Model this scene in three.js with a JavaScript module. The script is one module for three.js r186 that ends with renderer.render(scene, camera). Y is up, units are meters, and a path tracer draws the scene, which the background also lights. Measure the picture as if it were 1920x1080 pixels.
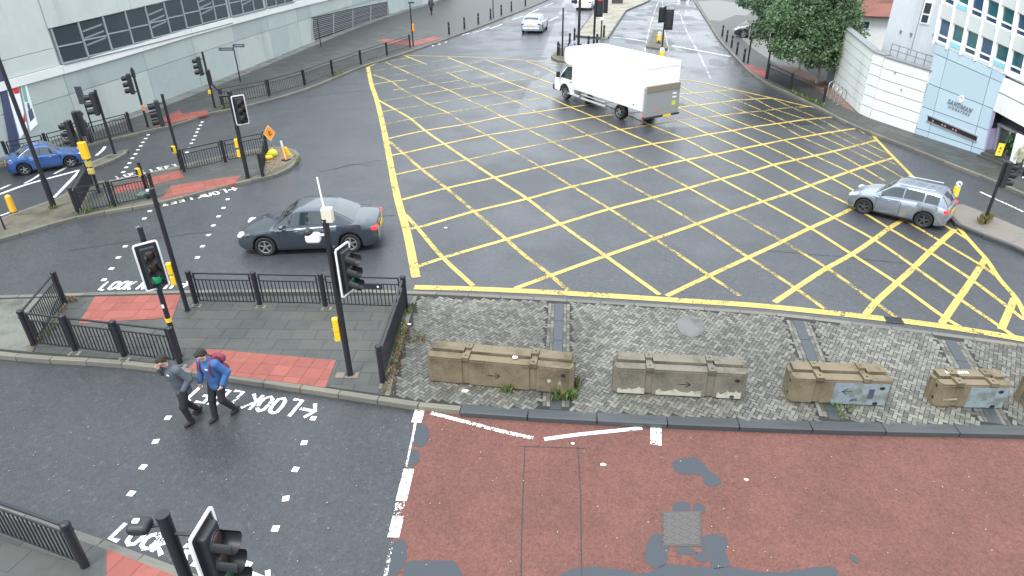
import * as THREE from 'three';
import { mergeGeometries, mergeVertices, toCreasedNormals } from 'three/addons/utils/BufferGeometryUtils.js';
import { RoundedBoxGeometry } from 'three/addons/geometries/RoundedBoxGeometry.js';
import { MarchingCubes } from 'three/addons/objects/MarchingCubes.js';
import { TextGeometry } from 'three/addons/geometries/TextGeometry.js';
import { FontLoader } from 'three/addons/loaders/FontLoader.js';

// ---------------------------------------------------------------- camera, sky, sun, exposure
const scene = new THREE.Scene();
const camera = new THREE.PerspectiveCamera(47.2, 16 / 9, 0.1, 1500);
camera.position.set(0, 9.1, 0);
camera.rotation.order = 'YXZ';
camera.rotation.set(-0.5056, 0, -0.0157);
scene.add(camera);

const renderer = new THREE.WebGLRenderer({ antialias: true });
renderer.toneMapping = THREE.LinearToneMapping;
renderer.toneMappingExposure = 2.5;
renderer.shadowMap.enabled = true;

{ // overcast sky after rain: brighter overhead, soft cloud mottling, cool white
  const w = 256, h = 128, d = new Float32Array(w * h * 4);
  for (let j = 0; j < h; j++) for (let i = 0; i < w; i++) {
    const el = ((j + 0.5) / h - 0.5) * Math.PI, az = ((i + 0.5) / w) * Math.PI * 2, s = Math.max(0, Math.sin(el));
    const cl = 1 + 0.10 * Math.sin(az * 3 + 5 * s) * Math.cos(7 * s + az) * (1 - s) + 0.06 * Math.sin(az * 7 + 9 * s) * (1 - s);
    const L = (el > 0 ? (0.62 + 0.55 * s) : 0.35) * cl, o = (j * w + i) * 4;
    d[o] = L * 0.92; d[o + 1] = L * 1.0; d[o + 2] = L * 1.09; d[o + 3] = 1;
  }
  const sky = new THREE.DataTexture(d, w, h, THREE.RGBAFormat, THREE.FloatType);
  sky.mapping = THREE.EquirectangularReflectionMapping; sky.magFilter = THREE.LinearFilter; sky.needsUpdate = true;
  scene.background = sky; scene.environment = sky;
}
const sun = new THREE.DirectionalLight(new THREE.Color(1, 0.97, 0.92), 1.2);
sun.position.set(-26, 70, 8); sun.target.position.set(0, 0, -25);
sun.castShadow = true; sun.shadow.radius = 30; sun.shadow.mapSize.set(2048, 2048);
Object.assign(sun.shadow.camera, { left: -45, right: 45, top: 70, bottom: -45, near: 1, far: 200 });
scene.add(sun, sun.target);

// ---------------------------------------------------------------- helpers
let seed = 12345;
const rnd = () => { seed = (seed + 0x6d2b79f5) | 0; let t = Math.imul(seed ^ (seed >>> 15), 1 | seed); t = (t + Math.imul(t ^ (t >>> 7), 61 | t)) ^ t; return ((t ^ (t >>> 14)) >>> 0) / 4294967296; };
const rr = (a, b) => a + (b - a) * rnd();
const V = (x, y, z) => new THREE.Vector3(x, y, z);
const clamp = (x, a = 0, b = 1) => Math.min(b, Math.max(a, x));
const lerp = (a, b, t) => a + (b - a) * t;
const PI = Math.PI;
const used = {};
const numbered = (n) => { const k = used[n] = (used[n] ?? -1) + 1; return k ? n + '_' + String(k).padStart(3, '0') : n; };
function tag(o, label, category, group, kind) {
  o.userData.label = label; if (category) o.userData.category = category;
  if (group) o.userData.group = group; if (kind) o.userData.kind = kind; return o;
}
function group(name, label, category, [x, y, z] = [0, 0, 0], turn = 0, grp) {
  const o = new THREE.Group(); o.name = numbered(name); o.position.set(x, y, z); o.rotation.y = turn; scene.add(o);
  return tag(o, label, category, grp);
}
function mesh(name, geo, mat, parent) {
  const m = new THREE.Mesh(geo, mat); m.name = parent === scene ? numbered(name) : name; m.castShadow = m.receiveShadow = true; parent.add(m); return m;
}
function struct(name, geo, mat, label) { const m = mesh(name, geo, mat, scene); m.userData.kind = 'structure'; if (label) m.userData.label = label; return m; }
function mg(list) {
  return mergeGeometries(list.map((g) => {
    let q = g.index ? g.toNonIndexed() : g.clone();
    for (const k of Object.keys(q.attributes)) if (!['position', 'normal', 'uv'].includes(k)) q.deleteAttribute(k);
    if (!q.attributes.normal) q.computeVertexNormals();
    if (!q.attributes.uv) q.setAttribute('uv', new THREE.BufferAttribute(new Float32Array(q.attributes.position.count * 2), 2));
    q.morphAttributes = {}; return q;
  }), false);
}
// uv in metres by the main direction of each face
function metric(g) {
  if (g.index) g = g.toNonIndexed();
  const p = g.attributes.position, n = g.attributes.normal, uv = new Float32Array(p.count * 2);
  for (let i = 0; i < p.count; i++) {
    const ax = Math.abs(n.getX(i)), ay = Math.abs(n.getY(i)), az = Math.abs(n.getZ(i));
    if (ay >= ax && ay >= az) { uv[2 * i] = p.getX(i); uv[2 * i + 1] = p.getZ(i); }
    else if (ax > az) { uv[2 * i] = p.getZ(i); uv[2 * i + 1] = p.getY(i); }
    else { uv[2 * i] = p.getX(i); uv[2 * i + 1] = p.getY(i); }
  }
  g.setAttribute('uv', new THREE.BufferAttribute(uv, 2)); return g;
}
const box = (w, h, d, x = 0, y = 0, z = 0) => new THREE.BoxGeometry(w, h, d).translate(x, y, z);
const rbox = (w, h, d, x = 0, y = 0, z = 0, r = 0.02, s = 2) => new RoundedBoxGeometry(w, h, d, s, Math.min(r, w / 2.01, h / 2.01, d / 2.01)).translate(x, y, z);
const cyl = (r0, r1, h, x = 0, y = 0, z = 0, seg = 14) => new THREE.CylinderGeometry(r1, r0, h, seg).translate(x, y + h / 2, z);
function bar(a, b, r, seg = 8, r2 = r) {
  const A = V(...a), B = V(...b), d = B.clone().sub(A), L = d.length();
  const g = new THREE.CylinderGeometry(r2, r, L, seg); g.translate(0, L / 2, 0);
  g.applyQuaternion(new THREE.Quaternion().setFromUnitVectors(V(0, 1, 0), d.normalize())); return g.translate(...a);
}
function sqbar(a, b, w, h) { // rectangular bar from a to b
  const A = V(...a), B = V(...b), d = B.clone().sub(A), L = d.length();
  const m = new THREE.Matrix4().lookAt(A, B, V(0, 1, 0)); const g = new THREE.BoxGeometry(w, h, L);
  g.applyMatrix4(m); const c = A.add(B).multiplyScalar(0.5); return g.translate(c.x, c.y, c.z);
}
function area(p) { let a = 0; for (let i = 0; i < p.length; i++) { const q = p[(i + 1) % p.length]; a += p[i][0] * q[1] - q[0] * p[i][1]; } return a / 2; }
function sheet(pts, y) { // flat polygon in plan, facing up
  if (area(pts) > 0) pts = [...pts].reverse();
  const c = pts.map((p) => new THREE.Vector2(p[0], p[1])), tri = THREE.ShapeUtils.triangulateShape(c, []);
  const pos = [], uv = [], nor = [];
  for (const p of pts) { pos.push(p[0], y, p[1]); uv.push(p[0], p[1]); nor.push(0, 1, 0); }
  const idx = []; for (const [a, b, d] of tri) idx.push(a, b, d);
  const g = new THREE.BufferGeometry(); g.setAttribute('position', new THREE.Float32BufferAttribute(pos, 3)); g.setAttribute('uv', new THREE.Float32BufferAttribute(uv, 2));
  g.setAttribute('normal', new THREE.Float32BufferAttribute(nor, 3)); g.setIndex(idx);
  const n = V(...pos.slice(idx[1] * 3, idx[1] * 3 + 3)).sub(V(...pos.slice(idx[0] * 3, idx[0] * 3 + 3))).cross(V(...pos.slice(idx[2] * 3, idx[2] * 3 + 3)).sub(V(...pos.slice(idx[0] * 3, idx[0] * 3 + 3))));
  if (n.y < 0) { for (let i = 0; i < idx.length; i += 3) { const t = idx[i]; idx[i] = idx[i + 1]; idx[i + 1] = t; } g.setIndex(idx); }
  return g;
}
function prism(pts, y0, y1) { // polygon block: top and sides
  if (area(pts) > 0) pts = [...pts].reverse();
  const top = sheet(pts, y1), pos = [], uv = []; let s = 0;
  for (let i = 0; i < pts.length; i++) {
    const a = pts[i], b = pts[(i + 1) % pts.length], L = Math.hypot(b[0] - a[0], b[1] - a[1]);
    pos.push(a[0], y0, a[1], a[0], y1, a[1], b[0], y1, b[1], a[0], y0, a[1], b[0], y1, b[1], b[0], y0, b[1]);
    uv.push(s, y0, s, y1, s + L, y1, s, y0, s + L, y1, s + L, y0); s += L;
  }
  const g = new THREE.BufferGeometry(); g.setAttribute('position', new THREE.Float32BufferAttribute(pos, 3)); g.setAttribute('uv', new THREE.Float32BufferAttribute(uv, 2)); g.computeVertexNormals();
  return mg([top, g]);
}
// smooth a hand-measured line in plan: Catmull-Rom resampled
function smooth(pts, step = 0.6, closed = false) {
  const c = new THREE.CatmullRomCurve3(pts.map((p) => V(p[0], 0, p[1])), closed, 'centripetal');
  const n = Math.max(2, Math.round(c.getLength() / step)); return c.getSpacedPoints(n).slice(0, closed ? n : n + 1).map((p) => [p.x, p.z]);
}
function ribbon(pts, w, y) { // painted strip along a line in plan
  const L = [], R = []; let s = 0; const S = [];
  for (let i = 0; i < pts.length; i++) {
    const a = pts[Math.max(0, i - 1)], b = pts[Math.min(pts.length - 1, i + 1)], d = Math.hypot(b[0] - a[0], b[1] - a[1]) || 1, nx = -(b[1] - a[1]) / d, nz = (b[0] - a[0]) / d;
    const ww = typeof w === 'function' ? w(i / (pts.length - 1)) : w;
    L.push([pts[i][0] + nx * ww / 2, pts[i][1] + nz * ww / 2]); R.push([pts[i][0] - nx * ww / 2, pts[i][1] - nz * ww / 2]);
    if (i) s += Math.hypot(pts[i][0] - pts[i - 1][0], pts[i][1] - pts[i - 1][1]); S.push(s);
  }
  const pos = [], uv = [], idx = [];
  for (let i = 0; i < pts.length; i++) { pos.push(L[i][0], y, L[i][1], R[i][0], y, R[i][1]); uv.push(L[i][0], L[i][1], R[i][0], R[i][1]); if (i) { const k = 2 * i; idx.push(k - 2, k, k - 1, k - 1, k, k + 1); } }
  const g = new THREE.BufferGeometry(); g.setAttribute('position', new THREE.Float32BufferAttribute(pos, 3)); g.setAttribute('uv', new THREE.Float32BufferAttribute(uv, 2)); g.setIndex(idx);
  g.computeVertexNormals(); if (g.attributes.normal.getY(0) < 0) { for (let i = 0; i < idx.length; i += 3) { const t = idx[i]; idx[i] = idx[i + 1]; idx[i + 1] = t; } g.setIndex(idx); g.computeVertexNormals(); }
  return g;
}
function clipCell(poly, cell) { // polygon cut by a convex cell (both in plan)
  let out = poly; const ccw = area(cell) > 0;
  for (let i = 0; i < cell.length && out.length; i++) {
    const a = cell[i], b = cell[(i + 1) % cell.length], side = (p) => ((b[0] - a[0]) * (p[1] - a[1]) - (b[1] - a[1]) * (p[0] - a[0])) * (ccw ? 1 : -1);
    const inp = out; out = [];
    for (let k = 0; k < inp.length; k++) {
      const p = inp[k], q = inp[(k + 1) % inp.length], sp = side(p), sq = side(q);
      if (sp >= 0) out.push(p);
      if ((sp >= 0) !== (sq >= 0)) { const t = sp / (sp - sq); out.push([p[0] + (q[0] - p[0]) * t, p[1] + (q[1] - p[1]) * t]); }
    }
  }
  return out;
}
function inside(p, poly) { let c = false; for (let i = 0, j = poly.length - 1; i < poly.length; j = i++) { const a = poly[i], b = poly[j]; if ((a[1] > p[1]) !== (b[1] > p[1]) && p[0] < (b[0] - a[0]) * (p[1] - a[1]) / (b[1] - a[1]) + a[0]) c = !c; } return c; }
const yawTo = (dx, dz) => Math.atan2(dx, dz); // turn that points local +z along (dx, dz)

// ---------------------------------------------------------------- textures
function grid(size, cells) { // tileable smooth noise
  const r = new Float32Array(cells * cells); for (let i = 0; i < r.length; i++) r[i] = rnd();
  const o = new Float32Array(size * size), k = cells / size;
  for (let y = 0; y < size; y++) { const fy = y * k, y0 = Math.floor(fy), ty = fy - y0, sy = ty * ty * (3 - 2 * ty), r0 = (y0 % cells) * cells, r1 = ((y0 + 1) % cells) * cells;
    for (let x = 0; x < size; x++) { const fx = x * k, x0 = Math.floor(fx), tx = fx - x0, sx = tx * tx * (3 - 2 * tx), a = x0 % cells, b = (x0 + 1) % cells;
      o[y * size + x] = (r[r0 + a] * (1 - sx) + r[r0 + b] * sx) * (1 - sy) + (r[r1 + a] * (1 - sx) + r[r1 + b] * sx) * sy; } }
  return o;
}
function fbm(size, list) { // list of [cells, weight]
  const o = new Float32Array(size * size); let W = 0;
  for (const [c, w] of list) { const g = grid(size, c); W += w; for (let i = 0; i < o.length; i++) o[i] += g[i] * w; }
  for (let i = 0; i < o.length; i++) o[i] /= W; return o;
}
const s8 = (x) => { x = clamp(x); return Math.round(255 * (x <= 0.0031308 ? 12.92 * x : 1.055 * x ** (1 / 2.4) - 0.055)); };
function tex(size, metres, fn, srgb = true) { // fn(i, x, y) gives linear rgb or one value
  const d = new Uint8Array(size * size * 4);
  for (let i = 0; i < size * size; i++) {
    const c = fn(i, i % size, (i / size) | 0);
    if (srgb) { d[4 * i] = s8(c[0]); d[4 * i + 1] = s8(c[1]); d[4 * i + 2] = s8(c[2]); }
    else { const v = Math.round(255 * clamp(c)); d[4 * i] = d[4 * i + 1] = d[4 * i + 2] = v; }
    d[4 * i + 3] = 255;
  }
  const t = new THREE.DataTexture(d, size, size); t.wrapS = t.wrapT = THREE.RepeatWrapping; t.magFilter = THREE.LinearFilter; t.minFilter = THREE.LinearMipmapLinearFilter; t.generateMipmaps = true;
  if (srgb) t.colorSpace = THREE.SRGBColorSpace; t.repeat.set(1 / metres, 1 / metres); t.needsUpdate = true; return t;
}
const retile = (t, metres) => { const c = t.clone(); c.repeat.set(1 / metres, 1 / metres); c.needsUpdate = true; return c; };
const std = (r, g, b, rough = 0.8, o = {}) => new THREE.MeshStandardMaterial({ color: new THREE.Color().setRGB(r, g, b), roughness: rough, side: THREE.DoubleSide, ...o });
const phy = (r, g, b, rough = 0.4, o = {}) => new THREE.MeshPhysicalMaterial({ color: new THREE.Color().setRGB(r, g, b), roughness: rough, side: THREE.DoubleSide, ...o });

const nFine = fbm(1024, [[512, 1], [256, 0.7], [1024, 0.9]]), nGrain = fbm(1024, [[300, 1], [150, 0.9], [75, 0.5]]), nMid = fbm(1024, [[8, 1], [17, 0.8], [40, 0.6], [96, 0.4]]), nCoarse = fbm(512, [[3, 1], [7, 0.7], [15, 0.5], [37, 0.3]]);
const tAsphalt = tex(1024, 7, (i) => { const f = nFine[i], m = nMid[i], q = nGrain[i], k = 0.046 * (0.25 + 0.7 * f + 0.8 * q) * (0.85 + 0.3 * m) + (q > 0.78 ? 0.03 : 0); return [k * 0.94, k * 1.0, k * 1.09]; });
const tGrain = tex(1024, 3.1, (i) => nFine[i], false);
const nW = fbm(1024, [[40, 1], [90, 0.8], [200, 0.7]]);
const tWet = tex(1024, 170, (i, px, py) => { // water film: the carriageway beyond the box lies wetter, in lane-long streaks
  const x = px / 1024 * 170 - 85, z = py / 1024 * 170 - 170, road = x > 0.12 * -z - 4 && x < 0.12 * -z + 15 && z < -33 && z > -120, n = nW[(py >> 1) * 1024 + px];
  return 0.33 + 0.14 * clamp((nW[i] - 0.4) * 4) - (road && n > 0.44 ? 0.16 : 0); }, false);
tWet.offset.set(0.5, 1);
const tRed = tex(1024, 5, (i) => { const f = nFine[i], m = nMid[i], q = nGrain[i], k = (0.3 + 0.6 * f + 0.8 * q) * (0.8 + 0.4 * m); return [0.118 * k, 0.048 * k, 0.037 * k]; });
const nA = fbm(512, [[6, 1], [14, 0.8], [40, 0.6], [120, 0.6], [256, 0.5]]), nB = fbm(512, [[4, 1], [9, 0.9], [25, 0.5], [90, 0.35]]);
const grey = (c, lo, hi, m, n = nA) => tex(512, m, (i) => { const k = lo + (hi - lo) * n[i]; return [c[0] * k, c[1] * k, c[2] * k]; });
const tConcrete = tex(512, 3.3, (i, x, y) => { const k = 0.42 + 1.0 * nA[i], d = clamp((nB[i] - 0.48) * 3.2) * 0.5; return [k * (1 - d), k * (1 - d), k * (1 - d * 1.1)]; });
const tStone = grey([1, 1, 1], 0.6, 1.4, 1.7);
const tWall = tex(512, 9, (i, x, y) => { const st = nB[((y >> 4) * 512 + x) % (512 * 512)], k = 0.84 + 0.24 * nA[i] - 0.26 * clamp((st - 0.5) * 3); return [k, k, k]; });
const wear = (lo, hi) => tex(1024, 3.7, (i) => clamp((nGrain[i] * 0.75 + nMid[i] * 0.55 - lo) / (hi - lo)), false);
const tWear1 = wear(0.47, 0.52), tWear2 = wear(0.58, 0.63), tWear3 = wear(0.66, 0.71);
const tBump = tex(512, 1.3, (i) => nA[i], false);

const tScuff = tex(512, 1.1, (i) => { const k = 0.55 + 0.9 * nA[i], d = clamp((nB[i] - 0.5) * 5) * 0.5; return [k * (1 - d * 0.6), k * (1 - d * 0.75), k * (1 - d)]; });
const M = {};
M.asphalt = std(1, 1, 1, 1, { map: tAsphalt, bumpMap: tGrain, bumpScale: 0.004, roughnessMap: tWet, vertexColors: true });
M.red = std(1, 1, 1, 0.85, { map: tRed, bumpMap: tGrain, bumpScale: 0.004 });
M.tar = std(0.037, 0.044, 0.052, 0.6, { bumpMap: tGrain, bumpScale: 0.002 });
M.oldtar = std(0.075, 0.08, 0.085, 0.7, { map: tStone });
M.seam = std(0.02, 0.021, 0.023, 0.55);
const paint = (c, w, r = 0.5) => std(...c, r, w ? { alphaMap: w, transparent: true } : {});
const YEL = [0.47, 0.35, 0.085], WHI = [0.74, 0.74, 0.72];
M.yel = [paint(YEL, tWear1), paint(YEL.map((v) => v * 0.9), tWear2), paint([0.48, 0.42, 0.16], tWear3)];
M.whi = [paint(WHI, tWear1), paint(WHI, tWear2), paint(WHI, tWear3)];
M.kerb = [std(0.135, 0.128, 0.105, 0.75, { map: tStone }), std(0.155, 0.145, 0.115, 0.75, { map: tStone }), std(0.12, 0.114, 0.1, 0.75, { map: tStone })];
M.darkkerb = [std(0.05, 0.055, 0.058, 0.6, { map: tStone }), std(0.043, 0.047, 0.05, 0.6, { map: tStone })];
M.slab = [std(0.057, 0.06, 0.054, 0.6, { map: tStone }), std(0.05, 0.053, 0.049, 0.55, { map: tStone }), std(0.064, 0.066, 0.058, 0.65, { map: tStone })];
M.slabdark = std(0.045, 0.052, 0.058, 0.5, { map: tStone });
M.tile = [std(0.23, 0.06, 0.044, 0.6, { map: tStone }), std(0.21, 0.056, 0.041, 0.6, { map: tStone }), std(0.25, 0.07, 0.052, 0.6, { map: tStone })];
M.joint = std(0.022, 0.022, 0.018, 0.9, { map: tStone });
M.soil = std(0.06, 0.05, 0.035, 0.95, { map: tStone });
M.sett = [[0.1, 0.097, 0.08], [0.13, 0.126, 0.105], [0.075, 0.072, 0.062], [0.16, 0.155, 0.13], [0.095, 0.085, 0.07], [0.11, 0.112, 0.1]].map((c) => std(...c, 0.62));
M.gravelly = std(0.11, 0.1, 0.074, 0.85, { map: tConcrete, bumpMap: tBump, bumpScale: 0.006 });
M.foot = std(0.055, 0.057, 0.052, 0.55, { map: tStone });
M.footlight = std(0.15, 0.152, 0.14, 0.6, { map: tStone });
M.barrier = [std(0.165, 0.132, 0.083, 0.9, { map: tConcrete, bumpMap: tBump, bumpScale: 0.012 }), std(0.155, 0.138, 0.108, 0.9, { map: tConcrete, bumpMap: tBump, bumpScale: 0.012 })];
M.wall = std(0.52, 0.56, 0.53, 0.75, { map: tWall });
M.walllow = [std(0.4, 0.45, 0.43, 0.75, { map: tWall }), std(0.44, 0.48, 0.455, 0.75, { map: tWall }), std(0.36, 0.41, 0.4, 0.75, { map: tWall })];
M.white = std(0.78, 0.79, 0.78, 0.6);
M.whitepanel = std(0.74, 0.75, 0.72, 0.6, { map: tWall });
M.blackmetal = std(0.018, 0.019, 0.024, 0.42, { metalness: 0.1 });
M.blackplastic = std(0.02, 0.022, 0.026, 0.5);
M.lens = phy(0.03, 0.032, 0.034, 0.15, { clearcoat: 1 });
M.grey = std(0.2, 0.21, 0.22, 0.6);
M.steel = std(0.42, 0.43, 0.44, 0.4, { metalness: 0.6 });
M.yellow = std(0.78, 0.5, 0.02, 0.45);
M.orange = std(0.8, 0.28, 0.03, 0.5);
M.glass = phy(0.035, 0.05, 0.058, 0.2);
M.carglass = phy(0.022, 0.035, 0.038, 0.05, { clearcoat: 1 });
M.rubber = std(0.014, 0.014, 0.015, 0.8);
M.rim = std(0.36, 0.37, 0.38, 0.35, { metalness: 0.7 });
M.dark = std(0.012, 0.012, 0.014, 0.7);
M.redlamp = std(0.35, 0.01, 0.012, 0.3, { emissive: new THREE.Color(0.9, 0.03, 0.04), emissiveIntensity: 0.8 });
M.redlampoff = std(0.3, 0.012, 0.015, 0.25);
M.headlamp = phy(0.75, 0.78, 0.8, 0.1, { clearcoat: 1 });
M.plateY = std(0.75, 0.5, 0.03, 0.5); M.plateW = std(0.75, 0.75, 0.72, 0.5);
M.skin = std(0.5, 0.3, 0.22, 0.6); M.hair = std(0.02, 0.016, 0.014, 0.8);
const shadeSet = (c, n, v) => Array.from({ length: n }, () => { const k = 1 + rr(-v, v); return std(c[0] * k, c[1] * k, c[2] * k, 0.85); });
// ---------------------------------------------------------------- ground and roads
const vn = (() => { const r = Array.from({ length: 4096 }, rnd); const h = (x, y) => r[((x * 73 + y * 151) % 4096 + 4096) % 4096];
  return (x, y) => { const a = Math.floor(x), b = Math.floor(y), u = x - a, v = y - b, s = u * u * (3 - 2 * u), t = v * v * (3 - 2 * v); return lerp(lerp(h(a, b), h(a + 1, b), s), lerp(h(a, b + 1), h(a + 1, b + 1), s), t); }; })();
{
  const g = new THREE.PlaneGeometry(1600, 1600); g.rotateX(-PI / 2); g.translate(0, -0.05, 0);
  struct('ground', g, std(0.07, 0.072, 0.07, 0.8));
}
{
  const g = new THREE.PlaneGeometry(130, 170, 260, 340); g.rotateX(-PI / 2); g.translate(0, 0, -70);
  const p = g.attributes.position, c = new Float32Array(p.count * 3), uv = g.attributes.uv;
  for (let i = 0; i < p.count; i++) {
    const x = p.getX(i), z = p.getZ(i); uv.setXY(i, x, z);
    const near = z > -14 ? 0.8 : 1; // the carriageway south of the island is given a darker tone
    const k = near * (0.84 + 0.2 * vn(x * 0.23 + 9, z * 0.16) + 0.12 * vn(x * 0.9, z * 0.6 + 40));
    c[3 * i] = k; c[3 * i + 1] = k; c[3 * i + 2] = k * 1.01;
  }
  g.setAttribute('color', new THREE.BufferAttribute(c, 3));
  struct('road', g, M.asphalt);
}
// wobble the edge of a patch so that it looks poured
function blob(pts, step = 0.07, amp = 0.03) {
  return smooth(pts, step, true).map(([x, z], i) => [x + amp * (vn(x * 9, z * 9) - 0.5) * 2, z + amp * (vn(x * 9 + 50, z * 9) - 0.5) * 2]);
}
// red bus lane on the near carriageway
const laneEdge = [[-2.08,-11.19],[-2.06,-10.74],[-2.06,-10.09],[-2.08,-9.28],[-2.08,-8.43],[-2.08,-7.62],[-2.09,-6.95],[-2.1,-5.93]];
const lane = [...[[-1.99,-11.19],[-0.72,-10.98],[1.52,-10.71],[5.19,-10.37],[7.94,-10.21],[10.23,-10.09],[13.13,-9.98]], ...[[9.38,-5.74],[4.07,-5.83]], ...[...laneEdge].reverse()];
const redLane = struct('bus_lane', sheet(lane, 0.006), M.red, 'red surfaced bus lane in front of the concrete barriers');
for (const [w, ...p] of [
  [0, [[3.04,-9.44],[3.3,-9.54],[3.57,-9.5],[3.63,-9.23],[3.78,-9.05],[3.81,-8.89],[3.65,-8.76],[3.52,-8.83],[3.46,-9.05],[3.25,-9.1],[3.01,-9.17]]],
  [0, [[2.18,-7.54],[2.26,-7.69],[2.42,-7.72],[2.52,-7.62],[2.49,-7.38],[2.39,-7.1],[2.2,-7.08],[2.1,-7.25]]],
  [0, [[3.14,-7.68],[3.32,-7.73],[3.51,-7.66],[3.54,-7.52],[3.46,-7.37],[3.39,-7.08],[3.14,-7.07],[3.17,-7.31],[3.07,-7.42]]],
  [0, [[2.79,-8.33],[2.92,-8.45],[3.1,-8.43],[3.1,-8.27],[3.01,-8.18],[2.8,-8.2]]], [0, [[3.17,-8.33],[3.29,-8.4],[3.36,-8.32],[3.29,-8.19],[3.16,-8.21]]],
  [0, [[2.63,-7.43],[2.81,-7.47],[2.97,-7.36],[2.81,-7.3],[2.69,-7.32]]], [0, [[2.9,-7.32],[3.08,-7.38],[3.15,-7.27],[3.09,-7.17],[2.92,-7.19]]],
  [0, [[0.6,-6.84],[0.78,-7.03],[1.13,-7.1],[1.56,-7.06],[1.97,-6.97],[2.42,-7.12],[3.01,-7.07],[3.48,-7.06],[3.92,-6.95],[5.11,-7.01],[5.03,-6.78],[4.23,-6.24],[1.85,-6.28]]],
  [0, [[-1.8,-6.98],[-1.8,-7.24],[-1.47,-7.29],[-1.02,-7.22],[-0.87,-7],[-0.9,-6.6],[-1.63,-6.52]]],
  [0, [[-2.08,-10.57],[-1.93,-10.67],[-1.78,-10.53],[-1.73,-10.24],[-1.8,-9.99],[-1.97,-9.97]]], [0, [[-2.07,-9.82],[-1.95,-9.89],[-1.87,-9.69],[-1.88,-9.46],[-1.99,-9.38],[-2.09,-9.5]]],
  [0, [[-2.1,-7.62],[-2.01,-7.73],[-1.86,-7.64],[-1.81,-7.4],[-1.83,-7.2],[-1.98,-6.95],[-2.08,-7.1]]],
  [0, [[5.4,-7.21],[5.5,-7.26],[5.56,-7.16],[5.53,-7.08],[5.46,-7.1]]],
]) mesh('surfacing_patch', sheet(blob(p[0]), 0.0105), M.tar, redLane);
for (const p of [[[0.21,-9.95],[0.16,-9.03],[0.11,-8.03],[0.07,-6.91]], [[1.25,-9.92],[1.21,-9.01],[1.13,-8.01],[1.03,-6.9]], [[0.11,-9.93],[1.42,-9.84]]]) mesh('sawn_joint', ribbon(smooth(p, 0.3), 0.018, 0.0108), M.seam, redLane);
{ // inspection cover in the bus lane
  const g = group('inspection_cover', 'square ribbed metal inspection cover in the red bus lane', 'manhole cover', [0, 0, 0]);
  const q = [[2.59,-8.19],[3.24,-8.2],[3.06,-7.49],[2.45,-7.49]], c = [(q[0][0] + q[2][0]) / 2, (q[0][1] + q[2][1]) / 2];
  g.position.set(c[0], 0.012, c[1]); 
  const rel = (k) => q.map(([x, z]) => [(x - c[0]) * k, (z - c[1]) * k]); mesh('frame', prism(rel(1.06), -0.004, 0.004), std(0.06, 0.055, 0.05, 0.6), g); mesh('lid', prism(rel(0.97), 0, 0.009), std(0.075, 0.068, 0.063, 0.55), g);
  for (let i = 0; i < 9; i++) for (let k = 0; k < 5; k++) mesh('rib', box(0.1, 0.006, 0.016).rotateY(((i + k) % 2 ? 1 : -1) * 0.6).translate(-0.27 + k * 0.135 - (-0.29 + i * 0.072) * 0.24, 0.012, -0.29 + i * 0.072), std(0.09, 0.082, 0.076, 0.5), g);
}

// ---------------------------------------------------------------- kerbs, islands and footways
const kerbGeo = new RoundedBoxGeometry(1, 0.26, 0.15, 1, 0.015);
function kerbs(parent, line, h, mats, len = 0.91, w = 1) {
  const L = [0]; for (let i = 1; i < line.length; i++) L.push(L[i - 1] + Math.hypot(line[i][0] - line[i - 1][0], line[i][1] - line[i - 1][1]));
  const at = (s) => { let i = 1; while (i < L.length - 1 && L[i] < s) i++; const t = (s - L[i - 1]) / (L[i] - L[i - 1] || 1); return [lerp(line[i - 1][0], line[i][0], t), lerp(line[i - 1][1], line[i][1], t)]; };
  const T = L[L.length - 1], n = Math.max(1, Math.round(T / len)), d = T / n;
  for (let i = 0; i < n; i++) {
    const a = at(i * d), b = at((i + 1) * d), m = mesh('kerb_stone', kerbGeo, mats[(rnd() * mats.length) | 0], parent);
    m.position.set((a[0] + b[0]) / 2, h - 0.13 + 0.008 + rr(-0.003, 0.003), (a[1] + b[1]) / 2); m.rotation.y = -Math.atan2(b[1] - a[1], b[0] - a[0]); m.scale.set(Math.hypot(b[0] - a[0], b[1] - a[1]) - 0.012, 1, w);
  }
}
const H = 0.12;
function island(name, outline, mat, label) { const o = struct(name, prism(outline, -0.04, H), mat, label); return o; }
// slabs of a regular grid cut to a region
function paving(parent, region, dir, sx, sz, mats, y0, y1, name = 'paving_slab', gap = 0.008, bond = 0.5, max = 300) {
  const c = Math.cos(dir), s = Math.sin(dir), toL = ([x, z]) => [x * c + z * s, -x * s + z * c], toW = ([u, v]) => [u * c - v * s, u * s + v * c];
  const R = region.map(toL), u0 = Math.min(...R.map((p) => p[0])), u1 = Math.max(...R.map((p) => p[0])), v0 = Math.min(...R.map((p) => p[1])), v1 = Math.max(...R.map((p) => p[1]));
  let n = 0;
  for (let j = 0, v = v0; v < v1; v += sz, j++) for (let u = u0 - (j % 2) * sx * bond; u < u1; u += sx) {
    const cell = [[u + gap / 2, v + gap / 2], [u + sx - gap / 2, v + gap / 2], [u + sx - gap / 2, v + sz - gap / 2], [u + gap / 2, v + sz - gap / 2]];
    const q = clipCell(R, cell); if (q.length < 3 || Math.abs(area(q)) < 0.004 || n >= max) continue;
    mesh(name, prism(q.map(toW), y0, y1 + rr(-0.003, 0.003)), mats[(rnd() * mats.length) | 0], parent); n++;
  }
}
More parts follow.
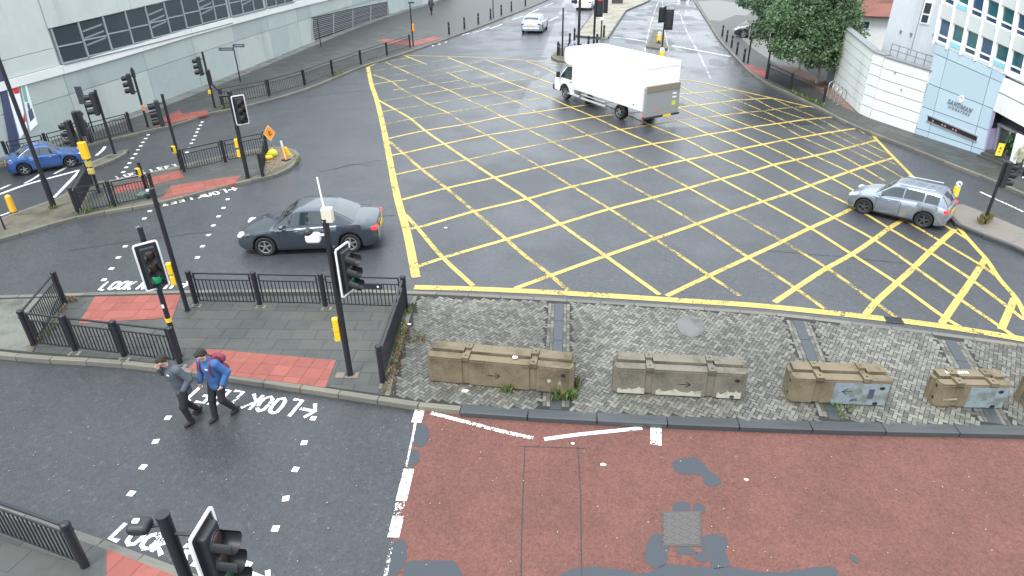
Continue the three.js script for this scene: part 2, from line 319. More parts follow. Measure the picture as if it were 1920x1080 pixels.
// -- the near island
const farEdge = smooth([[-16.59,-16.14],[-14.38,-16.19],[-12.47,-16.25],[-9.34,-16.31],[-6.01,-16.26],[-2.76,-16.06],[1.23,-15.52],[3.97,-15.1],[6.65,-14.63],[8.63,-14.1],[10.47,-13.55],[12.18,-12.99],[13.76,-12.42]], 0.5);
const nearEdge = smooth([[11.72,-9.87],[10.16,-10.05],[7.88,-10.17],[5.16,-10.35],[1.51,-10.68],[-0.72,-10.94],[-2.1,-11.17],[-2.81,-11.35],[-5.84,-12.11],[-9.12,-12.87],[-11.73,-13.2],[-12.48,-13.36],[-14.73,-13.74]], 0.5);
const nearIsland = island('traffic_island', [...farEdge, ...nearEdge], M.joint, 'long near island with guardrails, herringbone setts and concrete barriers');
{
  const split = nearEdge.findIndex((p) => p[0] < -0.75);
  kerbs(nearIsland, farEdge, H, M.kerb); kerbs(nearIsland, nearEdge.slice(0, split + 1), H, M.darkkerb, 1.4, 1.9); kerbs(nearIsland, nearEdge.slice(split), H, M.kerb);
  const plain = [[-16.45,-15.96],[-14.26,-16.01],[-12.7,-16.08],[-11.71,-13.38],[-12.6,-13.54],[-14.84,-13.89]];
  mesh('concrete_surface', prism(plain, 0, H + 0.004), std(0.135, 0.14, 0.118, 0.7, { map: tConcrete }), nearIsland);
  const T1 = [[-11.65,-16.08],[-9.26,-16.12],[-8.96,-14.89],[-11.3,-14.66]], T2 = [[-7.44,-13.38],[-4.18,-12.82],[-4.18,-11.78],[-7.58,-12.53]];
  const dir = 0.05;
  const whole = [[-12.64,-16.08],[-2.75,-15.88],[-2.78,-11.48],[-5.88,-12.24],[-9.18,-13],[-11.66,-13.38]];
  // paving laid in three strips so that the red tactile panels are let in flush
  paving(nearIsland, whole, dir, 0.6, 0.45, M.slab, 0.02, H + 0.004, 'paving_slab', 0.01);
  for (const T of [T1, T2]) paving(nearIsland, T, T === T1 ? -0.02 : 0.16, 0.4, 0.4, M.tile, 0.05, H + 0.014, 'tactile_tile', 0.007, 0);
  for (const [x, z] of [[-10.69,-13.45],[-9.35,-13.16],[-7.87,-12.83],[-8.65,-15.66],[-6.87,-15.54],[-5.05,-15.4],[-2.93,-11.96]]) for (let k = 0; k < 6; k++) { // small stones let in at the post feet
    const m = mesh('base_stone', new RoundedBoxGeometry(0.09, 0.05, 0.07, 1, 0.012), M.sett[1 + (k % 3)], nearIsland), s = k % 3, r = k < 3 ? 0.13 : 0.22; m.position.set(x - 0.02 + s * 0.1, H + 0.0, z + r); m.rotation.y = rr(-0.2, 0.2); }
  // edging between slabs and setts
  kerbs(nearIsland, [[-2.67,-15.82],[-2.75,-14.59],[-2.77,-13.36],[-2.77,-12.28],[-2.75,-11.46]], H + 0.012, M.kerb, 0.9, 0.8);
  // setts
  const region = [[-2.56,-15.79],[1.22,-15.41],[3.95,-14.98],[6.61,-14.53],[8.58,-14],[10.42,-13.46],[12.12,-12.9],[13.71,-12.36],[11.83,-10.01],[10.24,-10.16],[7.94,-10.28],[5.2,-10.46],[1.52,-10.8],[-0.72,-11.06],[-2.61,-11.42]];
  const strips = [[[1.1,-15.33],[1.43,-15.29],[1.03,-10.9],[0.73,-10.94]], [[7.16,-14.27],[7.41,-14.24],[6.66,-10.44],[6.47,-10.46]], [[10.51,-13.27],[10.65,-13.24],[9.8,-10.25],[9.66,-10.26]]];
  const sg = new RoundedBoxGeometry(0.168, 0.06, 0.082, 1, 0.01), spots = [], a = 0.62, ca = Math.cos(a), sa = Math.sin(a), w = 0.0875;
  const near = (x, z) => strips.some((q) => { const ax = (q[0][0] + q[1][0]) / 2, az = (q[0][1] + q[1][1]) / 2, dx = (q[2][0] + q[3][0]) / 2 - ax, dz = (q[2][1] + q[3][1]) / 2 - az; return Math.abs((x - ax) * dz - (z - az) * dx) / Math.hypot(dx, dz) < 0.33; });
  const put = (x, z, turn) => spots.push([x, H + 0.006 - 0.03 + rr(-0.006, 0.006), z, turn + rr(-0.05, 0.05), Math.hypot(x, z)]);
  const bx0 = -4, bx1 = 17, bz0 = -17.5, bz1 = -8.5;
  for (let i = -220; i < 220; i++) for (let j = -220; j < 220; j++) {
    const m = (((i - j) % 4) + 4) % 4; if (m !== 0 && m !== 3) continue;
    const u = (m === 0 ? i + 1 : i + 0.5) * w, v = (m === 0 ? j + 0.5 : j + 1) * w, x = 6 + u * ca - v * sa, z = -13 + u * sa + v * ca;
    if (x < bx0 || x > bx1 || z < bz0 || z > bz1 || !inside([x, z], region) || near(x, z)) continue;
    put(x, z, -a + (m === 0 ? 0 : PI / 2));
  }
  for (const q of strips) { // stretcher courses beside the drainage strips
    const A = [(q[0][0] + q[1][0]) / 2, (q[0][1] + q[1][1]) / 2], B = [(q[2][0] + q[3][0]) / 2, (q[2][1] + q[3][1]) / 2], L = Math.hypot(B[0] - A[0], B[1] - A[1]), dx = (B[0] - A[0]) / L, dz = (B[1] - A[1]) / L;
    for (let s = 0.09; s < L - 0.05; s += 0.173) for (const o of [-0.245, -0.16, 0.16, 0.245]) put(A[0] + dx * s - dz * o, A[1] + dz * s + dx * o, -Math.atan2(dz, dx));
    for (let s = 0; s < L - 0.05; s += 0.9) { const m = mesh('drain_slab', new RoundedBoxGeometry(Math.min(0.88, L - s), 0.08, 0.23, 1, 0.008), M.slabdark, nearIsland); const c = s + Math.min(0.88, L - s) / 2; m.position.set(A[0] + dx * c, H - 0.03, A[1] + dz * c); m.rotation.y = -Math.atan2(dz, dx); }
  }
  const E = smooth([[-2.48,-15.64],[1.21,-15.27],[3.92,-14.88],[6.57,-14.39],[8.52,-13.88],[10.35,-13.34],[12.05,-12.79],[13.63,-12.25]], 0.173);
  spots.sort((p, q) => p[4] - q[4]);
  const tint = () => M.sett[(rnd() * 6) | 0];
  for (const [x, y, z, t] of spots.slice(0, 300)) { const m = mesh('sett', sg, tint(), nearIsland); m.position.set(x, y, z); m.rotation.y = t; }
  const rest = spots.slice(300), im = new THREE.InstancedMesh(sg, std(1, 1, 1, 0.62), rest.length), mt = new THREE.Matrix4(), q4 = new THREE.Quaternion(), col = new THREE.Color();
  rest.forEach(([x, y, z, t], i) => { q4.setFromAxisAngle(V(0, 1, 0), t); mt.compose(V(x, y, z), q4, V(1, 1, 1)); im.setMatrixAt(i, mt); const k = rr(0.5, 1.4) * (0.75 + 0.5 * vn(x * 0.7, z * 0.7)), wv = rr(-0.03, 0.03); im.setColorAt(i, col.setRGB(0.115 * k * (1 + wv), 0.112 * k, 0.094 * k * (1 - wv))); });
  im.name = 'sett_paving'; im.userData.kind = 'stuff'; im.castShadow = im.receiveShadow = true; nearIsland.add(im);
  mesh('concrete_patch', prism(blob([[4.22,-14.33],[4.46,-14.48],[4.82,-14.42],[4.85,-14.06],[4.7,-13.72],[4.39,-13.56],[4.18,-13.78]], 0.06, 0.02), 0.02, H + 0.018), std(0.13, 0.12, 0.125, 0.7, { map: tConcrete }), nearIsland);
}
// -- the middle island by the left crossing
const is2n = smooth([[-18.51,-18.61],[-17.07,-20.2],[-15.51,-22.06],[-13.33,-23.25],[-11.7,-24.71],[-10.75,-25.59],[-10.15,-25.89],[-9.55,-26.65],[-9.35,-27.7]], 0.5), is2t = [[-9.39,-28.59],[-9.73,-29.4],[-10.29,-30],[-10.85,-30.19]];
const is2f = smooth([[-11.25,-30.13],[-12.82,-29],[-14.12,-27.71],[-16.02,-25.96],[-16.96,-25.56],[-17.23,-25.2],[-17.36,-23.64],[-18.04,-22.51],[-18.17,-21.82],[-19.56,-19.95]], 0.5);
const midIsland = island('traffic_island', [...is2n, ...is2t, ...is2f], M.gravelly, 'middle island with two crossing points and guardrails');
kerbs(midIsland, [...is2n, ...is2t, ...is2f], H, M.kerb);
paving(midIsland, [[-15.61,-22.41],[-13.52,-23.64],[-11.85,-25.08],[-10.95,-25.86],[-10.35,-26.35],[-11.16,-29.39],[-12.64,-28.53],[-13.95,-27.42],[-15.85,-25.64],[-16.62,-25.18]], -0.42, 0.6, 0.45, M.slab, 0.02, H + 0.005, 'paving_slab', 0.01);
for (const [T, d] of [[[[-15.81,-25.14],[-14.01,-26.94],[-13.4,-26.04],[-15.34,-24.23]], -0.42], [[[-13.53,-25.04],[-11.11,-26.19],[-11.01,-25.23],[-13.22,-23.58]], -0.5]]) paving(midIsland, T, d, 0.4, 0.4, M.tile, 0.05, H + 0.014, 'tactile_tile', 0.008, 0);
{
  const reg = [[-10.96,-28.98],[-11.07,-29.71],[-10.59,-29.77],[-10.02,-29.49],[-9.62,-28.76],[-9.55,-27.93],[-9.72,-27.08],[-10.17,-26.35]], sp = [], sg = new RoundedBoxGeometry(0.13, 0.05, 0.07, 1, 0.008);
  for (let x = -12.5; x < -8.8; x += 0.145) for (let z = -31; z < -25.5; z += 0.085) if (inside([x, z], reg)) sp.push([x + rr(-0.01, 0.01), z]);
  const im = new THREE.InstancedMesh(sg, std(1, 1, 1, 0.8), sp.length), mt = new THREE.Matrix4(), col = new THREE.Color();
  sp.forEach(([x, z], i) => { mt.makeRotationY(rr(-0.1, 0.1)); mt.setPosition(x, H - 0.01, z); im.setMatrixAt(i, mt); const k = rr(0.7, 1.2); im.setColorAt(i, col.setRGB(0.19 * k, 0.15 * k, 0.1 * k)); });
  im.name = 'brown_sett_paving'; im.userData.kind = 'stuff'; midIsland.add(im);
}
// -- small island beyond it
const smallIsland = island('traffic_island', [[-18.11,-27.48],[-18.52,-28.22],[-18.24,-29.12],[-17.95,-30.07],[-17.72,-30.06],[-17.59,-29.17],[-17.83,-28.34],[-17.91,-27.61]], M.gravelly, 'small sliver island under the far left signals');
kerbs(smallIsland, [[-18.11,-27.48],[-18.52,-28.22],[-18.24,-29.12],[-17.95,-30.07],[-17.72,-30.06],[-17.59,-29.17],[-17.83,-28.34],[-17.91,-27.61],[-18.11,-27.48]], H, M.kerb, 0.7);
// -- footway under the pale office building
const leftKerb = smooth([[-24.03,-25.7],[-22.25,-27.9],[-21.48,-28.9],[-20.72,-30.05],[-20.03,-31.28],[-19.46,-32.06],[-18.35,-33.53],[-17.39,-34.7],[-16.69,-36.78],[-15.64,-37.79],[-14.23,-39.76],[-12.7,-42.99],[-10.91,-49.39],[-10.39,-50.79],[-8.43,-55.18],[-5.34,-63.28],[0.49,-80.17],[3.97,-90.99],[8.59,-106.66]], 0.6);
const leftFoot = island('footway', [...leftKerb, [-40, -130], [-60, -60], [-40, -24]], M.foot, 'wet grey footway along the pale office building');
kerbs(leftFoot, leftKerb, H, M.kerb);
paving(leftFoot, [[-18.31,-34.03],[-18.8,-35.76],[-18.65,-37.62],[-18.04,-36.63],[-16.9,-37.38],[-16.58,-36.42],[-17.6,-34.93]], -0.9, 0.4, 0.4, M.tile, 0.05, H + 0.02, 'tactile_tile', 0.012, 0);
paving(leftFoot, [[-11.8,-61.77],[-11.18,-62.93],[-8.27,-61.11],[-6.84,-63.76],[-5.78,-62.69],[-7.89,-58.78],[-9.76,-59.81]], -1.2, 0.5, 0.5, M.tile, 0.05, H + 0.02, 'tactile_tile', 0.012, 0);
{ // sett strip at the foot of the wall
  const W = [[-25.36,-22],[-23.95,-26],[-22.76,-30],[-21.75,-34],[-20.89,-38],[-20.16,-42],[-19.5,-46],[-18.77,-51],[-17.94,-57],[-17.1,-63],[-15.99,-70],[-14.86,-76],[-13.52,-82],[-11.91,-88],[-10.01,-94]], off = W.map(([x, z], i) => { const a = W[Math.max(0, i - 1)], b = W[Math.min(W.length - 1, i + 1)], d = Math.hypot(b[0] - a[0], b[1] - a[1]); return [x - (b[1] - a[1]) / d * 0.9, z + (b[0] - a[0]) / d * 0.9]; });
  mesh('cobble_strip', prism([...W, ...off.reverse()], 0.05, H + 0.012), std(0.2, 0.2, 0.18, 0.8, { map: tConcrete, bumpMap: tBump, bumpScale: 0.02 }), leftFoot);
}
paving(leftFoot, [[-21.68,-29.22],[-20.23,-31.65],[-18.54,-33.94],[-16.88,-37.26],[-14.41,-40.32],[-12.87,-43.63],[-10.51,-51.44],[-8.54,-55.93],[-5.42,-64.26],[-10.43,-71.68],[-15.19,-63.66],[-16.98,-53.1],[-18.02,-48.78],[-18.86,-43.12],[-19.28,-40.1],[-19.66,-36.61],[-21.39,-33.7],[-22.17,-30.71]], -1.2, 1.25, 0.9, [M.foot, std(0.062, 0.064, 0.058, 0.5, { map: tStone }), std(0.048, 0.05, 0.046, 0.5, { map: tStone })], 0.05, H + 0.006, 'paving_slab', 0.02);
// -- footway by the hotel
const rightKerb = smooth([[25.94,-101.99],[23.53,-89.36],[20.29,-71.31],[18.13,-59.35],[17.34,-53.8],[16.67,-48.72],[16.21,-44.27],[16.28,-41.51],[16.57,-39.3],[16.82,-36.19],[16.92,-34.03],[17.01,-32.77],[17.35,-30.84],[17.81,-28.84],[18.29,-26.41],[18.75,-24.36],[18.95,-22.84],[19.38,-19.45]], 0.6);
const rightFoot = island('footway', [...rightKerb, [64, -14], [64, -120], [40, -120]], M.foot, 'grey footway in front of the hotel and under the trees');
kerbs(rightFoot, rightKerb, H, M.kerb);
paving(rightFoot, [[16.64,-48.52],[17.15,-47.87],[17.63,-46.67],[16.62,-43.73],[16.41,-44.77],[16.45,-46.39]], 1.2, 0.5, 0.5, M.tile, 0.05, H + 0.012, 'tactile_tile', 0.012, 0);
paving(rightFoot, [[17.05,-36.18],[17.19,-33.17],[17.52,-31.19],[17.98,-29.16],[18.45,-26.68],[18.9,-24.6],[19.1,-23.06],[20.54,-25.15],[20.13,-27.03],[19.05,-30.47],[18.29,-33.31],[18.25,-34.38]], 1.35, 0.75, 0.5, [M.foot, std(0.064, 0.066, 0.06, 0.5, { map: tStone }), std(0.05, 0.052, 0.048, 0.5, { map: tStone })], 0.05, H + 0.006, 'paving_slab', 0.015);
mesh('pale_paving', prism([[23.94,-89.94],[26.86,-91.46],[29.39,-83.69],[25.37,-75.04],[24.55,-76.08],[21.54,-71.16],[20.61,-72.11]], 0.05, H + 0.01), M.footlight, rightFoot);
mesh('pale_paving', prism([[20.93,-65.49],[24.29,-71.66],[22.85,-57.45],[19.83,-44.5],[18.77,-46.39],[19.43,-55.1]], 0.05, H + 0.008), M.footlight, rightFoot);
mesh('brick_paving', prism([[18.74,-48.34],[19.97,-46.67],[19.82,-41.25],[18.21,-34.6],[18.13,-35.99],[18.55,-41.34]], 0.05, H + 0.012), std(0.17, 0.1, 0.08, 0.7, { map: tStone }), rightFoot);
// -- island with the keep-left bollard on the right
const rIs = [[15.48,-21.88],[15.83,-22.23],[16.03,-22.17],[16.81,-19.72],[17.38,-16.94],[16.26,-15.54],[15.72,-18.14],[15.33,-19.06],[14.91,-20.14],[15.16,-21.15]];
const rightIsland = island('traffic_island', rIs, std(0.16, 0.14, 0.12, 0.7, { map: tStone }), 'narrow island with yellow bollard at the right edge');
kerbs(rightIsland, [...smooth(rIs, 0.5), rIs[0]], H, M.darkkerb);
// -- median islands beyond the box van
const mA = [[3.35,-52.92],[3.67,-51.53],[4.86,-50.13],[6.36,-48.97],[7.68,-49.68],[7.93,-54.92],[6.49,-57.4],[4.7,-57.03],[3.76,-54.8]];
const medA = island('traffic_island', mA, M.gravelly, 'rounded median nose beyond the van cab'); kerbs(medA, [...smooth(mA, 0.6, true), mA[0]], H, M.kerb, 0.9);
const mB = [[6.21,-63.36],[7.49,-62.27],[8.77,-61.51],[10.98,-70.79],[13.68,-82.03],[17.99,-91.49],[23.39,-109.46],[17.88,-110.46],[11.48,-88.63],[8.14,-72.77]];
const medB = island('traffic_island', mB, std(0.27, 0.25, 0.19, 0.7, { map: tConcrete }), 'pale paved triangular median behind the van'); kerbs(medB, [...mB, mB[0]], H, M.darkkerb, 1.2);
const mC = [[11.35,-56.93],[11.97,-56.07],[12.75,-55.48],[13.76,-61.3],[14.42,-65.86],[13.68,-65.95],[12.36,-60.83]];
const medC = island('traffic_island', mC, M.gravelly, 'small median with signal pole above the van roof'); kerbs(medC, [...mC, mC[0]], H, M.kerb, 0.9);
// -- footway corner under the camera
const cK = smooth([[-11.98,-9.31],[-10.39,-8.81],[-9.12,-8.37],[-7.6,-7.87],[-6.38,-7.42],[-4.53,-6.7],[-2.87,-5.99]], 0.5);
const nearFoot = island('footway', [...cK, [-2.5, -3], [-14, -3]], M.foot, 'footway corner at the bottom left with guardrail'); kerbs(nearFoot, cK, H, M.kerb);
paving(nearFoot, [[-11.6,-9.09],[-9.04,-8.25],[-7.55,-7.78],[-6.83,-7.53],[-6.32,-6.34],[-9.41,-6.39]], 0.3, 0.6, 0.45, M.slab, 0.02, H + 0.004, 'paving_slab', 0.01);
paving(nearFoot, [[-6.78,-7.51],[-4.51,-6.62],[-3.2,-6.05],[-3.51,-5.56],[-6.35,-6.7]], 0.35, 0.4, 0.4, M.tile, 0.02, H + 0.005, 'tactile_tile', 0.007, 0);

// ---------------------------------------------------------------- road markings
function marking(name, label) { const o = new THREE.Group(); o.name = numbered(name); o.userData = { kind: 'structure', label }; scene.add(o); return o; }
const line = (parent, pts, w, mat, y = 0.006, name = 'painted_line') => mesh(name, ribbon(smooth(pts, 0.35), w, y), mat, parent);
const boxA = [
  [0.19, 0, [[0.08,-16.4],[1.14,-17.15],[2.92,-18.4],[4.68,-19.6],[6.37,-20.76],[7.88,-21.79],[9.28,-22.71],[10.57,-23.53],[12.89,-25.15],[14.64,-26.32],[16.58,-27.51]]],
  [0.19, 0, [[-2.86,-17.87],[-2.1,-18.46],[-0.1,-19.78],[1.69,-20.94],[3.57,-22.22],[5.32,-23.25],[6.89,-24.21],[8.41,-25.17],[9.9,-26.01],[11.16,-26.84],[12.29,-27.43],[14.4,-28.53],[17.13,-30.11]]],
  [0.19, 0, [[4.28,-15.84],[5.77,-16.99],[7.28,-18.13],[8.74,-19.24],[10.02,-20.25],[11.2,-21.12],[12.44,-22.1],[13.88,-23.27],[16.05,-24.95]]],
  [0.19, 0, [[7.11,-15.4],[8,-16.18],[9.36,-17.35],[10.51,-18.24],[11.75,-19.33],[12.64,-20.15],[13.69,-21.02],[15.03,-22.1]]],
  [0.2, 0, [[9.25,-14.7],[9.82,-15.32],[10.89,-16.33],[11.91,-17.29],[12.94,-18.3],[14.73,-19.98]]], [0.2, 0, [[10.95,-14.2],[12.14,-15.45],[13.13,-16.48],[14.37,-17.81]]], [0.2, 0, [[12.26,-13.88],[13.62,-15.4]]],
  [0.19, 0, [[-3.52,-20.69],[-3.22,-20.81],[-1.36,-22.17],[0.62,-23.35],[2.43,-24.59],[4.19,-25.62],[5.91,-26.68],[7.63,-27.66],[9,-28.34],[10.47,-29.13],[11.67,-29.73],[12.86,-30.35],[13.94,-30.82],[15.39,-31.46],[17.51,-32.29]]],
  [0.19, 0, [[-4.14,-23.44],[-2.52,-24.63],[-0.65,-25.78],[1.28,-27.04],[3.14,-28.11],[4.94,-29.18],[6.64,-30.08],[8.25,-30.77],[9.66,-31.51],[10.97,-32.09],[12.17,-32.7],[13.59,-33.22],[15.14,-33.85],[17.13,-34.37]]],
  [0.17, 1, [[-4.81,-26.31],[-3.78,-27],[-1.95,-28.14],[0.1,-29.51],[1.95,-30.59],[3.8,-31.65],[5.53,-32.59],[7.1,-33.3],[8.78,-34.13],[10.21,-34.58],[11.38,-35.06],[12.78,-35.53],[13.74,-35.82],[15.08,-36.32],[16.54,-36.59]]],
  [0.18, 0, [[-5.43,-28.92],[-4.84,-29.29],[-3.1,-30.6],[-1.19,-31.93],[0.85,-32.96],[2.71,-34.07],[4.48,-35.04],[6.51,-35.81],[9.25,-36.81],[10.33,-37.23],[12.04,-37.87],[13.09,-38.32],[15.25,-38.7]]],
  [0.17, 0, [[-5.93,-31.64],[-4.26,-32.96],[-2.27,-34.05],[-0.34,-35.44],[1.53,-36.35],[3.46,-37.31],[6.66,-38.62],[10.07,-40.02],[12.58,-40.7],[13.73,-41.05]]],
  [0.16, 1, [[-6.59,-34.2],[-5.28,-35.3],[-3.38,-36.54],[-1.44,-37.75],[0.39,-38.9],[2.3,-39.72],[5.41,-41.05],[10.57,-43.13],[11.89,-43.52]]],
  [0.15, 1, [[-7.16,-36.78],[-6.46,-37.45],[-4.67,-38.46],[-2.47,-40.04],[-0.79,-41.05],[1.1,-42.1],[2.94,-43.21]]], [0.15, 1, [[-7.47,-39.43],[-5.87,-40.69],[-3.81,-42.15],[-1.95,-43.25],[-0.24,-44.42],[2.11,-45.44]]],
  [0.15, 2, [[-7.29,-42.4],[-4.89,-43.95],[-3.09,-45.14],[-1.23,-46.4],[0.73,-47.91],[3.75,-49.85]]], [0.16, 0, [[-8.93,-44.08],[-7.82,-44.99],[-6.82,-45.42]]], [0.14, 2, [[-5.94,-46.23],[-4.23,-47.55],[-1.67,-49.28]]],
  [0.14, 2, [[-8.69,-46.8],[-6.75,-47.75],[-4.97,-48.76],[-1.86,-51.81]]], [0.15, 1, [[-9.81,-48.56],[-6.26,-51.53],[-4.38,-53.15]]], [0.15, 1, [[-9.34,-52.23],[-7.64,-53.9],[-6.98,-54.31]]],
];
const boxB = [
  [0.17, 0, [[-3.78,-21.97],[-3.22,-20.81],[-2.15,-18.47],[-1.12,-16.6]]], [0.17, 1, [[-5.89,-31.37],[-4.88,-29.29],[-3.78,-27],[-2.52,-24.63],[-1.3,-22.12],[-0.15,-19.7],[0.46,-18.41],[1.11,-17.22],[1.58,-16.23]]],
  [0.17, 0, [[-7.86,-39.86],[-6.46,-37.45],[-5.28,-35.3],[-4.26,-32.96],[-3.1,-30.6],[-1.86,-28.13],[-0.65,-25.78],[0.6,-23.4],[1.69,-20.94],[2.92,-18.4],[4.1,-15.91]]],
  [0.15, 1, [[-9.42,-47.4],[-7.82,-44.99],[-6.79,-42.66],[-5.74,-40.68],[-4.6,-38.46],[-3.37,-36.42],[-2.27,-34.05],[-1.11,-31.93],[0.1,-29.43],[1.28,-27.04],[2.47,-24.52],[3.57,-22.22],[4.69,-19.64],[5.77,-16.99],[6.29,-15.78]]],
  [0.15, 1, [[-9.3,-52.01],[-6.68,-47.19],[-4.89,-43.95],[-3.7,-41.99],[-2.44,-39.49],[-1.35,-37.49],[-0.34,-35.33],[0.85,-32.96],[2.05,-30.59],[3.21,-28.11],[4.26,-25.62],[5.32,-23.25],[6.4,-20.66],[7.28,-18.13],[7.96,-16.18],[8.31,-15]]],
  [0.15, 0, [[-8.16,-54.66],[-6.07,-50.88]]], [0.15, 1, [[-4.37,-47.94],[-3.09,-45.14],[-1.95,-43.25],[-0.69,-40.9],[0.48,-38.64],[1.55,-36.23],[2.82,-34.06],[3.81,-31.74],[4.94,-29.18],[5.98,-26.67],[6.91,-24.27],[7.83,-21.79],[8.74,-19.24],[9.36,-17.35],[9.79,-15.32],[9.98,-14.49]]],
  [0.15, 0, [[-4.7,-53.64],[-2.73,-49.77],[-1.24,-46.76],[-0.14,-44.42],[1.1,-42.1],[2.39,-39.71],[3.38,-37.44],[4.42,-35.26],[5.53,-32.59],[6.64,-30.08],[7.66,-27.59],[8.42,-25.24],[9.28,-22.71],[10.05,-20.25],[10.51,-18.24],[10.92,-16.4],[11.2,-14.45],[11.32,-14.04]]],
  [0.14, 0, [[-1.76,-52.47],[0.5,-47.93],[1.99,-45.1],[2.94,-43.21],[4.6,-39.56],[6,-36.31],[7.18,-33.29],[8.3,-30.77],[9.05,-28.34],[9.9,-26.01],[10.57,-23.53],[11.2,-21.12],[11.71,-19.25],[11.95,-17.36],[12.14,-15.45],[12.37,-13.59]]],
  [0.14, 0, [[1.35,-51.54],[2.54,-48.94],[3.48,-46.04],[5.25,-42.57],[6.92,-38.34],[8.11,-35.15],[8.82,-33.92],[9.66,-31.51],[10.47,-29.13],[11.13,-26.77],[11.67,-24.35],[12.33,-21.96],[12.64,-20.06],[12.94,-18.3],[13.13,-16.48],[13.14,-14.31]]],
  [0.13, 0, [[9.3,-37.05],[10.18,-34.47],[10.97,-32.09],[11.67,-29.73],[12.29,-27.43],[12.84,-25.03],[13.27,-22.43],[13.68,-19.47],[13.96,-17.29],[13.96,-16.55]]],
  [0.12, 0, [[9.97,-40.02],[10.71,-37.21],[11.35,-34.95],[12.14,-32.61],[12.86,-30.35],[13.34,-27.97],[13.88,-25.69],[14.3,-22.92],[14.58,-20.34],[14.67,-19.02]]],
  [0.12, 1, [[10.7,-42.8],[11.08,-40.23],[12.04,-37.87],[12.78,-35.53],[13.59,-33.22],[13.89,-30.82],[14.4,-28.53],[14.64,-26.32],[14.76,-24.63]]], [0.11, 1, [[11.79,-43.52],[12.49,-40.7],[13.09,-38.32],[13.74,-35.82],[14.16,-33.81],[15.01,-30.06],[15.52,-26.77],[15.65,-24.72]]],
  [0.1, 1, [[13.79,-41.05],[14.22,-38.51],[14.5,-36.24],[15.3,-33.84],[15.66,-30.46],[16.18,-26.59]]], [0.1, 1, [[15.25,-38.7],[15.58,-36.41],[16.03,-34.01],[16.26,-30.78],[16.66,-27.8]]], [0.09, 2, [[16.67,-36.7],[17.1,-34.05],[17.02,-29.95]]],
];
const yb = marking('yellow_box_marking', 'yellow criss-cross box junction marking on wet asphalt');
for (const [w, k, p] of boxA) line(yb, p, w * 0.88, M.yel[k], 0.006);
for (const [w, k, p] of boxB) line(yb, p, w * 0.88, M.yel[k], 0.0085);
line(yb, [[-10.3,-50.19],[-8.91,-43.92],[-7.89,-39.86],[-6.57,-34.1],[-5.32,-28.31],[-4.32,-23.72],[-3.48,-20.25],[-2.82,-17.15]], 0.27, M.yel[0], 0.011, 'border_line');
line(yb, [[-2.8,-16.56],[-1.11,-16.41],[0.9,-16.16],[2.85,-15.86],[4.66,-15.56],[6.5,-15.25],[8.25,-14.83],[9.88,-14.39],[11.04,-14.02],[12.52,-13.42],[13.78,-12.85]], 0.26, M.yel[0], 0.011, 'border_line');
line(yb, [[-10.3,-50.19],[-9.57,-52.92],[-8.84,-54.96],[-6.88,-54.54],[-2.2,-53.42],[1.87,-51.49],[4.72,-49.77],[7.96,-46.96],[10.96,-44.25],[11.93,-43.68],[13.73,-41.05],[15.25,-38.7],[16.54,-36.59],[16.84,-36.33],[17.13,-34.37],[17.61,-32.39],[17.13,-30.11],[16.58,-27.51],[16.05,-24.95],[15.5,-22.6],[14.94,-20.19],[14.54,-18.55],[14.37,-17.81],[13.92,-16.46],[13.66,-15.4],[13.1,-14.06]], 0.14, M.yel[0], 0.011, 'border_line');

const lm = marking('lane_markings', 'white lane lines, stop lines and give-way lines');
for (const [w, k, p] of [
  [0.13, 0, [[0.45,-76.01],[1.73,-79.1]]], [0.13, 0, [[2.45,-81.49],[3.8,-85.6]]], [0.13, 0, [[4.58,-88.39],[5.86,-91.94]]], [0.13, 0, [[4.39,-74.64],[5.59,-78.13]]], [0.13, 0, [[-1.76,-69.3],[-0.56,-72.7]]], [0.12, 1, [[-2.94,-67.24],[-1.83,-70.45]]],
  [0.12, 1, [[-4.26,-65.32],[-3.68,-66.62]]], [0.12, 1, [[-3.34,-66.94],[-2.76,-67.94]]], [0.12, 1, [[-5.63,-62.57],[-5.02,-64.09]]], [0.12, 1, [[-6.26,-60.54],[-5.82,-61.98]]],
  [0.1, 2, [[19.06,-78.33],[16.85,-66.14],[14.86,-53.79],[13.24,-44.42]]], [0.2, 0, [[13.59,-57.49],[15.17,-54.99],[16.88,-52.2]]], [0.2, 1, [[9.16,-62.93],[10.71,-61.52],[11.92,-59.91]]],
  [0.09, 2, [[10.9,-55.13],[13.16,-65.5],[16.43,-79.66],[19.9,-93.81]]], [0.09, 2, [[12.78,-54.96],[14.98,-67.06],[17.94,-82.03],[20.31,-93.75]]], [0.15, 1, [[14.89,-72.95],[15.85,-71.99]]], [0.15, 1, [[16.43,-79.66],[17.16,-78.57]]], [0.15, 1, [[13.79,-68.3],[14.96,-67.43]]],
  [0.1, 1, [[24.72,-89.78],[23,-81.35],[21.27,-76.61],[20.24,-70.26]]], [0.09, 1, [[17.68,-23.33],[17.96,-21.33]]], [0.1, 2, [[19.02,-29.01],[19.28,-27.82]]],
  [0.16, 0, [[-20.7,-23.7],[-20.18,-24.76],[-19.84,-25.77],[-18.62,-27.58]]], [0.13, 0, [[-19.46,-27.13],[-19.39,-28.11],[-19.1,-29.07]]], [0.12, 0, [[-19.99,-25.97],[-19.96,-26.48],[-20.05,-27.09]]], [0.12, 0, [[-19.45,-27.2],[-19.46,-27.76],[-19.53,-28.19]]], [0.13, 0, [[-17.75,-24.25],[-18.13,-25.76],[-18.58,-27.5]]], [0.12, 1, [[-20.56,-25.31],[-20.49,-25.86]]], [0.14, 0, [[-19.03,-29.62],[-19.2,-30.52],[-19.38,-31.04]]],
  [0.1, 0, [[-18.9,-21.99],[-18.65,-22.47],[-18.46,-22.92]]],
]) line(lm, p, w, M.whi[k], 0.007);
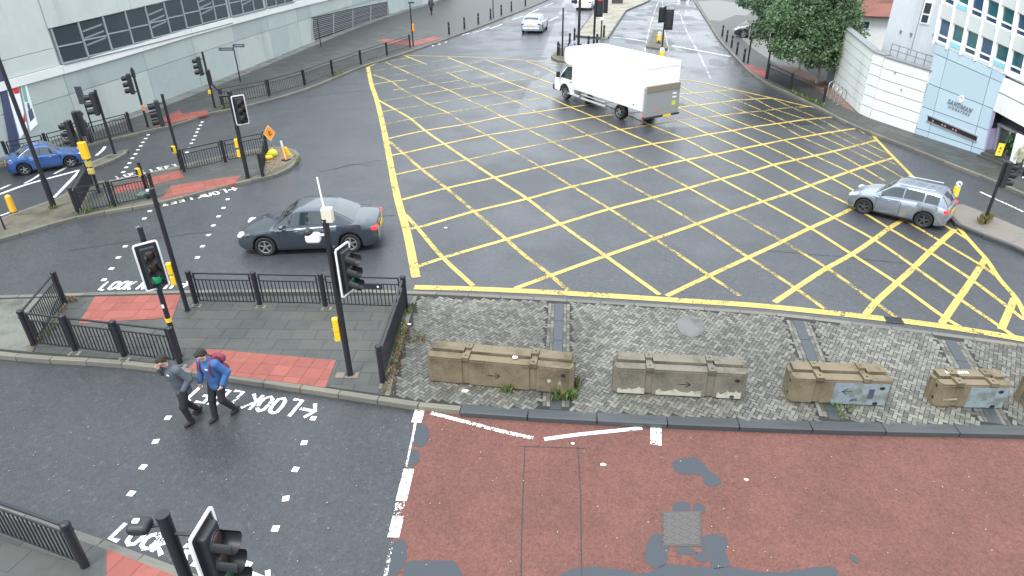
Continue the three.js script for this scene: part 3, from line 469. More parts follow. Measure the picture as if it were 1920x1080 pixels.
{ // white lines beside and in the bus lane
  const q = [[[[-1.77,-10.99],[-1.05,-10.7],[-0.32,-10.4],[0.38,-10.15]], 0.1, 1], [[[0.6,-10.12],[1.36,-10.25],[2.02,-10.33],[2.62,-10.41]], 0.1, 0], [[[2.92,-10.47],[2.8,-9.9]], 0.22, 0], [[[-2.01,-11.12],[-2.04,-10.69]], 0.21, 0], [[[-2.06,-10.69],[-2.06,-10.01]], 0.05, 1], [[[-2.07,-10],[-2.08,-9.41]], 0.04, 2], [[[-2.02,-9.35],[-2.06,-8.56]], 0.2, 0], [[[-2.07,-8.53],[-2.06,-8.24]], 0.17, 2], [[[-2.06,-8.21],[-2.08,-7.75]], 0.2, 0], [[[-2.09,-7.71],[-2.09,-6.95]], 0.06, 2]];
  for (const [p, w, k] of q) line(lm, p, w, M.whi[k], 0.015);
}
const st = marking('crossing_studs', 'rows of white square studs across the pedestrian crossings');
const stud = (x, z, s) => mesh('stud', box(s, 0.012, s).rotateY(rr(-0.2, 0.2)).translate(x, 0.007, z), M.white, st);
for (const [x, z] of [[-7.35,-10.97],[-7.27,-10.24],[-7.18,-9.52],[-7.07,-8.84],[-4.24,-10.88],[-4.23,-10.13],[-4.2,-9.39],[-4.17,-8.66],[-4.15,-7.98]]) stud(x, z, 0.12);
for (const [x, z] of [[-13.29,-22.71],[-13.15,-22],[-12.98,-21.24],[-12.65,-19.66],[-12.45,-18.83],[-12.26,-18.05],[-12.1,-17.32],[-10.82,-23.78],[-10.65,-22.91],[-10.52,-22.09],[-10.39,-21.27],[-10.24,-20.46],[-10.08,-19.57],[-9.91,-18.74]]) stud(x, z, 0.13);
for (const [x, z] of [[-16.55,-27.2],[-16.74,-27.84],[-16.9,-28.43],[-17.12,-29.13],[-17.29,-29.77],[-17.5,-30.43],[-17.66,-31.04],[-17.86,-31.66],[-18.04,-32.31],[-18.23,-32.97],[-16.45,-35.31],[-16.27,-34.66],[-16.09,-33.93],[-15.92,-33.33],[-15.72,-32.64],[-15.53,-31.98],[-15.37,-31.35],[-15.14,-30.56],[-14.96,-29.89]]) stud(x, z, 0.14);
for (const [x, z] of [[-6.95,-59.19],[-6.43,-59.42],[-5.95,-60.22],[-5.49,-61.34]]) stud(x, z, 0.2);
// hand-painted letters as strokes on a 0.62 x 1 cell
const GL = { L: [[[0, 1], [0, 0], [0.5, 0]]], E: [[[0.5, 1], [0, 1], [0, 0], [0.5, 0]], [[0, 0.52], [0.4, 0.52]]], F: [[[0.5, 1], [0, 1], [0, 0]], [[0, 0.55], [0.4, 0.55]]], T: [[[0, 1], [0.56, 1]], [[0.28, 1], [0.28, 0]]], K: [[[0, 1], [0, 0]], [[0.52, 1], [0.02, 0.45], [0.55, 0]]], R: [[[0, 0], [0, 1], [0.4, 0.97], [0.52, 0.78], [0.4, 0.55], [0, 0.5]], [[0.2, 0.5], [0.55, 0]]], I: [[[0.2, 1], [0.2, 0]]], H: [[[0, 1], [0, 0]], [[0.5, 1], [0.5, 0]], [[0, 0.5], [0.5, 0.5]]],
  G: [[[0.52, 0.82], [0.3, 1], [0.08, 0.85], [0, 0.5], [0.08, 0.15], [0.3, 0], [0.52, 0.15], [0.52, 0.45], [0.32, 0.45]]], O: [[[0.28, 1], [0.06, 0.85], [0, 0.5], [0.06, 0.15], [0.28, 0], [0.5, 0.15], [0.56, 0.5], [0.5, 0.85], [0.28, 1]]], '<': [[[0, 0.5], [0.9, 0.5]], [[0.35, 0.95], [0, 0.5], [0.35, 0.05]]], '>': [[[0, 0.5], [0.9, 0.5]], [[0.55, 0.95], [0.9, 0.5], [0.55, 0.05]]] };
function roadText(str, a, b, hgt, mat, label, flipUp = 1) { // from a to b along the baseline
  const o = marking('painted_words', label), dx = b[0] - a[0], dz = b[1] - a[1], L = Math.hypot(dx, dz), ux = dx / L, uz = dz / L, vx = uz * flipUp, vz = -ux * flipUp;
  const W = [...str].map((c) => (c === ' ' ? 0.45 : c === 'I' ? 0.5 : '<>'.includes(c) ? 1.15 : 0.78)), k = L / W.reduce((p, q) => p + q, 0); let s = 0;
  [...str].forEach((c, i) => {
    if (GL[c]) mesh('painted_letter', mg(GL[c].map((st, n) => ribbon(st.map(([p, q]) => { const u = (s + p) * k + rr(-0.012, 0.012), v = q * hgt + rr(-0.02, 0.02); return [a[0] + ux * u + vx * v, a[1] + uz * u + vz * v]; }), 0.085, 0.007 + n * 0.0016))), mat, o);
    s += W[i];
  });
}
roadText('<LOOK LEFT', [-4.19,-11.37], [-7.29,-12.11], 0.52, M.whi[0], 'upside-down white LOOK LEFT words by the two walking people');
roadText('LOOK RIGHT>', [-11.92,-16.7], [-9.36,-16.71], 0.5, M.whi[0], 'white LOOK RIGHT words at the far kerb of the near island');
roadText('<LOOK LEFT', [-11.02,-25.13], [-13.36,-23.5], 0.42, M.whi[0], 'upside-down white LOOK LEFT words at the middle island');
roadText('LOOK LEFT', [-16.36,-26.38], [-14.39,-27.94], 0.42, M.whi[1], 'worn white LOOK LEFT words behind the middle island fence');
roadText('LOOK RIGHT>', [-6.92,-7.84], [-3.92,-6.77], 0.32, M.whi[0], 'rough white LOOK RIGHT words at the bottom left kerb');
roadText('LOOK LEFT', [-17.93,-34.97], [-16.95,-37.51], 0.5, M.whi[2], 'faint white words by the far left red tiles');
// tar seams and worn cracks
const se = marking('tar_seams', 'dark sealed cracks and trench seams in the carriageway');
for (const p of [[[-12.32,-40.85],[-11.04,-41.62],[-8.86,-42.36]], [[-8.05,-26.86],[-7.06,-27.51],[-5.7,-28.33]], [[-7.47,-27.11],[-6.89,-27.79],[-5.9,-27.46]], [[-7.42,-21.3],[-6,-21.62],[-4.16,-21.93]], [[7.72,-18.61],[9.86,-18.15],[11.84,-17.54]], [[13.3,-32.93],[14.5,-32.57],[15.38,-30.92]], [[14.19,-33.91],[14.99,-33.14],[15.95,-33.49]], [[12.76,-31.06],[13.39,-29.72],[13.62,-28.49]], [[-14.34,-19.4],[-12.6,-20.08],[-10.2,-20.77]], [[-11.62,-44.11],[-9.63,-44.62]]]) mesh('seam', ribbon(smooth(p, 0.25).map(([x, z]) => [x + rr(-0.03, 0.03), z + rr(-0.04, 0.04)]), 0.045, 0.0045), M.seam, se);
{ // gully grate by the kerb
  const g = group('gully_grate', 'dark cast iron gully grate breaking the yellow border line', 'drain', [...[9.83,-14.39]].reduce((a, v, i) => (i ? [a[0], 0.014, v] : [v]), []), -0.2);
  mesh('frame', mg([box(0.42, 0.012, 0.05, 0, 0, 0.13), box(0.42, 0.012, 0.05, 0, 0, -0.13), box(0.05, 0.012, 0.21, 0.185, 0, 0), box(0.05, 0.012, 0.21, -0.185, 0, 0)]), M.blackmetal, g);
  mesh('pit', box(0.4, 0.004, 0.28, 0, -0.004, 0), M.dark, g);
  for (let i = 0; i < 5; i++) mesh('bar', box(0.025, 0.01, 0.21, -0.12 + i * 0.06, 0, 0), M.blackmetal, g);
}
// ---------------------------------------------------------------- walls: s metres along the wall foot, y up, d metres out to the street
class Wall {
  constructor(pts) { this.p = pts; this.L = [0]; for (let i = 1; i < pts.length; i++) this.L.push(this.L[i - 1] + Math.hypot(pts[i][0] - pts[i - 1][0], pts[i][1] - pts[i - 1][1])); }
  seg(s) { let i = 1; while (i < this.L.length - 1 && this.L[i] < s) i++; return i; }
  dir(s, i = this.seg(s)) { const a = this.p[i - 1], b = this.p[i], l = this.L[i] - this.L[i - 1]; return [(b[0] - a[0]) / l, (b[1] - a[1]) / l]; }
  at(s, y, d = 0) { const i = this.seg(s), a = this.p[i - 1], [dx, dz] = this.dir(s, i), t = s - this.L[i - 1]; return [a[0] + dx * t - dz * d, y, a[1] + dz * t + dx * d]; }
  // block on the wall between four corners [s, y] (top left, top right, bottom right, bottom left), from depth d0 to d1
  slab(q, d0, d1) {
    const lo = Math.min(q[0][0], q[3][0]), hi = Math.max(q[1][0], q[2][0]), cuts = [0, 1];
    for (const l of this.L) { const t = (l - lo) / (hi - lo); if (t > 0.01 && t < 0.99) cuts.push(t); }
    cuts.sort((a, b) => a - b);
    const P = [], uv = [], quad = (a, b, c, d) => { for (const v of [a, b, c, a, c, d]) { P.push(...v.p); uv.push(v.s, v.y); } };
    const pt = (u, v, d) => { const s = lerp(lerp(q[3][0], q[2][0], u), lerp(q[0][0], q[1][0], u), v), y = lerp(lerp(q[3][1], q[2][1], u), lerp(q[0][1], q[1][1], u), v); return { p: this.at(s, y, d), s, y }; };
    for (let i = 1; i < cuts.length; i++) {
      const a = cuts[i - 1], b = cuts[i];
      quad(pt(a, 0, d1), pt(b, 0, d1), pt(b, 1, d1), pt(a, 1, d1)); quad(pt(a, 1, d1), pt(b, 1, d1), pt(b, 1, d0), pt(a, 1, d0)); quad(pt(a, 0, d0), pt(b, 0, d0), pt(b, 0, d1), pt(a, 0, d1));
      quad(pt(b, 0, d0), pt(a, 0, d0), pt(a, 1, d0), pt(b, 1, d0));
    }
    quad(pt(0, 0, d0), pt(0, 0, d1), pt(0, 1, d1), pt(0, 1, d0)); quad(pt(1, 0, d1), pt(1, 0, d0), pt(1, 1, d0), pt(1, 1, d1));
    const g = new THREE.BufferGeometry(); g.setAttribute('position', new THREE.Float32BufferAttribute(P, 3)); g.setAttribute('uv', new THREE.Float32BufferAttribute(uv, 2)); g.computeVertexNormals(); return g;
  }
  rect(s0, s1, y0, y1, d0, d1) { return this.slab([[s0, y1], [s1, y1], [s1, y0], [s0, y0]], d0, d1); }
}
const sub = (q, u0, u1, v0, v1) => { // part of a quad; v runs from top 0 to bottom 1
  const f = (u, v) => [lerp(lerp(q[0][0], q[1][0], u), lerp(q[3][0], q[2][0], u), v), lerp(lerp(q[0][1], q[1][1], u), lerp(q[3][1], q[2][1], u), v)];
  return [f(u0, v0), f(u1, v0), f(u1, v1), f(u0, v1)];
};
const font = await new FontLoader().loadAsync('fonts/droid/droid_serif_regular.typeface.json'), fontS = await new FontLoader().loadAsync('fonts/droid/droid_sans_bold.typeface.json');
function text3(str, f, size, depth) { const g = new TextGeometry(str, { font: f, size, depth, curveSegments: 4, bevelEnabled: false }); g.computeBoundingBox(); return g; }

// ---------------------------------------------------------------- pale office building on the left
{
  const W = new Wall([[-25.36,-22],[-23.95,-26],[-22.76,-30],[-21.75,-34],[-20.89,-38],[-20.16,-42],[-19.5,-46],[-18.77,-51],[-17.94,-57],[-17.1,-63],[-15.99,-70],[-14.86,-76],[-13.52,-82],[-11.91,-88],[-10.01,-94]]), B = group('office_building', 'long pale concrete panel office building with ribbon windows on the left', 'building');
  const hk = (s) => (s < 9.5 ? 0.87 : s < 12 ? lerp(0.87, 0.91, (s - 9.5) / 2.5) : s < 24 ? lerp(0.91, 1, (s - 12) / 12) : s < 33 ? 1 : lerp(1, 0.93, clamp((s - 33) / 25)));
  const Lq = [[41.18,1.99],[60.74,1.42],[60.34,-0],[40.49,0.27]], end = 81;
  const joints = [-3, 2, 7, 12.05, 17.85, 22.6, 27.6, 32.9, 36, 38.2, Lq[0][0] - 0.1];
  mesh('core_wall', W.slab([[-6, 14], [end, 14], [end, -0.1], [-6, -0.1]], -1.2, -0.09), M.walllow[0], B);
  const R = (s0, s1, a, b, d, mat, name = 'wall_panel') => mesh(name, W.slab([[s0 + 0.012, b * hk(s0) - 0.012], [s1 - 0.012, b * hk(s1) - 0.012], [s1 - 0.012, a * hk(s1) + (a < 0.2 ? 0 : 0.012)], [s0 + 0.012, a * hk(s0) + (a < 0.2 ? 0 : 0.012)]], -0.1, d), mat, B);
  for (let i = 1; i < joints.length; i++) {
    const a = joints[i - 1], b = joints[i];
    R(a, b, 0.02, 2.13, 0, M.walllow[i % 3]); R(a, b, 2.13, 3.22, 0, M.walllow[(i + 1) % 3]); R(a, b, 3.22, 3.66, 0.14, M.whitepanel, 'ledge');
    if (b <= 12.1) { R(a, b, 3.66, 4.55, 0, M.wall); R(a, b, 4.55, 7.5, 0, M.wall); R(a, b, 7.5, 12, 0, M.wall); } else R(a, b, 5.5, 9, 0.05, M.wall);
  }
  const s1 = Lq[0][0] - 0.1, s2 = Lq[1][0] + 0.1;
  for (let i = 0; i < 4; i++) { const a = lerp(s1, s2, i / 4), b = lerp(s1, s2, (i + 1) / 4); R(a, b, 2.16, 3.22, 0, M.walllow[i % 3]); R(a, b, 3.22, 3.66, 0.14, M.whitepanel, 'ledge'); R(a, b, 3.66, 9, 0, M.wall); }
  for (let a = s2; a < end - 1; a += 5) { R(a, a + 5, 0.02, 2.1, 0, M.walllow[(a | 0) % 3]); R(a, a + 5, 2.1, 8, 0, M.wall); }
  // louvred car park opening
  mesh('louvre_recess', W.slab(sub(Lq, -0.004, 1.004, -0.04, 1.04), -0.08, -0.05), M.dark, B);
  for (let c = 0; c < 4; c++) for (let r = 0; r < 11; r++) mesh('louvre_slat', W.slab(sub(Lq, c / 4 + 0.006, (c + 1) / 4 - 0.006, (r + 0.12) / 11, (r + 0.62) / 11), -0.05, 0.0 + 0.02 * (r % 2)), r % 3 ? M.grey : std(0.15, 0.16, 0.18, 0.6), B);
  for (let c = 0; c <= 4; c++) mesh('louvre_post', W.slab(sub(Lq, c / 4 - 0.005, c / 4 + 0.005, 0, 1), -0.05, 0.03), M.steel, B);
  // ribbon windows
  const fr = std(0.3, 0.33, 0.36, 0.5);
  for (const [a, b, n] of [[12.2, 27.5, 9], [27.8, 32.8, 3], [33.2, 38, 3]]) {
    mesh('window_back', W.slab([[a, 5.5 * hk(a)], [b, 5.5 * hk(b)], [b, 3.66 * hk(b)], [a, 3.66 * hk(a)]], -0.085, -0.06), M.dark, B);
    for (let i = 0; i < n; i++) {
      const p = lerp(a, b, i / n), q = lerp(a, b, (i + 1) / n), y0 = 3.7 * hk(p), y1 = 5.48 * hk(p), ym = lerp(y0, y1, 0.48);
      const w = mesh('window_frame', mg([W.rect(p, p + 0.09, y0, y1, -0.06, 0.02), W.rect(p + 0.09, q - 0.02, ym - 0.03, ym + 0.03, -0.055, 0.0), W.rect(p + 0.09, q - 0.02, y0, y0 + 0.05, -0.055, 0.015)]), fr, B);
      for (const [c, d] of [[y0 + 0.05, ym - 0.03], [ym + 0.03, y1]]) mesh('pane', W.rect(p + 0.1, q - 0.03, c, d, -0.05, -0.035), M.glass, w);
      if (i % 3 === 1) for (let k = 0; k < 3; k++) mesh('blind', W.slab([[p + 0.2, lerp(y0, y1, 0.35 + k * 0.2)], [q - 0.1, lerp(y0, y1, 0.45 + k * 0.2)], [q - 0.1, lerp(y0, y1, 0.4 + k * 0.2)], [p + 0.2, lerp(y0, y1, 0.3 + k * 0.2)]], -0.034, -0.03), std(0.22, 0.25, 0.26, 0.6), w);
    }
    mesh('sill', W.rect(a, b, 3.64 * hk(a), 3.7 * hk(a), 0.0, 0.17), M.grey, B);
  }
  // dark glazed corner column
  const cq = [[8.55,2.74],[8.84,2.67],[8.46,0.25],[8.01,0.21]];
  mesh('corner_glazing', W.slab(sub(cq, 0, 1, -0.8, 1), 0, 0.09), phy(0.06, 0.07, 0.14, 0.15, { clearcoat: 0.5 }), B);
  // banners
  const banner = (q, draw, label) => {
    const c = document.createElement('canvas'); c.width = 128; c.height = 256; draw(c.getContext('2d'));
    const t = new THREE.CanvasTexture(c); t.colorSpace = THREE.SRGBColorSpace;
    const g = group('wall_banner', label, 'banner', W.at(q[3][0], q[3][1], 0.06)), p = [q[3], q[2], q[1], q[0]].map(([s, y]) => W.at(s, y, 0.085));
    const o = V(...W.at(q[3][0], q[3][1], 0.06)), pos = [], uvs = [0, 0, 1, 0, 1, 1, 0, 1]; for (const v of p) pos.push(v[0] - o.x, v[1] - o.y, v[2] - o.z);
    const ge = new THREE.BufferGeometry(); ge.setAttribute('position', new THREE.Float32BufferAttribute(pos, 3)); ge.setAttribute('uv', new THREE.Float32BufferAttribute(uvs, 2)); ge.setIndex([0, 1, 2, 0, 2, 3]); ge.computeVertexNormals();
    mesh('print', ge, new THREE.MeshStandardMaterial({ map: t, roughness: 0.6, side: THREE.DoubleSide }), g);
    mesh('board', W.slab(sub(q, 0.01, 0.99, 0.005, 0.995), 0.03, 0.08).translate(-o.x, -o.y, -o.z), M.white, g);
  };
  banner([[8.84,2.79],[9.46,2.9],[9.17,1.04],[8.62,0.69]], (x) => { x.fillStyle = '#eef0f2'; x.fillRect(0, 0, 128, 256); x.fillStyle = '#d2383c'; x.beginPath(); x.moveTo(60, 0); x.lineTo(128, 0); x.lineTo(128, 40); x.lineTo(70, 30); x.fill(); x.fillStyle = '#e0b070'; x.beginPath(); x.moveTo(0, 25); x.lineTo(60, 0); x.lineTo(70, 30); x.fill(); x.fillStyle = '#d2383c'; x.beginPath(); x.moveTo(128, 160); x.lineTo(128, 210); x.lineTo(50, 222); x.fill(); x.fillStyle = '#77808a'; x.fillRect(55, 95, 14, 16); x.fillRect(30, 122, 62, 4); }, 'white wall banner with red triangles left of the lamp column');
  banner([[9.6,2.89],[9.89,2.83],[9.75,1.08],[9.24,0.86]], (x) => { x.fillStyle = '#dfe6e4'; x.fillRect(0, 0, 128, 256); x.fillStyle = '#7fa898'; x.fillRect(10, 0, 80, 90); x.fillStyle = '#50586a'; x.beginPath(); x.ellipse(72, 118, 20, 26, 0, 0, 7); x.fill(); x.fillRect(38, 140, 70, 66); x.fillStyle = '#f4f4f4'; x.fillRect(0, 210, 128, 46); }, 'wall banner with green and grey picture right of the lamp column');
}

// ---------------------------------------------------------------- hotel on the right
{
  const W = new Wall([[19.51,-40.53],[18.35,-34.59],[18.43,-33.61],[19.19,-30.73],[20.26,-27.24],[20.89,-23.61]]), B = group('hotel', 'hotel with pale blue sign panel, teal windows and glazed entrance', 'building');
  const [s0, s1, s2, s3, s4] = W.L, y0 = 0.1;
  // garden wall of white panels, a thing of its own
  const G1 = group('panel_wall', 'white panelled boundary wall between the trees and the hotel sign panel', 'wall');
  const t0 = [6.06,3.19], t1 = [6.99,3.15], t2 = [10.01,2.95], wp = [M.whitepanel, std(0.66, 0.7, 0.66, 0.65, { map: tWall })];
  const a = [[0, 3.5], [s1 - 0.02, t0[1]], [s1 - 0.02, y0], [0, y0]], b = [[s1 + 0.02, t0[1] - 0.02], [s2 - 0.02, t1[1]], [s2 - 0.02, y0], [s1 + 0.02, y0]], c = [[s2 + 0.02, t1[1] - 0.05], [s3 - 0.02, t2[1]], [s3 - 0.02, y0], [s2 + 0.02, y0]];
  mesh('core', W.slab([[-2, 3.4], [s3 - 0.03, t2[1] - 0.05], [s3 - 0.03, y0], [-2, y0]], -0.4, -0.06), M.grey, G1);
  for (const [q, n] of [[a, 7], [b, 6], [c, 6]]) for (let i = 0; i < n; i++) mesh('wall_panel', W.slab(sub(q, 0.004, 0.996, i / n + 0.008, (i + 1) / n - 0.004), -0.07, 0), q === a ? wp[1] : wp[0], G1);
  for (const q of [a, b, c]) mesh('coping', W.slab([[q[0][0], q[0][1] + 0.05], [q[1][0], q[1][1] + 0.05], q[1], q[0]], -0.36, 0.04), M.grey, G1);
  for (const [u, v] of [[0.3, 0.2], [0.52, 0.42]]) { const p = lerp(c[0][0], c[1][0], u), y = lerp(c[0][1], 0.1, v); mesh('weep_hole', W.rect(p - 0.05, p + 0.05, y - 0.05, y + 0.05, -0.01, 0.012), M.steel, G1); }
  // sign panel
  const pb = std(0.42, 0.53, 0.6, 0.45), pb2 = std(0.39, 0.5, 0.575, 0.45), P = [[9.81,4.12],[13.43,3.42], [s4, y0], [s3, y0]];
  mesh('core_wall', W.slab([[s3, 10], [s4 + 3.6, 10], [s4 + 3.6, y0], [s3, y0]], -0.9, -0.5), M.grey, B);
  mesh('panel_backing', W.slab(sub(P, 0.002, 0.998, 0.004, 1), -0.52, -0.03), M.dark, B);
  const U = [0, 0.2, 0.82, 1], Vv = [0, 0.1, 0.42, 0.68, 0.93, 1];
  for (let i = 0; i < 3; i++) for (let k = 0; k < 5; k++) mesh('sign_panel', W.slab(sub(P, U[i] + 0.004, U[i + 1] - 0.004, Vv[k] + 0.004, Vv[k + 1] - 0.004), -0.05, 0), (i + k) % 2 ? pb : pb2, B);
  const sq = [[10.47,1.06],[13.1,0.8],[13.13,0.6],[10.49,0.85]];
  mesh('slot_window', W.slab(sq, 0, 0.012), M.dark, B); mesh('slot_frame', mg([W.slab(sub(sq, -0.01, 1.01, -0.25, 0), 0, 0.05), W.slab(sub(sq, -0.01, 1.01, 1, 1.15), 0, 0.05)]), M.steel, B);
  for (const u of [0.1, 0.3, 0.36, 0.52, 0.58]) mesh('slot_lamp', W.slab(sub(sq, u, u + 0.03, 0.4, 0.75), 0.013, 0.02), std(0.5, 0.2, 0.2, 0.5), B);
  // lettering
  const put = (str, f, p, q, depth, name) => {
    const A = W.at(p[0], p[1], 0.0), Bq = W.at(q[0], q[1], 0.0), d = V(Bq[0] - A[0], Bq[1] - A[1], Bq[2] - A[2]), L = d.length(); d.normalize();
    const g = text3(str, f, 1, 0.2), w = g.boundingBox.max.x - g.boundingBox.min.x, k = L / w, n = V(0, 0, 0).crossVectors(d, V(0, 1, 0)).normalize(), up = V(0, 0, 0).crossVectors(n, d);
    g.translate(-g.boundingBox.min.x, 0, 0); g.scale(k, k, depth / 0.2); g.applyMatrix4(new THREE.Matrix4().makeBasis(d, up, n)); g.translate(A[0] + n.x * 0.002, A[1], A[2] + n.z * 0.002);
    mesh(name, g, std(0.16, 0.2, 0.24, 0.4), B);
  };
  put('SANDMAN', font, [11.24,1.82], [12.5,1.66], 0.03, 'sign_lettering'); put('S I G N A T U R E', fontS, [11.33,1.63], [12.43,1.51], 0.02, 'sign_lettering');
  const lg = [11.81,2.11], [lx, ly, lz] = W.at(lg[0], lg[1], 0.02), dir = W.dir(lg[0]);
  mesh('sign_emblem', mg([new THREE.CylinderGeometry(0.15, 0.15, 0.03, 24).rotateX(PI / 2)]).rotateY(Math.atan2(-dir[1], dir[0])).translate(lx, ly, lz), M.white, B);
  mesh('sign_emblem_ring', new THREE.TorusGeometry(0.1, 0.012, 6, 20, 4.6).rotateY(Math.atan2(-dir[1], dir[0])).translate(lx - dir[1] * 0.018, ly, lz + dir[0] * 0.018), M.grey, B);
  // window storeys
  const fr = M.white, teal = phy(0.012, 0.085, 0.1, 0.12, { clearcoat: 0.6 }), teal2 = phy(0.02, 0.06, 0.12, 0.12, { clearcoat: 0.6 }), open = phy(0.25, 0.55, 0.62, 0.2, { clearcoat: 0.5 });
  const rows = [[[9.55,5.22],[14.01,4.26],[14.13,3.45],[9.65,4.23]], [[9.3,6.77],[13.74,5.57],[13.87,4.81],[9.48,5.8]]];
  const band = std(0.5, 0.53, 0.52, 0.6);
  const ext = (q, n) => sub(q, 0, n, 0, 1);
  const R0 = rows[0], R1 = rows[1];
  const band0 = [R0[3], R0[2], [P[1][0], P[1][1]], [P[0][0], P[0][1]]];
  mesh('spandrel', W.slab(ext([R1[3], R1[2], R0[1], R0[0]], 1.6), -0.55, -0.02), band, B); mesh('spandrel', W.slab(ext([[R1[0][0], R1[0][1] + 4], [R1[1][0], R1[1][1] + 4], R1[1], R1[0]], 1.6), -0.55, -0.02), band, B);
  mesh('spandrel', W.slab(ext(band0, 1.6), -0.55, -0.03), band, B);
  rows.forEach((q, r) => {
    mesh('window_back', W.slab(ext(q, 1.6), -0.6, -0.3), M.dark, B);
    for (let i = 0; i < 9; i++) {
      const u = (i + 0.02) / 6 + 0.008, v = (i + 0.98) / 6 - 0.008, lift = (i === 1 || i === 4) && r === 0 || (i === 1 && r === 1);
      const w = mesh('window', mg([sub(q, u, v, 0, 0.04), sub(q, u, v, 0.7, 0.76), sub(q, u, v, 0.96, 1), sub(q, u, u + 0.008, 0.04, 0.96), sub(q, v - 0.008, v, 0.04, 0.96)].map((k) => W.slab(k, -0.3, -0.06))), fr, B);
      mesh('pane', W.slab(sub(q, u + 0.009, v - 0.009, 0.045, 0.695), -0.28, -0.12), (i + r) % 3 ? teal : teal2, w);
      mesh('lower_pane', W.slab(sub(q, u + 0.009, v - 0.009, 0.765, 0.955), -0.28, lift ? -0.02 : -0.12), lift ? open : teal2, w);
    }
    for (let i = 0; i <= 9; i++) mesh('mullion', W.slab(sub(q, i / 6 - 0.008, i / 6 + 0.008, -0.75, 1.12), -0.3, 0.05), fr, B);
  });
  // entrance
  const E = [[13.44,2],[16.78,1.44],[17.35,0.12],[13.68,0.15]], can = [[13.42,3.31],[16.16,2.87], E[1], E[0]];
  mesh('canopy', W.slab(can, -0.6, 0.06), M.whitepanel, B);
  mesh('canopy_joint', W.slab(sub(can, 0, 1, 0.42, 0.45), 0.05, 0.065), M.grey, B);
  mesh('entrance_recess', W.slab(E, -0.48, -0.4), std(0.02, 0.022, 0.03, 0.5), B);
  for (const [u, v, p, q] of [[0.02, 0.97, 0.27, 0.33], [0.02, 0.97, 0.9, 0.95]]) mesh('door_frame', W.slab(sub(E, u, v, p, q), -0.4, -0.25), M.steel, B);
  for (const u of [0.03, 0.2, 0.4, 0.62, 0.85]) mesh('door_frame', W.slab(sub(E, u, u + 0.025, 0.33, 0.9), -0.4, -0.26), M.steel, B);
  for (const [u, v] of [[0.06, 0.2], [0.23, 0.4], [0.43, 0.62], [0.65, 0.85]]) mesh('door_pane', W.slab(sub(E, u, v, 0.34, 0.89), -0.38, -0.33), M.carglass, B);
  mesh('reveal', W.slab(sub(E, -0.012, 0.012, 0, 1), -0.5, 0.03), std(0.3, 0.26, 0.42, 0.6), B);
  for (let i = 0; i < 3; i++) mesh('step', W.slab([[E[3][0], 0.1 + 0.1 * (3 - i)], [E[2][0], 0.1 + 0.1 * (3 - i)], [E[2][0], 0.1], [E[3][0], 0.1]], -0.4, 0.05 + 0.17 * i), i % 2 ? M.slab[2] : M.slab[0], B);
  mesh('white_pier', W.slab([[14.87,1.42],[16.86,1.26], [s4 + 3.6, y0], [15.05,-0.04]], 0.0, 0.1), M.whitepanel, B);
  // tower side wall standing back behind the boundary wall
  const S = new Wall([[19.94,-38.66],[20.29,-31.69]]), T = group('hotel_tower', 'plain pale hotel tower wall with one small window behind the boundary wall', 'building');
  mesh('wall', S.rect(S.L[1] * 0.24, S.L[1], 0.1, 11, -3, 0), std(0.6, 0.64, 0.66, 0.7, { map: tWall }), T);
  { const q = S.L[1]; const w = mesh('window', S.rect(q * 0.62, q * 0.72, 4.55, 5.55, 0.0, 0.04), M.white, T); mesh('pane', S.rect(q * 0.635, q * 0.705, 4.62, 4.95, 0.041, 0.05), M.glass, w); mesh('pane', S.rect(q * 0.635, q * 0.705, 5.02, 5.48, 0.041, 0.05), M.glass, w);
    for (const [u, y] of [[0.42, 3.9], [0.55, 3.9], [0.8, 4.1], [0.83, 3.9]]) mesh('vent', S.rect(q * u, q * u + 0.14, y, y + 0.14, 0.0, 0.05), M.grey, T);
    mesh('corner_pillar', S.rect(q * 0.965, q * 1.03, 0.1, 11, 0.003, 0.12), M.white, T); mesh('joint', S.rect(q * 0.6, q * 0.606, 3, 11, 0, 0.012), M.grey, T); }
  // railing on top of the boundary wall
  const Rg = group('terrace_railing', 'grey metal railing on top of the white boundary wall', 'railing');
  for (let i = 0; i <= 5; i++) { const s = lerp(s2 - 0.1, s3 - 0.3, i / 5), y = lerp(t1[1], t2[1], i / 5); mesh('post', bar(W.at(s, y, -0.3), W.at(s, y + 0.55, -0.3), 0.022), M.grey, Rg); }
  for (const k of [0.3, 0.55]) mesh('rail', bar(W.at(s2 - 0.1, t1[1] + k, -0.3), W.at(s3 - 0.3, t2[1] + k, -0.3), 0.022), M.grey, Rg);
}
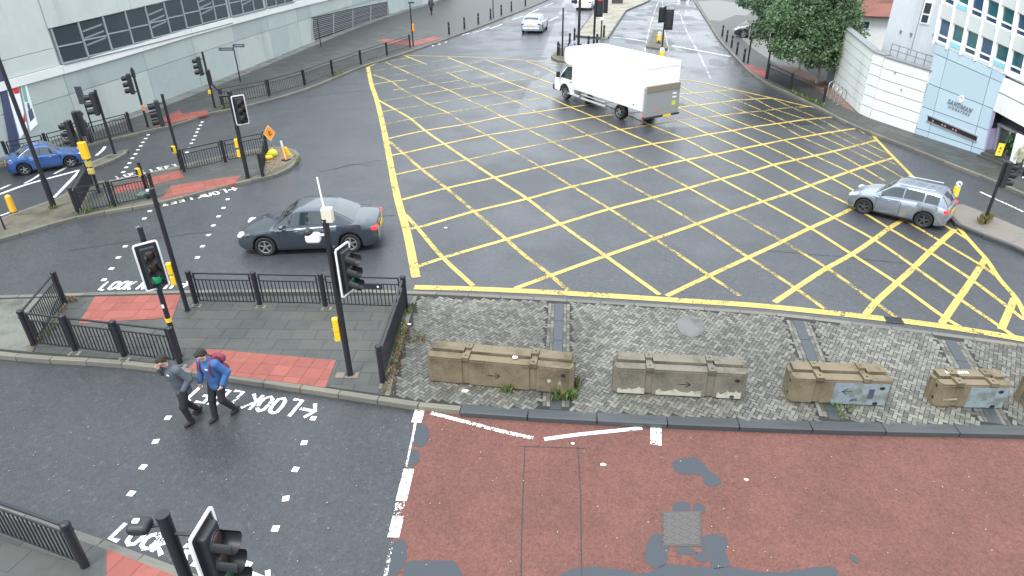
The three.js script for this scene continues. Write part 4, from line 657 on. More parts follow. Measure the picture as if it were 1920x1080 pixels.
// ---------------------------------------------------------------- buildings beyond the trees
{
  const b1 = group('brick_house', 'red brick house with tiled roof seen between the trees and the tower', 'house', [29, 0, -56], -0.5);
  const brick = std(0.36, 0.13, 0.075, 0.85, { map: tConcrete }), roof = std(0.2, 0.075, 0.055, 0.8, { map: tConcrete });
  mesh('wall', metric(box(5, 5.4, 5, 0, 2.7, 0)), brick, b1); mesh('roof', metric(new THREE.CylinderGeometry(0.02, 3.9, 1.8, 4).rotateY(PI / 4).translate(0, 6.3, 0)), roof, b1);
  for (const x of [-1.2, 1.2]) { const w = mesh('window', box(0.9, 1.2, 0.08, x, 3.8, 2.52), M.white, b1); mesh('pane', box(0.74, 1.04, 0.04, x, 3.8, 2.565), M.glass, w); }
  const b2 = group('white_outbuilding', 'low white outbuilding with a red tiled roof above the boundary wall', 'outbuilding', [24.6, 0, -47.5], -0.45);
  mesh('wall', metric(box(3.2, 3.4, 3, 0, 1.7, 0)), M.whitepanel, b2);
  mesh('roof', prism([[-1.75, 1.7], [1.75, 1.7], [1.75, -1.7], [-1.75, -1.7]], 3.4, 3.5), roof, b2);
  mesh('roof_slope', mg([box(3.5, 0.08, 2.3).rotateX(0.5).translate(0, 4.0, 0.95)]), roof, b2);
  { const w = mesh('window', box(0.6, 0.5, 0.06, -0.4, 2.9, 1.52), M.white, b2); mesh('pane', box(0.48, 0.38, 0.04, -0.4, 2.9, 1.55), M.glass, w); }
  const b3 = group('slate_building', 'dark slate-grey building wall behind the large tree', 'building', [31, 0, -62], -0.4);
  mesh('wall', box(7, 9, 6, -3.5, 4.5, -2), std(0.07, 0.085, 0.1, 0.7), b3); mesh('parapet', box(7.2, 0.3, 6.2, -3.5, 9.15, -2), M.grey, b3);
}
// ---------------------------------------------------------------- pedestrian guardrails
const postGeo = mg([cyl(0.068, 0.068, 0.93, 0, 0, 0, 14), cyl(0.082, 0.082, 0.02, 0, 0.8, 0, 14), new THREE.SphereGeometry(0.072, 14, 6, 0, PI * 2, 0, PI / 2).scale(1, 0.6, 1).translate(0, 0.965, 0), cyl(0.08, 0.08, 0.035, 0, 0.93, 0, 14)]);
const barGeo = box(0.02, 1, 0.02);
function guardrail(label, pts, { y = H, grp, hgt = 1.0, skip = [], step = 0.105 } = {}) {
  const o = group('pedestrian_guardrail', label, 'guardrail', [pts[0][0], y, pts[0][1]], 0, grp), P = pts.map((p) => [p[0] - pts[0][0], p[1] - pts[0][1]]);
  P.forEach(([x, z]) => { const m = mesh('post', postGeo, M.blackmetal, o); m.position.set(x, 0, z); m.scale.y = hgt; });
  for (let i = 1; i < P.length; i++) {
    if (skip.includes(i)) continue;
    const [ax, az] = P[i - 1], [bx, bz] = P[i], L = Math.hypot(bx - ax, bz - az), ux = (bx - ax) / L, uz = (bz - az) / L, e = 0.13, p = (s, h) => [ax + ux * s, h * hgt, az + uz * s];
    const panel = mesh('panel', mg([sqbar(p(e, 0.92), p(L - e, 0.92), 0.045, 0.035), sqbar(p(e, 0.73), p(L - e, 0.73), 0.028, 0.028), sqbar(p(e, 0.08), p(L - e, 0.08), 0.028, 0.028), sqbar(p(e, 0.08), p(e, 0.935), 0.034, 0.034), sqbar(p(L - e, 0.08), p(L - e, 0.935), 0.034, 0.034), sqbar(p(0.05, 0.8), p(e, 0.8), 0.025, 0.025), sqbar(p(L - e, 0.8), p(L - 0.05, 0.8), 0.025, 0.025), sqbar(p(0.05, 0.2), p(e, 0.2), 0.025, 0.025), sqbar(p(L - e, 0.2), p(L - 0.05, 0.2), 0.025, 0.025)]), M.blackmetal, o);
    const n = Math.max(2, Math.round((L - 2 * e) / step));
    for (let k = 1; k < n; k++) { const s = e + (L - 2 * e) * k / n, b = mesh('bar', barGeo, M.blackmetal, panel), q = p(s, 0.405); b.position.set(...q); b.scale.y = 0.64 * hgt; b.rotation.y = -Math.atan2(uz, ux); }
  }
  return o;
}
guardrail('black guardrail round the left end of the near island behind two walkers', [[-12.29,-15.74],[-11.87,-13.71],[-10.69,-13.45],[-9.35,-13.16],[-7.87,-12.83]]);
guardrail('black guardrail along the far kerb of the near island up to the setts', [[-8.65,-15.66],[-6.87,-15.54],[-5.05,-15.4],[-2.84,-15.17],[-2.93,-11.96]]);
guardrail('black guardrail at the bottom left corner under the camera', [[-6.95,-7.18],[-9.28,-8.05]]);
guardrail('black guardrail round the left half of the middle island', [[-16.8,-25.31],[-15.66,-22.31],[-14.67,-22.94],[-13.57,-23.81]]);
guardrail('black guardrail round the right half of the middle island', [[-13.72,-26.78],[-12.44,-28],[-10.99,-29.22],[-10.17,-26.02]]);
guardrail('long black guardrail along the kerb below the office building', [[-16.53,-38.47],[-14.54,-40.75],[-13.15,-43.66],[-12.13,-47],[-10.92,-50.83],[-9.53,-54.3],[-8.23,-58.26]], { step: 0.15 });
guardrail('black guardrail at the office kerb behind the blue car', [[-22.06,-28.32],[-21.01,-29.5],[-20.11,-31.29],[-19.1,-33.18]], { step: 0.15 });
guardrail('black guardrail along the kerb under the birch trees', [[16.57,-43.4],[16.82,-40.14],[17.23,-36.41]], { step: 0.15 });
{
  const m = mesh('notice_plate', box(0.62, 0.16, 0.02, 0, 0, 0), M.blackplastic, scene); const a = [-4.83,-15.37], b = [-3.03,-15.17];
  m.position.set(lerp(a[0], b[0], 0.62), H + 0.68, lerp(a[1], b[1], 0.62) + 0.04); m.rotation.y = -Math.atan2(b[1] - a[1], b[0] - a[0]);
  tag(m, 'small black plate with white dot fixed to the guardrail beside the box marking', 'plate'); mesh('white_dot', cyl(0.03, 0.03, 0.006, 0, 0, 0, 12).rotateX(PI / 2).translate(0.2, 0, 0.012), M.white, m);
}
// ---------------------------------------------------------------- bollards
const bollardGeo = mg([cyl(0.085, 0.075, 0.86, 0, 0, 0, 12), cyl(0.095, 0.095, 0.03, 0, 0.74, 0, 12), new THREE.SphereGeometry(0.08, 12, 6, 0, PI * 2, 0, PI / 2).translate(0, 0.86, 0)]), bandGeo = cyl(0.083, 0.083, 0.05, 0, 0.6, 0, 12);
function bollard([x, z], label, grp, k = 1, y = H) { const g = group('bollard', label, 'bollard', [x, y, z], 0, grp); g.scale.set(k, k, k); mesh('post', bollardGeo, M.blackmetal, g); mesh('band', bandGeo, M.grey, g); }
const nth = ['nearest', 'second', 'third', 'fourth', 'fifth', 'sixth', 'seventh'];
[[-5.49,-65.26],[-4.24,-68.67],[-3.01,-72.03],[-1.83,-75.73],[-0.71,-79.33],[0.44,-82.75],[2.2,-88.15]].forEach((p, i) => bollard(p, nth[i] + ' black bollard on the far left kerb counting from the red tiles', 'bollards on the far left kerb', 1.15));
[[16.93,-49.31],[17.36,-52.36],[17.9,-55.51],[18.37,-58.46],[18.85,-61.39]].forEach((p, i) => bollard(p, nth[i] + ' black bollard on the right kerb counting from the birch trees', 'bollards on the right kerb'));
[[3.82,-53.11],[5.09,-57.53],[5.74,-60.3],[6.45,-55.81],[6.94,-56.29],[7.26,-56.79],[8.48,-61.85]].forEach((p, i) => bollard(p, ['leftmost', 'second', 'third', 'fourth', 'fifth', 'sixth', 'rightmost'][i] + ' of the black bollards on the median behind the van', 'bollards on the median', 1.1));

// ---------------------------------------------------------------- traffic signals
const headGeo = mg([rbox(0.3, 0.94, 0.17, 0, 0, 0, 0.03, 1), ...[-0.29, 0, 0.29].map((y) => new THREE.CylinderGeometry(0.125, 0.125, 0.04, 18, 1).rotateX(PI / 2).translate(0, y, 0.09))]);
const lensGeo = new THREE.SphereGeometry(0.105, 16, 5, 0, PI * 2, 0, PI / 2).scale(1, 0.25, 1).rotateX(PI / 2);
const visorGeo = (() => { const a = new THREE.CylinderGeometry(0.125, 0.12, 0.22, 16, 1, true, PI * 0.28 - PI, PI * 1.44), b = new THREE.CylinderGeometry(0.117, 0.112, 0.22, 16, 1, true, PI * 0.28 - PI, PI * 1.44); return mg([a, b]).rotateX(PI / 2).translate(0, 0, 0.11); })();
const boardGeo = rbox(0.5, 1.12, 0.015, 0, 0, -0.03, 0.006, 1), borderGeo = (() => { const s = new THREE.Shape(), w = 0.255, h = 0.565, r = 0.06, rr2 = (p, w, h, r) => { p.moveTo(-w + r, -h); p.lineTo(w - r, -h); p.quadraticCurveTo(w, -h, w, -h + r); p.lineTo(w, h - r); p.quadraticCurveTo(w, h, w - r, h); p.lineTo(-w + r, h); p.quadraticCurveTo(-w, h, -w, h - r); p.lineTo(-w, -h + r); p.quadraticCurveTo(-w, -h, -w + r, -h); return p; };
  rr2(s, w, h, r); const hole = rr2(new THREE.Path(), w - 0.035, h - 0.035, r * 0.6); s.holes.push(hole); return new THREE.ExtrudeGeometry(s, { depth: 0.025, bevelEnabled: false, curveSegments: 4 }).translate(0, 0, -0.034); })();
M.greenlamp = std(0.02, 0.3, 0.12, 0.3, { emissive: new THREE.Color(0.05, 0.9, 0.4), emissiveIntensity: 0.05 });
M.redlens = std(0.045, 0.025, 0.025, 0.2); M.amberlens = std(0.05, 0.035, 0.02, 0.2); M.greenlens = std(0.02, 0.09, 0.06, 0.2);
function head(parent, [x, y, z], face, { board = false, k = 1, green = false, pole } = {}) {
  const h = mesh('signal_head', headGeo, M.blackplastic, parent); h.position.set(x, y, z); h.rotation.set(0, yawTo(...face), 0); h.scale.set(k, k, k);
  if (board) { mesh('backing_board', boardGeo, M.blackplastic, h); mesh('white_border', borderGeo, M.white, h); }
  [0.29, 0, -0.29].forEach((yy, i) => {
    const l = mesh('signal_lens', lensGeo, i === 2 && green ? M.greenlamp : [M.redlens, M.amberlens, M.greenlens][i], h); l.position.set(0, yy, 0.108);
    const v = mesh('visor', visorGeo, M.blackplastic, h); v.position.set(0, yy, 0.1); v.rotation.x = 0.08;
  });
  for (const dy of [0.36, -0.36]) mesh('bracket', bar([0, y + dy * k, 0], [x, y + dy * k, z], 0.022, 6), M.blackmetal, parent);
}
function pole(o, h, r = 0.057) { mesh('pole', mg([cyl(r, r, h, 0, 0, 0, 16), cyl(r * 1.08, r * 1.08, 0.03, 0, h, 0, 16), cyl(r * 1.5, r * 1.6, 0.02, 0, 0, 0, 16)]), M.blackmetal, o); }
function button(o, y, face, r = 0.057, k = 1) { // yellow push button unit with tactile box below
  const a = yawTo(...face), d = [Math.sin(a) * (r + 0.07), Math.cos(a) * (r + 0.07)];
  const b = mesh('push_button_unit', rbox(0.15 * k, 0.32 * k, 0.13, 0, 0, 0, 0.025, 1), M.yellow, o); b.position.set(d[0], y, d[1]); b.rotation.y = a; mesh('face_plate', rbox(0.11 * k, 0.22 * k, 0.012, 0, 0.02, 0.067, 0.004, 1), M.blackplastic, b); mesh('button', new THREE.SphereGeometry(0.025, 8, 6).translate(0, -0.1 * k, 0.07), M.steel, b);
}
function signal(label, [x, z], h, heads, { buttons = [], y = H, r = 0.057 } = {}) {
  const o = group('traffic_signal', label, 'traffic light', [x, y, z]); pole(o, h, r);
  for (const [off, hy, face, opt] of heads) head(o, [off[0], hy, off[1]], face, opt);
  for (const [by, face, k] of buttons) button(o, by, face, r, k); return o;
}
const F = 0.24; // reach of the brackets
{ const o = signal('signal with white bordered head facing the camera beside the left red tiles', [-7.99,-13.1], 3.34, [[[0.12, 0.2], 2.52, [0.85, 1], { board: true, green: true }]]);
  mesh('yellow_band', cyl(0.068, 0.068, 0.1, 0, 0.98, 0, 14), M.yellow, o); mesh('sticker', box(0.05, 0.09, 0.12, 0, 1.42, 0), M.white, o); }
{ const h = 3.43, o = signal('tall plain pole with yellow push button boxes right of the left red tiles', [-8.72,-15.26], h, [], { buttons: [[1.29, [-1, 0.4]], [0.94, [-1, 0.4], 0.8]] });
  mesh('detector', mg([rbox(0.2, 0.12, 0.26, -0.24, h - 0.12, 0.05, 0.04, 1), bar([0, h - 0.1, 0], [-0.2, h - 0.1, 0.03], 0.02)]), std(0.03, 0.07, 0.06, 0.5), o); mesh('lamp_cap', rbox(0.07, 0.05, 0.07, -0.08, h + 0.0, 0.06, 0.015, 1), M.white, o); }
{ const h = 3.82, hy = 2.7, o = signal('signal with cream box, aerial and side-facing head beside the setts', [-3.73,-12.26], h, [[[0.28, 0.02], hy, [0.93, 0.36], { board: true }]], { buttons: [[1.37, [-1, 0.25]], [1.09, [-1, 0.25], 0.85]], r: 0.068 });
  mesh('radio_box', rbox(0.22, 0.3, 0.16, 0.06, h + 0.1, -0.02, 0.02, 1), std(0.6, 0.57, 0.44, 0.6), o); mesh('aerial', bar([0, h + 0.2, -0.06], [-0.05, h + 0.86, -0.1], 0.018), M.white, o);
  const c = mesh('camera_housing', mg([rbox(0.3, 0.2, 0.2, -0.28, h - 0.36, 0.05, 0.06, 2), bar([0, h - 0.32, 0], [-0.2, h - 0.32, 0.03], 0.025)]), M.white, o); mesh('camera_dome', new THREE.SphereGeometry(0.095, 14, 8).translate(-0.36, h - 0.24, 0.06), M.blackplastic, c);
  mesh('cable_box', rbox(0.14, 0.5, 0.12, 0.0, h - 0.9, -0.13, 0.02, 1), M.blackplastic, o); mesh('base_stones', mg([box(0.3, 0.02, 0.2, 0.05, 0.008, 0.05), box(0.2, 0.02, 0.2, -0.22, 0.008, 0.04)]), std(0.16, 0.13, 0.11, 0.8), o); }
{ const h = 3.5, o = signal('signal at the bottom edge with side-facing white bordered head', [-3.76,-5], h, [[[0.42, 0.05], h - 0.62, [1, 0.08], { board: true }]], { r: 0.07 });
  mesh('detector', mg([rbox(0.24, 0.14, 0.2, -0.24, h - 0.08, 0.06, 0.06, 2), bar([0, h - 0.12, 0], [-0.2, h - 0.12, 0.04], 0.02)]), M.blackplastic, o); mesh('lamp_cap', rbox(0.07, 0.03, 0.06, -0.26, h + 0.0, 0.06, 0.01, 1), M.white, o); }
{ const o = signal('signal with white bordered head on the right half of the middle island', [-10.75,-25.91], 3.45, [[[0.3, 0.06], 2.76, [0.8, 1], { board: true }]], { buttons: [[1.45, [-1, 0.3], 1.1], [1.03, [-1, 0.3], 0.9]], r: 0.08 });
  mesh('arm', bar([0, 3.3, 0], [-0.4, 3.32, 0.1], 0.05), M.blackmetal, o); }
signal('short pole with yellow button box on the left red tiles of the middle island', [-13.8,-23.77], 1.37, [], { buttons: [[1.06, [-0.3, 1]]] });
{ const h = 3.07, o = signal('signal pole wrapped in yellow at the left fence of the middle island', [-16.05,-24.44], h, [[[0, -0.22], h - 0.42, [-0.3, -1], {}], [[-0.3, 0.0], h - 0.72, [-1, 0.1], {}]]);
  mesh('yellow_shield', rbox(0.26, 0.66, 0.2, 0.02, 1.71, 0.1, 0.03, 1), M.yellow, o); for (const y of [1.18, 0.89]) mesh('yellow_band', rbox(0.2, 0.24, 0.16, 0, y, 0.06, 0.03, 1), std(0.5, 0.4, 0.1, 0.6), o); }
signal('signal facing left on the small sliver island', [-18.08,-29.51], 2.82, [[[-0.16, 0.06], 2.27, [-1, 0.35], { k: 1.05 }]]);
{ const h = 2.93, o = signal('signal with orange wrap on the office kerb left of the red tiles', [-18.71,-34.05], h, [[[-0.26, 0.02], 2.18, [-1, 0.3], { k: 1.05 }]]); mesh('cap', rbox(0.16, 0.4, 0.14, 0, h - 0.25, 0, 0.03, 1), M.blackplastic, o); mesh('orange_wrap', rbox(0.16, 0.3, 0.14, 0.03, 0.99, 0, 0.03, 1), std(0.55, 0.27, 0.12, 0.6), o); }
signal('signal facing left beside the middle island fence post with a yellow box', [-13.99,-27.14], 3.11, [[[-0.26, 0.1], 2.4, [-1, 0.5], { k: 1.1 }]], { buttons: [[0.88, [-0.6, 1]]] });
{ const o = signal('signal beside the finger post at the start of the long guardrail', [-16.77,-37.99], 3.02, [[[-0.3, 0], 2.29, [-1, 0.2], { k: 1.05 }]]); mesh('swan_neck', mg([rbox(0.22, 0.8, 0.2, 0.06, 1.7, 0, 0.04, 1), bar([0.1, 1.35, 0], [0.5, 1.0, 0.1], 0.08), bar([0.5, 1.0, 0.1], [0.55, 0, 0.12], 0.09)]), M.blackmetal, o); mesh('yellow_box', rbox(0.14, 0.22, 0.12, -0.06, 0.9, 0.08, 0.02, 1), M.yellow, o); }
signal('leftmost signal pole on the median with a cross arm beyond the van', [5.41,-53.44], 4.97, [[[-0.3, 0], 4.1, [-1, -0.3], {}]], { r: 0.1 });
{ const o = signal('signal group with a no-entry style red sign on the median', [7,-56.81], 3.54, [[[0.32, 0], 2.95, [0.1, -1], { board: true, k: 1.2 }], [[0.72, -0.1], 3.25, [0.3, -1], { board: true, k: 1.25 }]], { r: 0.09 });
  mesh('red_disc', new THREE.CylinderGeometry(0.3, 0.3, 0.02, 20).rotateX(PI / 2).translate(0.4, 3.75, 0.1), std(0.55, 0.04, 0.05, 0.4), o); mesh('white_bar', box(0.4, 0.1, 0.02, 0.4, 3.75, 0.115), M.white, o); }
signal('signal with two dark boards on the small median above the van roof', [12.18,-54.77], 3.21, [[[-0.3, 0], 2.6, [-0.2, -1], { board: true, k: 1.0 }], [[0.34, 0], 2.25, [0.2, -1], { board: true, k: 1.35 }]]);
signal('signal with a dark board beside the parked car on the right footway', [17.1,-48.89], 2.57, [[[0.05, -0.15], 2.12, [-0.4, -1], { board: true, k: 1.0 }]]);
signal('signal at the start of the guardrail under the birch trees', [16.56,-43.56], 2.69, [[[0.1, -0.16], 2.18, [-0.3, -1], { board: true, k: 1.05 }]]);
signal('signal on the narrow island in front of the hotel entrance', [15.83,-20.24], 2.05, [[[0.1, 0.02], 1.69, [1, 0.15], { k: 0.9 }]], { r: 0.05 });

// ---------------------------------------------------------------- posts, signs and bollards
function simplePost(name, label, cat, p, h, r, parts) { const o = group(name, label, cat, [p[0], H, p[1]]); mesh('pole', cyl(r, r * 0.8, h, 0, 0, 0, 12), M.blackmetal, o); if (parts) parts(o, h); return o; }
simplePost('lamp_column', 'tall dark lamp column on the left end of the middle island', 'lamp post', [-16.91,-22.93], 9, 0.075, (o, h) => { mesh('bracket_arm', bar([0, h, 0], [0.9, h + 0.2, 0.3], 0.04), M.blackmetal, o); mesh('lantern', rbox(0.6, 0.12, 0.26, 1.1, h + 0.2, 0.36, 0.04, 1), M.grey, o); mesh('base_sleeve', cyl(0.1, 0.1, 1.1, 0, 0, 0, 12), M.blackmetal, o); });
simplePost('sign_post', 'post carrying a tall grey plate seen from behind below the office building', 'sign', [-21.05,-33.19], 2.27, 0.04, (o, h) => mesh('plate', rbox(0.34, 0.85, 0.05, -0.05, h - 0.42, 0.05, 0.02, 1), std(0.07, 0.075, 0.09, 0.6), o));
simplePost('finger_post', 'pedestrian finger post with two direction arms by the office wall', 'signpost', [-17.84,-45.15], 2.32, 0.045, (o, h) => { for (const [a, b, dy] of [[-0.95, 0.05, -0.25], [0.02, 0.75, -0.05]]) { const f = mesh('direction_arm', box(b - a, 0.2, 0.03, (a + b) / 2, h + dy, 0.05), std(0.1, 0.11, 0.13, 0.5), o); mesh('lettering', box((b - a) * 0.7, 0.05, 0.004, (a + b) / 2, h + dy, 0.068), std(0.4, 0.42, 0.43, 0.6), f); } });
simplePost('sign_post', 'thin dark post close to the car park louvres', 'post', [-15.96,-59.28], 2.12, 0.04, (o, h) => mesh('cap', cyl(0.05, 0.05, 0.08, 0, h, 0), M.blackmetal, o));
simplePost('lamp_post', 'dark post with orange box at the end of the long guardrail', 'post', [-8.03,-58.79], 3.37, 0.06, (o, h) => { mesh('arm', box(0.5, 0.1, 0.12, 0.12, h, 0), M.blackmetal, o); mesh('orange_box', rbox(0.16, 0.6, 0.14, 0.12, 1.45, 0.05, 0.03, 1), M.orange, o); });
simplePost('sign_post', 'thin pole among the bollards on the far left kerb', 'post', [-1.56,-76.6], 4, 0.06, (o, h) => mesh('plate', box(0.6, 0.6, 0.03, 0, h - 0.3, 0.06), M.grey, o));
simplePost('sign_post', 'plain dark post at the left of the median nose', 'post', [4.13,-52.85], 3.34, 0.07, (o, h) => mesh('cap', cyl(0.08, 0.08, 0.06, 0, h, 0), M.blackmetal, o));
simplePost('sign_post', 'short post with white round reflector on the triangular median', 'post', [8.25,-61.87], 1.5, 0.07, (o, h) => mesh('reflector', new THREE.SphereGeometry(0.18, 12, 8).translate(0, h, 0.05), M.white, o));
guardrail('short guardrail on the median nose behind the yellow bollard', [[3.91,-53.34],[4.67,-53.51],[5.53,-52.96]], { hgt: 0.85, step: 0.15 });
function keepLeft(label, p, hgt, k = 1, top = M.white, y = H) { // yellow keep-left bollard
  const o = group('keep_left_bollard', label, 'bollard', [p[0], y, p[1]]), s = hgt;
  mesh('base', rbox(0.32 * k, 0.08, 0.28 * k, 0, 0.04, 0, 0.03, 1), M.blackplastic, o); mesh('stem', cyl(0.07, 0.06, 0.14, 0, 0.06, 0), M.blackplastic, o);
  const b = mesh('shell', rbox(0.36 * k, s * 0.62, 0.2 * k, 0, 0.16 + s * 0.31, 0, 0.08, 2), M.yellow, o); mesh('panel', rbox(0.26 * k, s * 0.4, 0.01, 0, 0.16 + s * 0.3, 0.1 * k + 0.004, 0.004, 1), std(0.82, 0.6, 0.08, 0.5), b);
  mesh('sign_disc', new THREE.CylinderGeometry(0.16 * k, 0.16 * k, 0.06, 18).rotateX(PI / 2).translate(0, 0.16 + s * 0.72, 0.03), top, o); mesh('arrow', sqbar([-0.07 * k, 0.16 + s * 0.77, 0.065], [0.07 * k, 0.16 + s * 0.67, 0.065], 0.012, 0.04), std(0.05, 0.12, 0.5, 0.4), o);
}
keepLeft('yellow keep-left bollard on the median nose left of the van cab', [4.78,-52.33], 0.9, 1.25, std(0.3, 0.35, 0.75, 0.4));
keepLeft('yellow bollard on the small median beside the signal with two boards', [12.61,-58.18], 0.85);
keepLeft('yellow bollard with white top showing just over the van roof', [11.44,-51.33], 0.75, 1.1, M.white, 0);
keepLeft('yellow bollard with white top at the tip of the right island', [15.86,-22.07], 0.75, 0.6);
{ const o = group('flexible_bollard', 'orange-yellow bollard at the left edge of the middle island', 'bollard', [...[-18.12,-22.51]].reduce((a, v, i) => (i ? [a[0], H, v] : [v]), [])); mesh('shell', mg([cyl(0.11, 0.1, 0.55, 0, 0.03, 0, 14), new THREE.SphereGeometry(0.1, 14, 6, 0, PI * 2, 0, PI / 2).translate(0, 0.58, 0)]), std(0.75, 0.4, 0.03, 0.5), o); mesh('foot', cyl(0.13, 0.13, 0.04, 0, 0, 0, 14), M.blackplastic, o); }
simplePost('sign_post', 'thin grey pole at the far left edge below the bollard', 'post', [-17.4,-20.95], 0.67, 0.03, (o, h) => mesh('cap', cyl(0.035, 0.035, 0.04, 0, h, 0), M.grey, o));
{ // temporary road works sign and sandbags on the cobbled tip
  const p = [-10.62,-28.89], o = group('road_works_sign', 'orange diamond road works sign on the tip of the middle island', 'sign', [p[0], H, p[1]], 0.35);
  mesh('stand', mg([bar([0.12, 0, 0.14], [0, 0.75, 0], 0.015), bar([-0.12, 0, 0.14], [0, 0.75, 0], 0.015), bar([0, 0, -0.25], [0, 0.75, 0], 0.015)]), M.grey, o);
  const d = mesh('diamond', box(0.46, 0.46, 0.015).rotateZ(PI / 4).scale(0.8, 1.1, 1).translate(0, 1.0, 0.01), M.orange, o); mesh('diamond_border', new THREE.TorusGeometry(0.3, 0.014, 4, 4).scale(0.8, 1.1, 1).translate(0, 1.0, 0.02), std(0.85, 0.6, 0.3, 0.5), d); mesh('symbol', mg([box(0.05, 0.24, 0.006, 0, 1, 0.022), box(0.15, 0.05, 0.006, 0.03, 0.95, 0.0225), box(0.14, 0.045, 0.006, 0.01, 1.06, 0.0227)]), std(0.25, 0.09, 0.02, 0.6), d);
  for (const [u, v, l, c] of [[0, 0, 'left yellow sandbag at the foot of the road works sign', M.yellow], [1, 0, 'right greenish yellow sandbag at the foot of the road works sign', std(0.6, 0.62, 0.06, 0.6)]]) { const q = u ? [-10.57,-28.65] : [-10.67,-28.28]; const g = new THREE.SphereGeometry(0.2, 14, 10); const P = g.attributes.position; for (let i = 0; i < P.count; i++) { const k = 1 + 0.25 * (vn(P.getX(i) * 9 + u * 7, P.getZ(i) * 9) - 0.5); P.setXYZ(i, P.getX(i) * k * 1.1, P.getY(i) * k * (u ? 0.9 : 0.55), P.getZ(i) * k * 0.7); } g.computeVertexNormals(); const m = mesh('sandbag', g.translate(0, u ? 0.16 : 0.1, 0), c, scene); m.position.set(q[0], H, q[1]); tag(m, l, 'sandbag'); mesh('tie', cyl(0.03, 0.05, 0.09, 0.02, u ? 0.3 : 0.18, 0, 8), c, m); }
  const r = [-9.83,-28.09], f = group('leaning_board', 'orange and white board leaning on the tip of the middle island', 'sign', [r[0], H, r[1]], -0.5); mesh('board', box(0.14, 0.62, 0.03).rotateZ(0.12).translate(0, 0.31, 0), M.orange, f); mesh('white_top', box(0.12, 0.26, 0.03).rotateZ(0.12).translate(-0.07, 0.74, 0), std(0.6, 0.62, 0.64, 0.5), f); mesh('stripe', box(0.05, 0.58, 0.006).rotateZ(0.12).translate(0.0, 0.31, 0.019), std(0.85, 0.7, 0.4, 0.5), f); mesh('foot', box(0.3, 0.05, 0.3, 0, 0.025, 0), M.rubber, f);
  const t = [-9.89,-28.85], c = group('yellow_cover', 'small leaning yellow cover right of the orange board', 'cover', [t[0], H, t[1]], 0.4); mesh('shell', rbox(0.16, 0.42, 0.12, 0, 0.2, 0, 0.05, 2).rotateZ(0.35), M.yellow, c); mesh('lip', box(0.2, 0.03, 0.14, 0.0, 0.015, 0), std(0.5, 0.35, 0.05, 0.6), c);
}
{ const p = [20.28,-26.47], o = group('wet_floor_sign', 'yellow folding wet floor sign on the hotel steps', 'sign', [p[0], 0.4, p[1]], -0.7); for (const s of [-1, 1]) mesh('leaf', box(0.22, 0.5, 0.015).rotateX(s * 0.25).translate(0, 0.24, -s * 0.06), M.yellow, o); mesh('symbol', mg([box(0.08, 0.1, 0.004).rotateX(-0.25).translate(0, 0.3, 0.06), box(0.08, 0.06, 0.004).rotateX(-0.25).translate(0, 0.16, 0.095)]), std(0.25, 0.17, 0.02, 0.6), o); }
[[18.62,-38.75],[18.55,-38.09],[18.42,-37.32],[18.3,-36.58]].forEach(([x, z], i) => { const o = group('cycle_stand', ['farthest', 'second', 'third', 'nearest'][i] + ' steel hoop cycle stand at the foot of the panelled wall', 'cycle stand', [x, H, z], 0.5, 'cycle stands by the panelled wall'); mesh('hoop', mg([new THREE.TorusGeometry(0.28, 0.028, 6, 14, PI).translate(0, 0.5, 0), cyl(0.028, 0.028, 0.5, -0.28, 0, 0, 8), cyl(0.028, 0.028, 0.5, 0.28, 0, 0, 8)]), M.steel, o); mesh('foot_plate', mg([cyl(0.07, 0.07, 0.012, -0.28, 0, 0, 10), cyl(0.07, 0.07, 0.012, 0.28, 0, 0, 10)]), M.steel, o); });
{ const p = [13.74,-89.55], o = group('dark_cabinet', 'dark square cabinet on the pale triangular median', 'cabinet', [p[0], H, p[1]]); mesh('case', rbox(1.3, 0.9, 0.8, 0, 0.45, 0, 0.03, 1), std(0.06, 0.05, 0.06, 0.6), o); mesh('lid', rbox(1.36, 0.06, 0.86, 0, 0.93, 0, 0.02, 1), std(0.09, 0.08, 0.085, 0.6), o); }

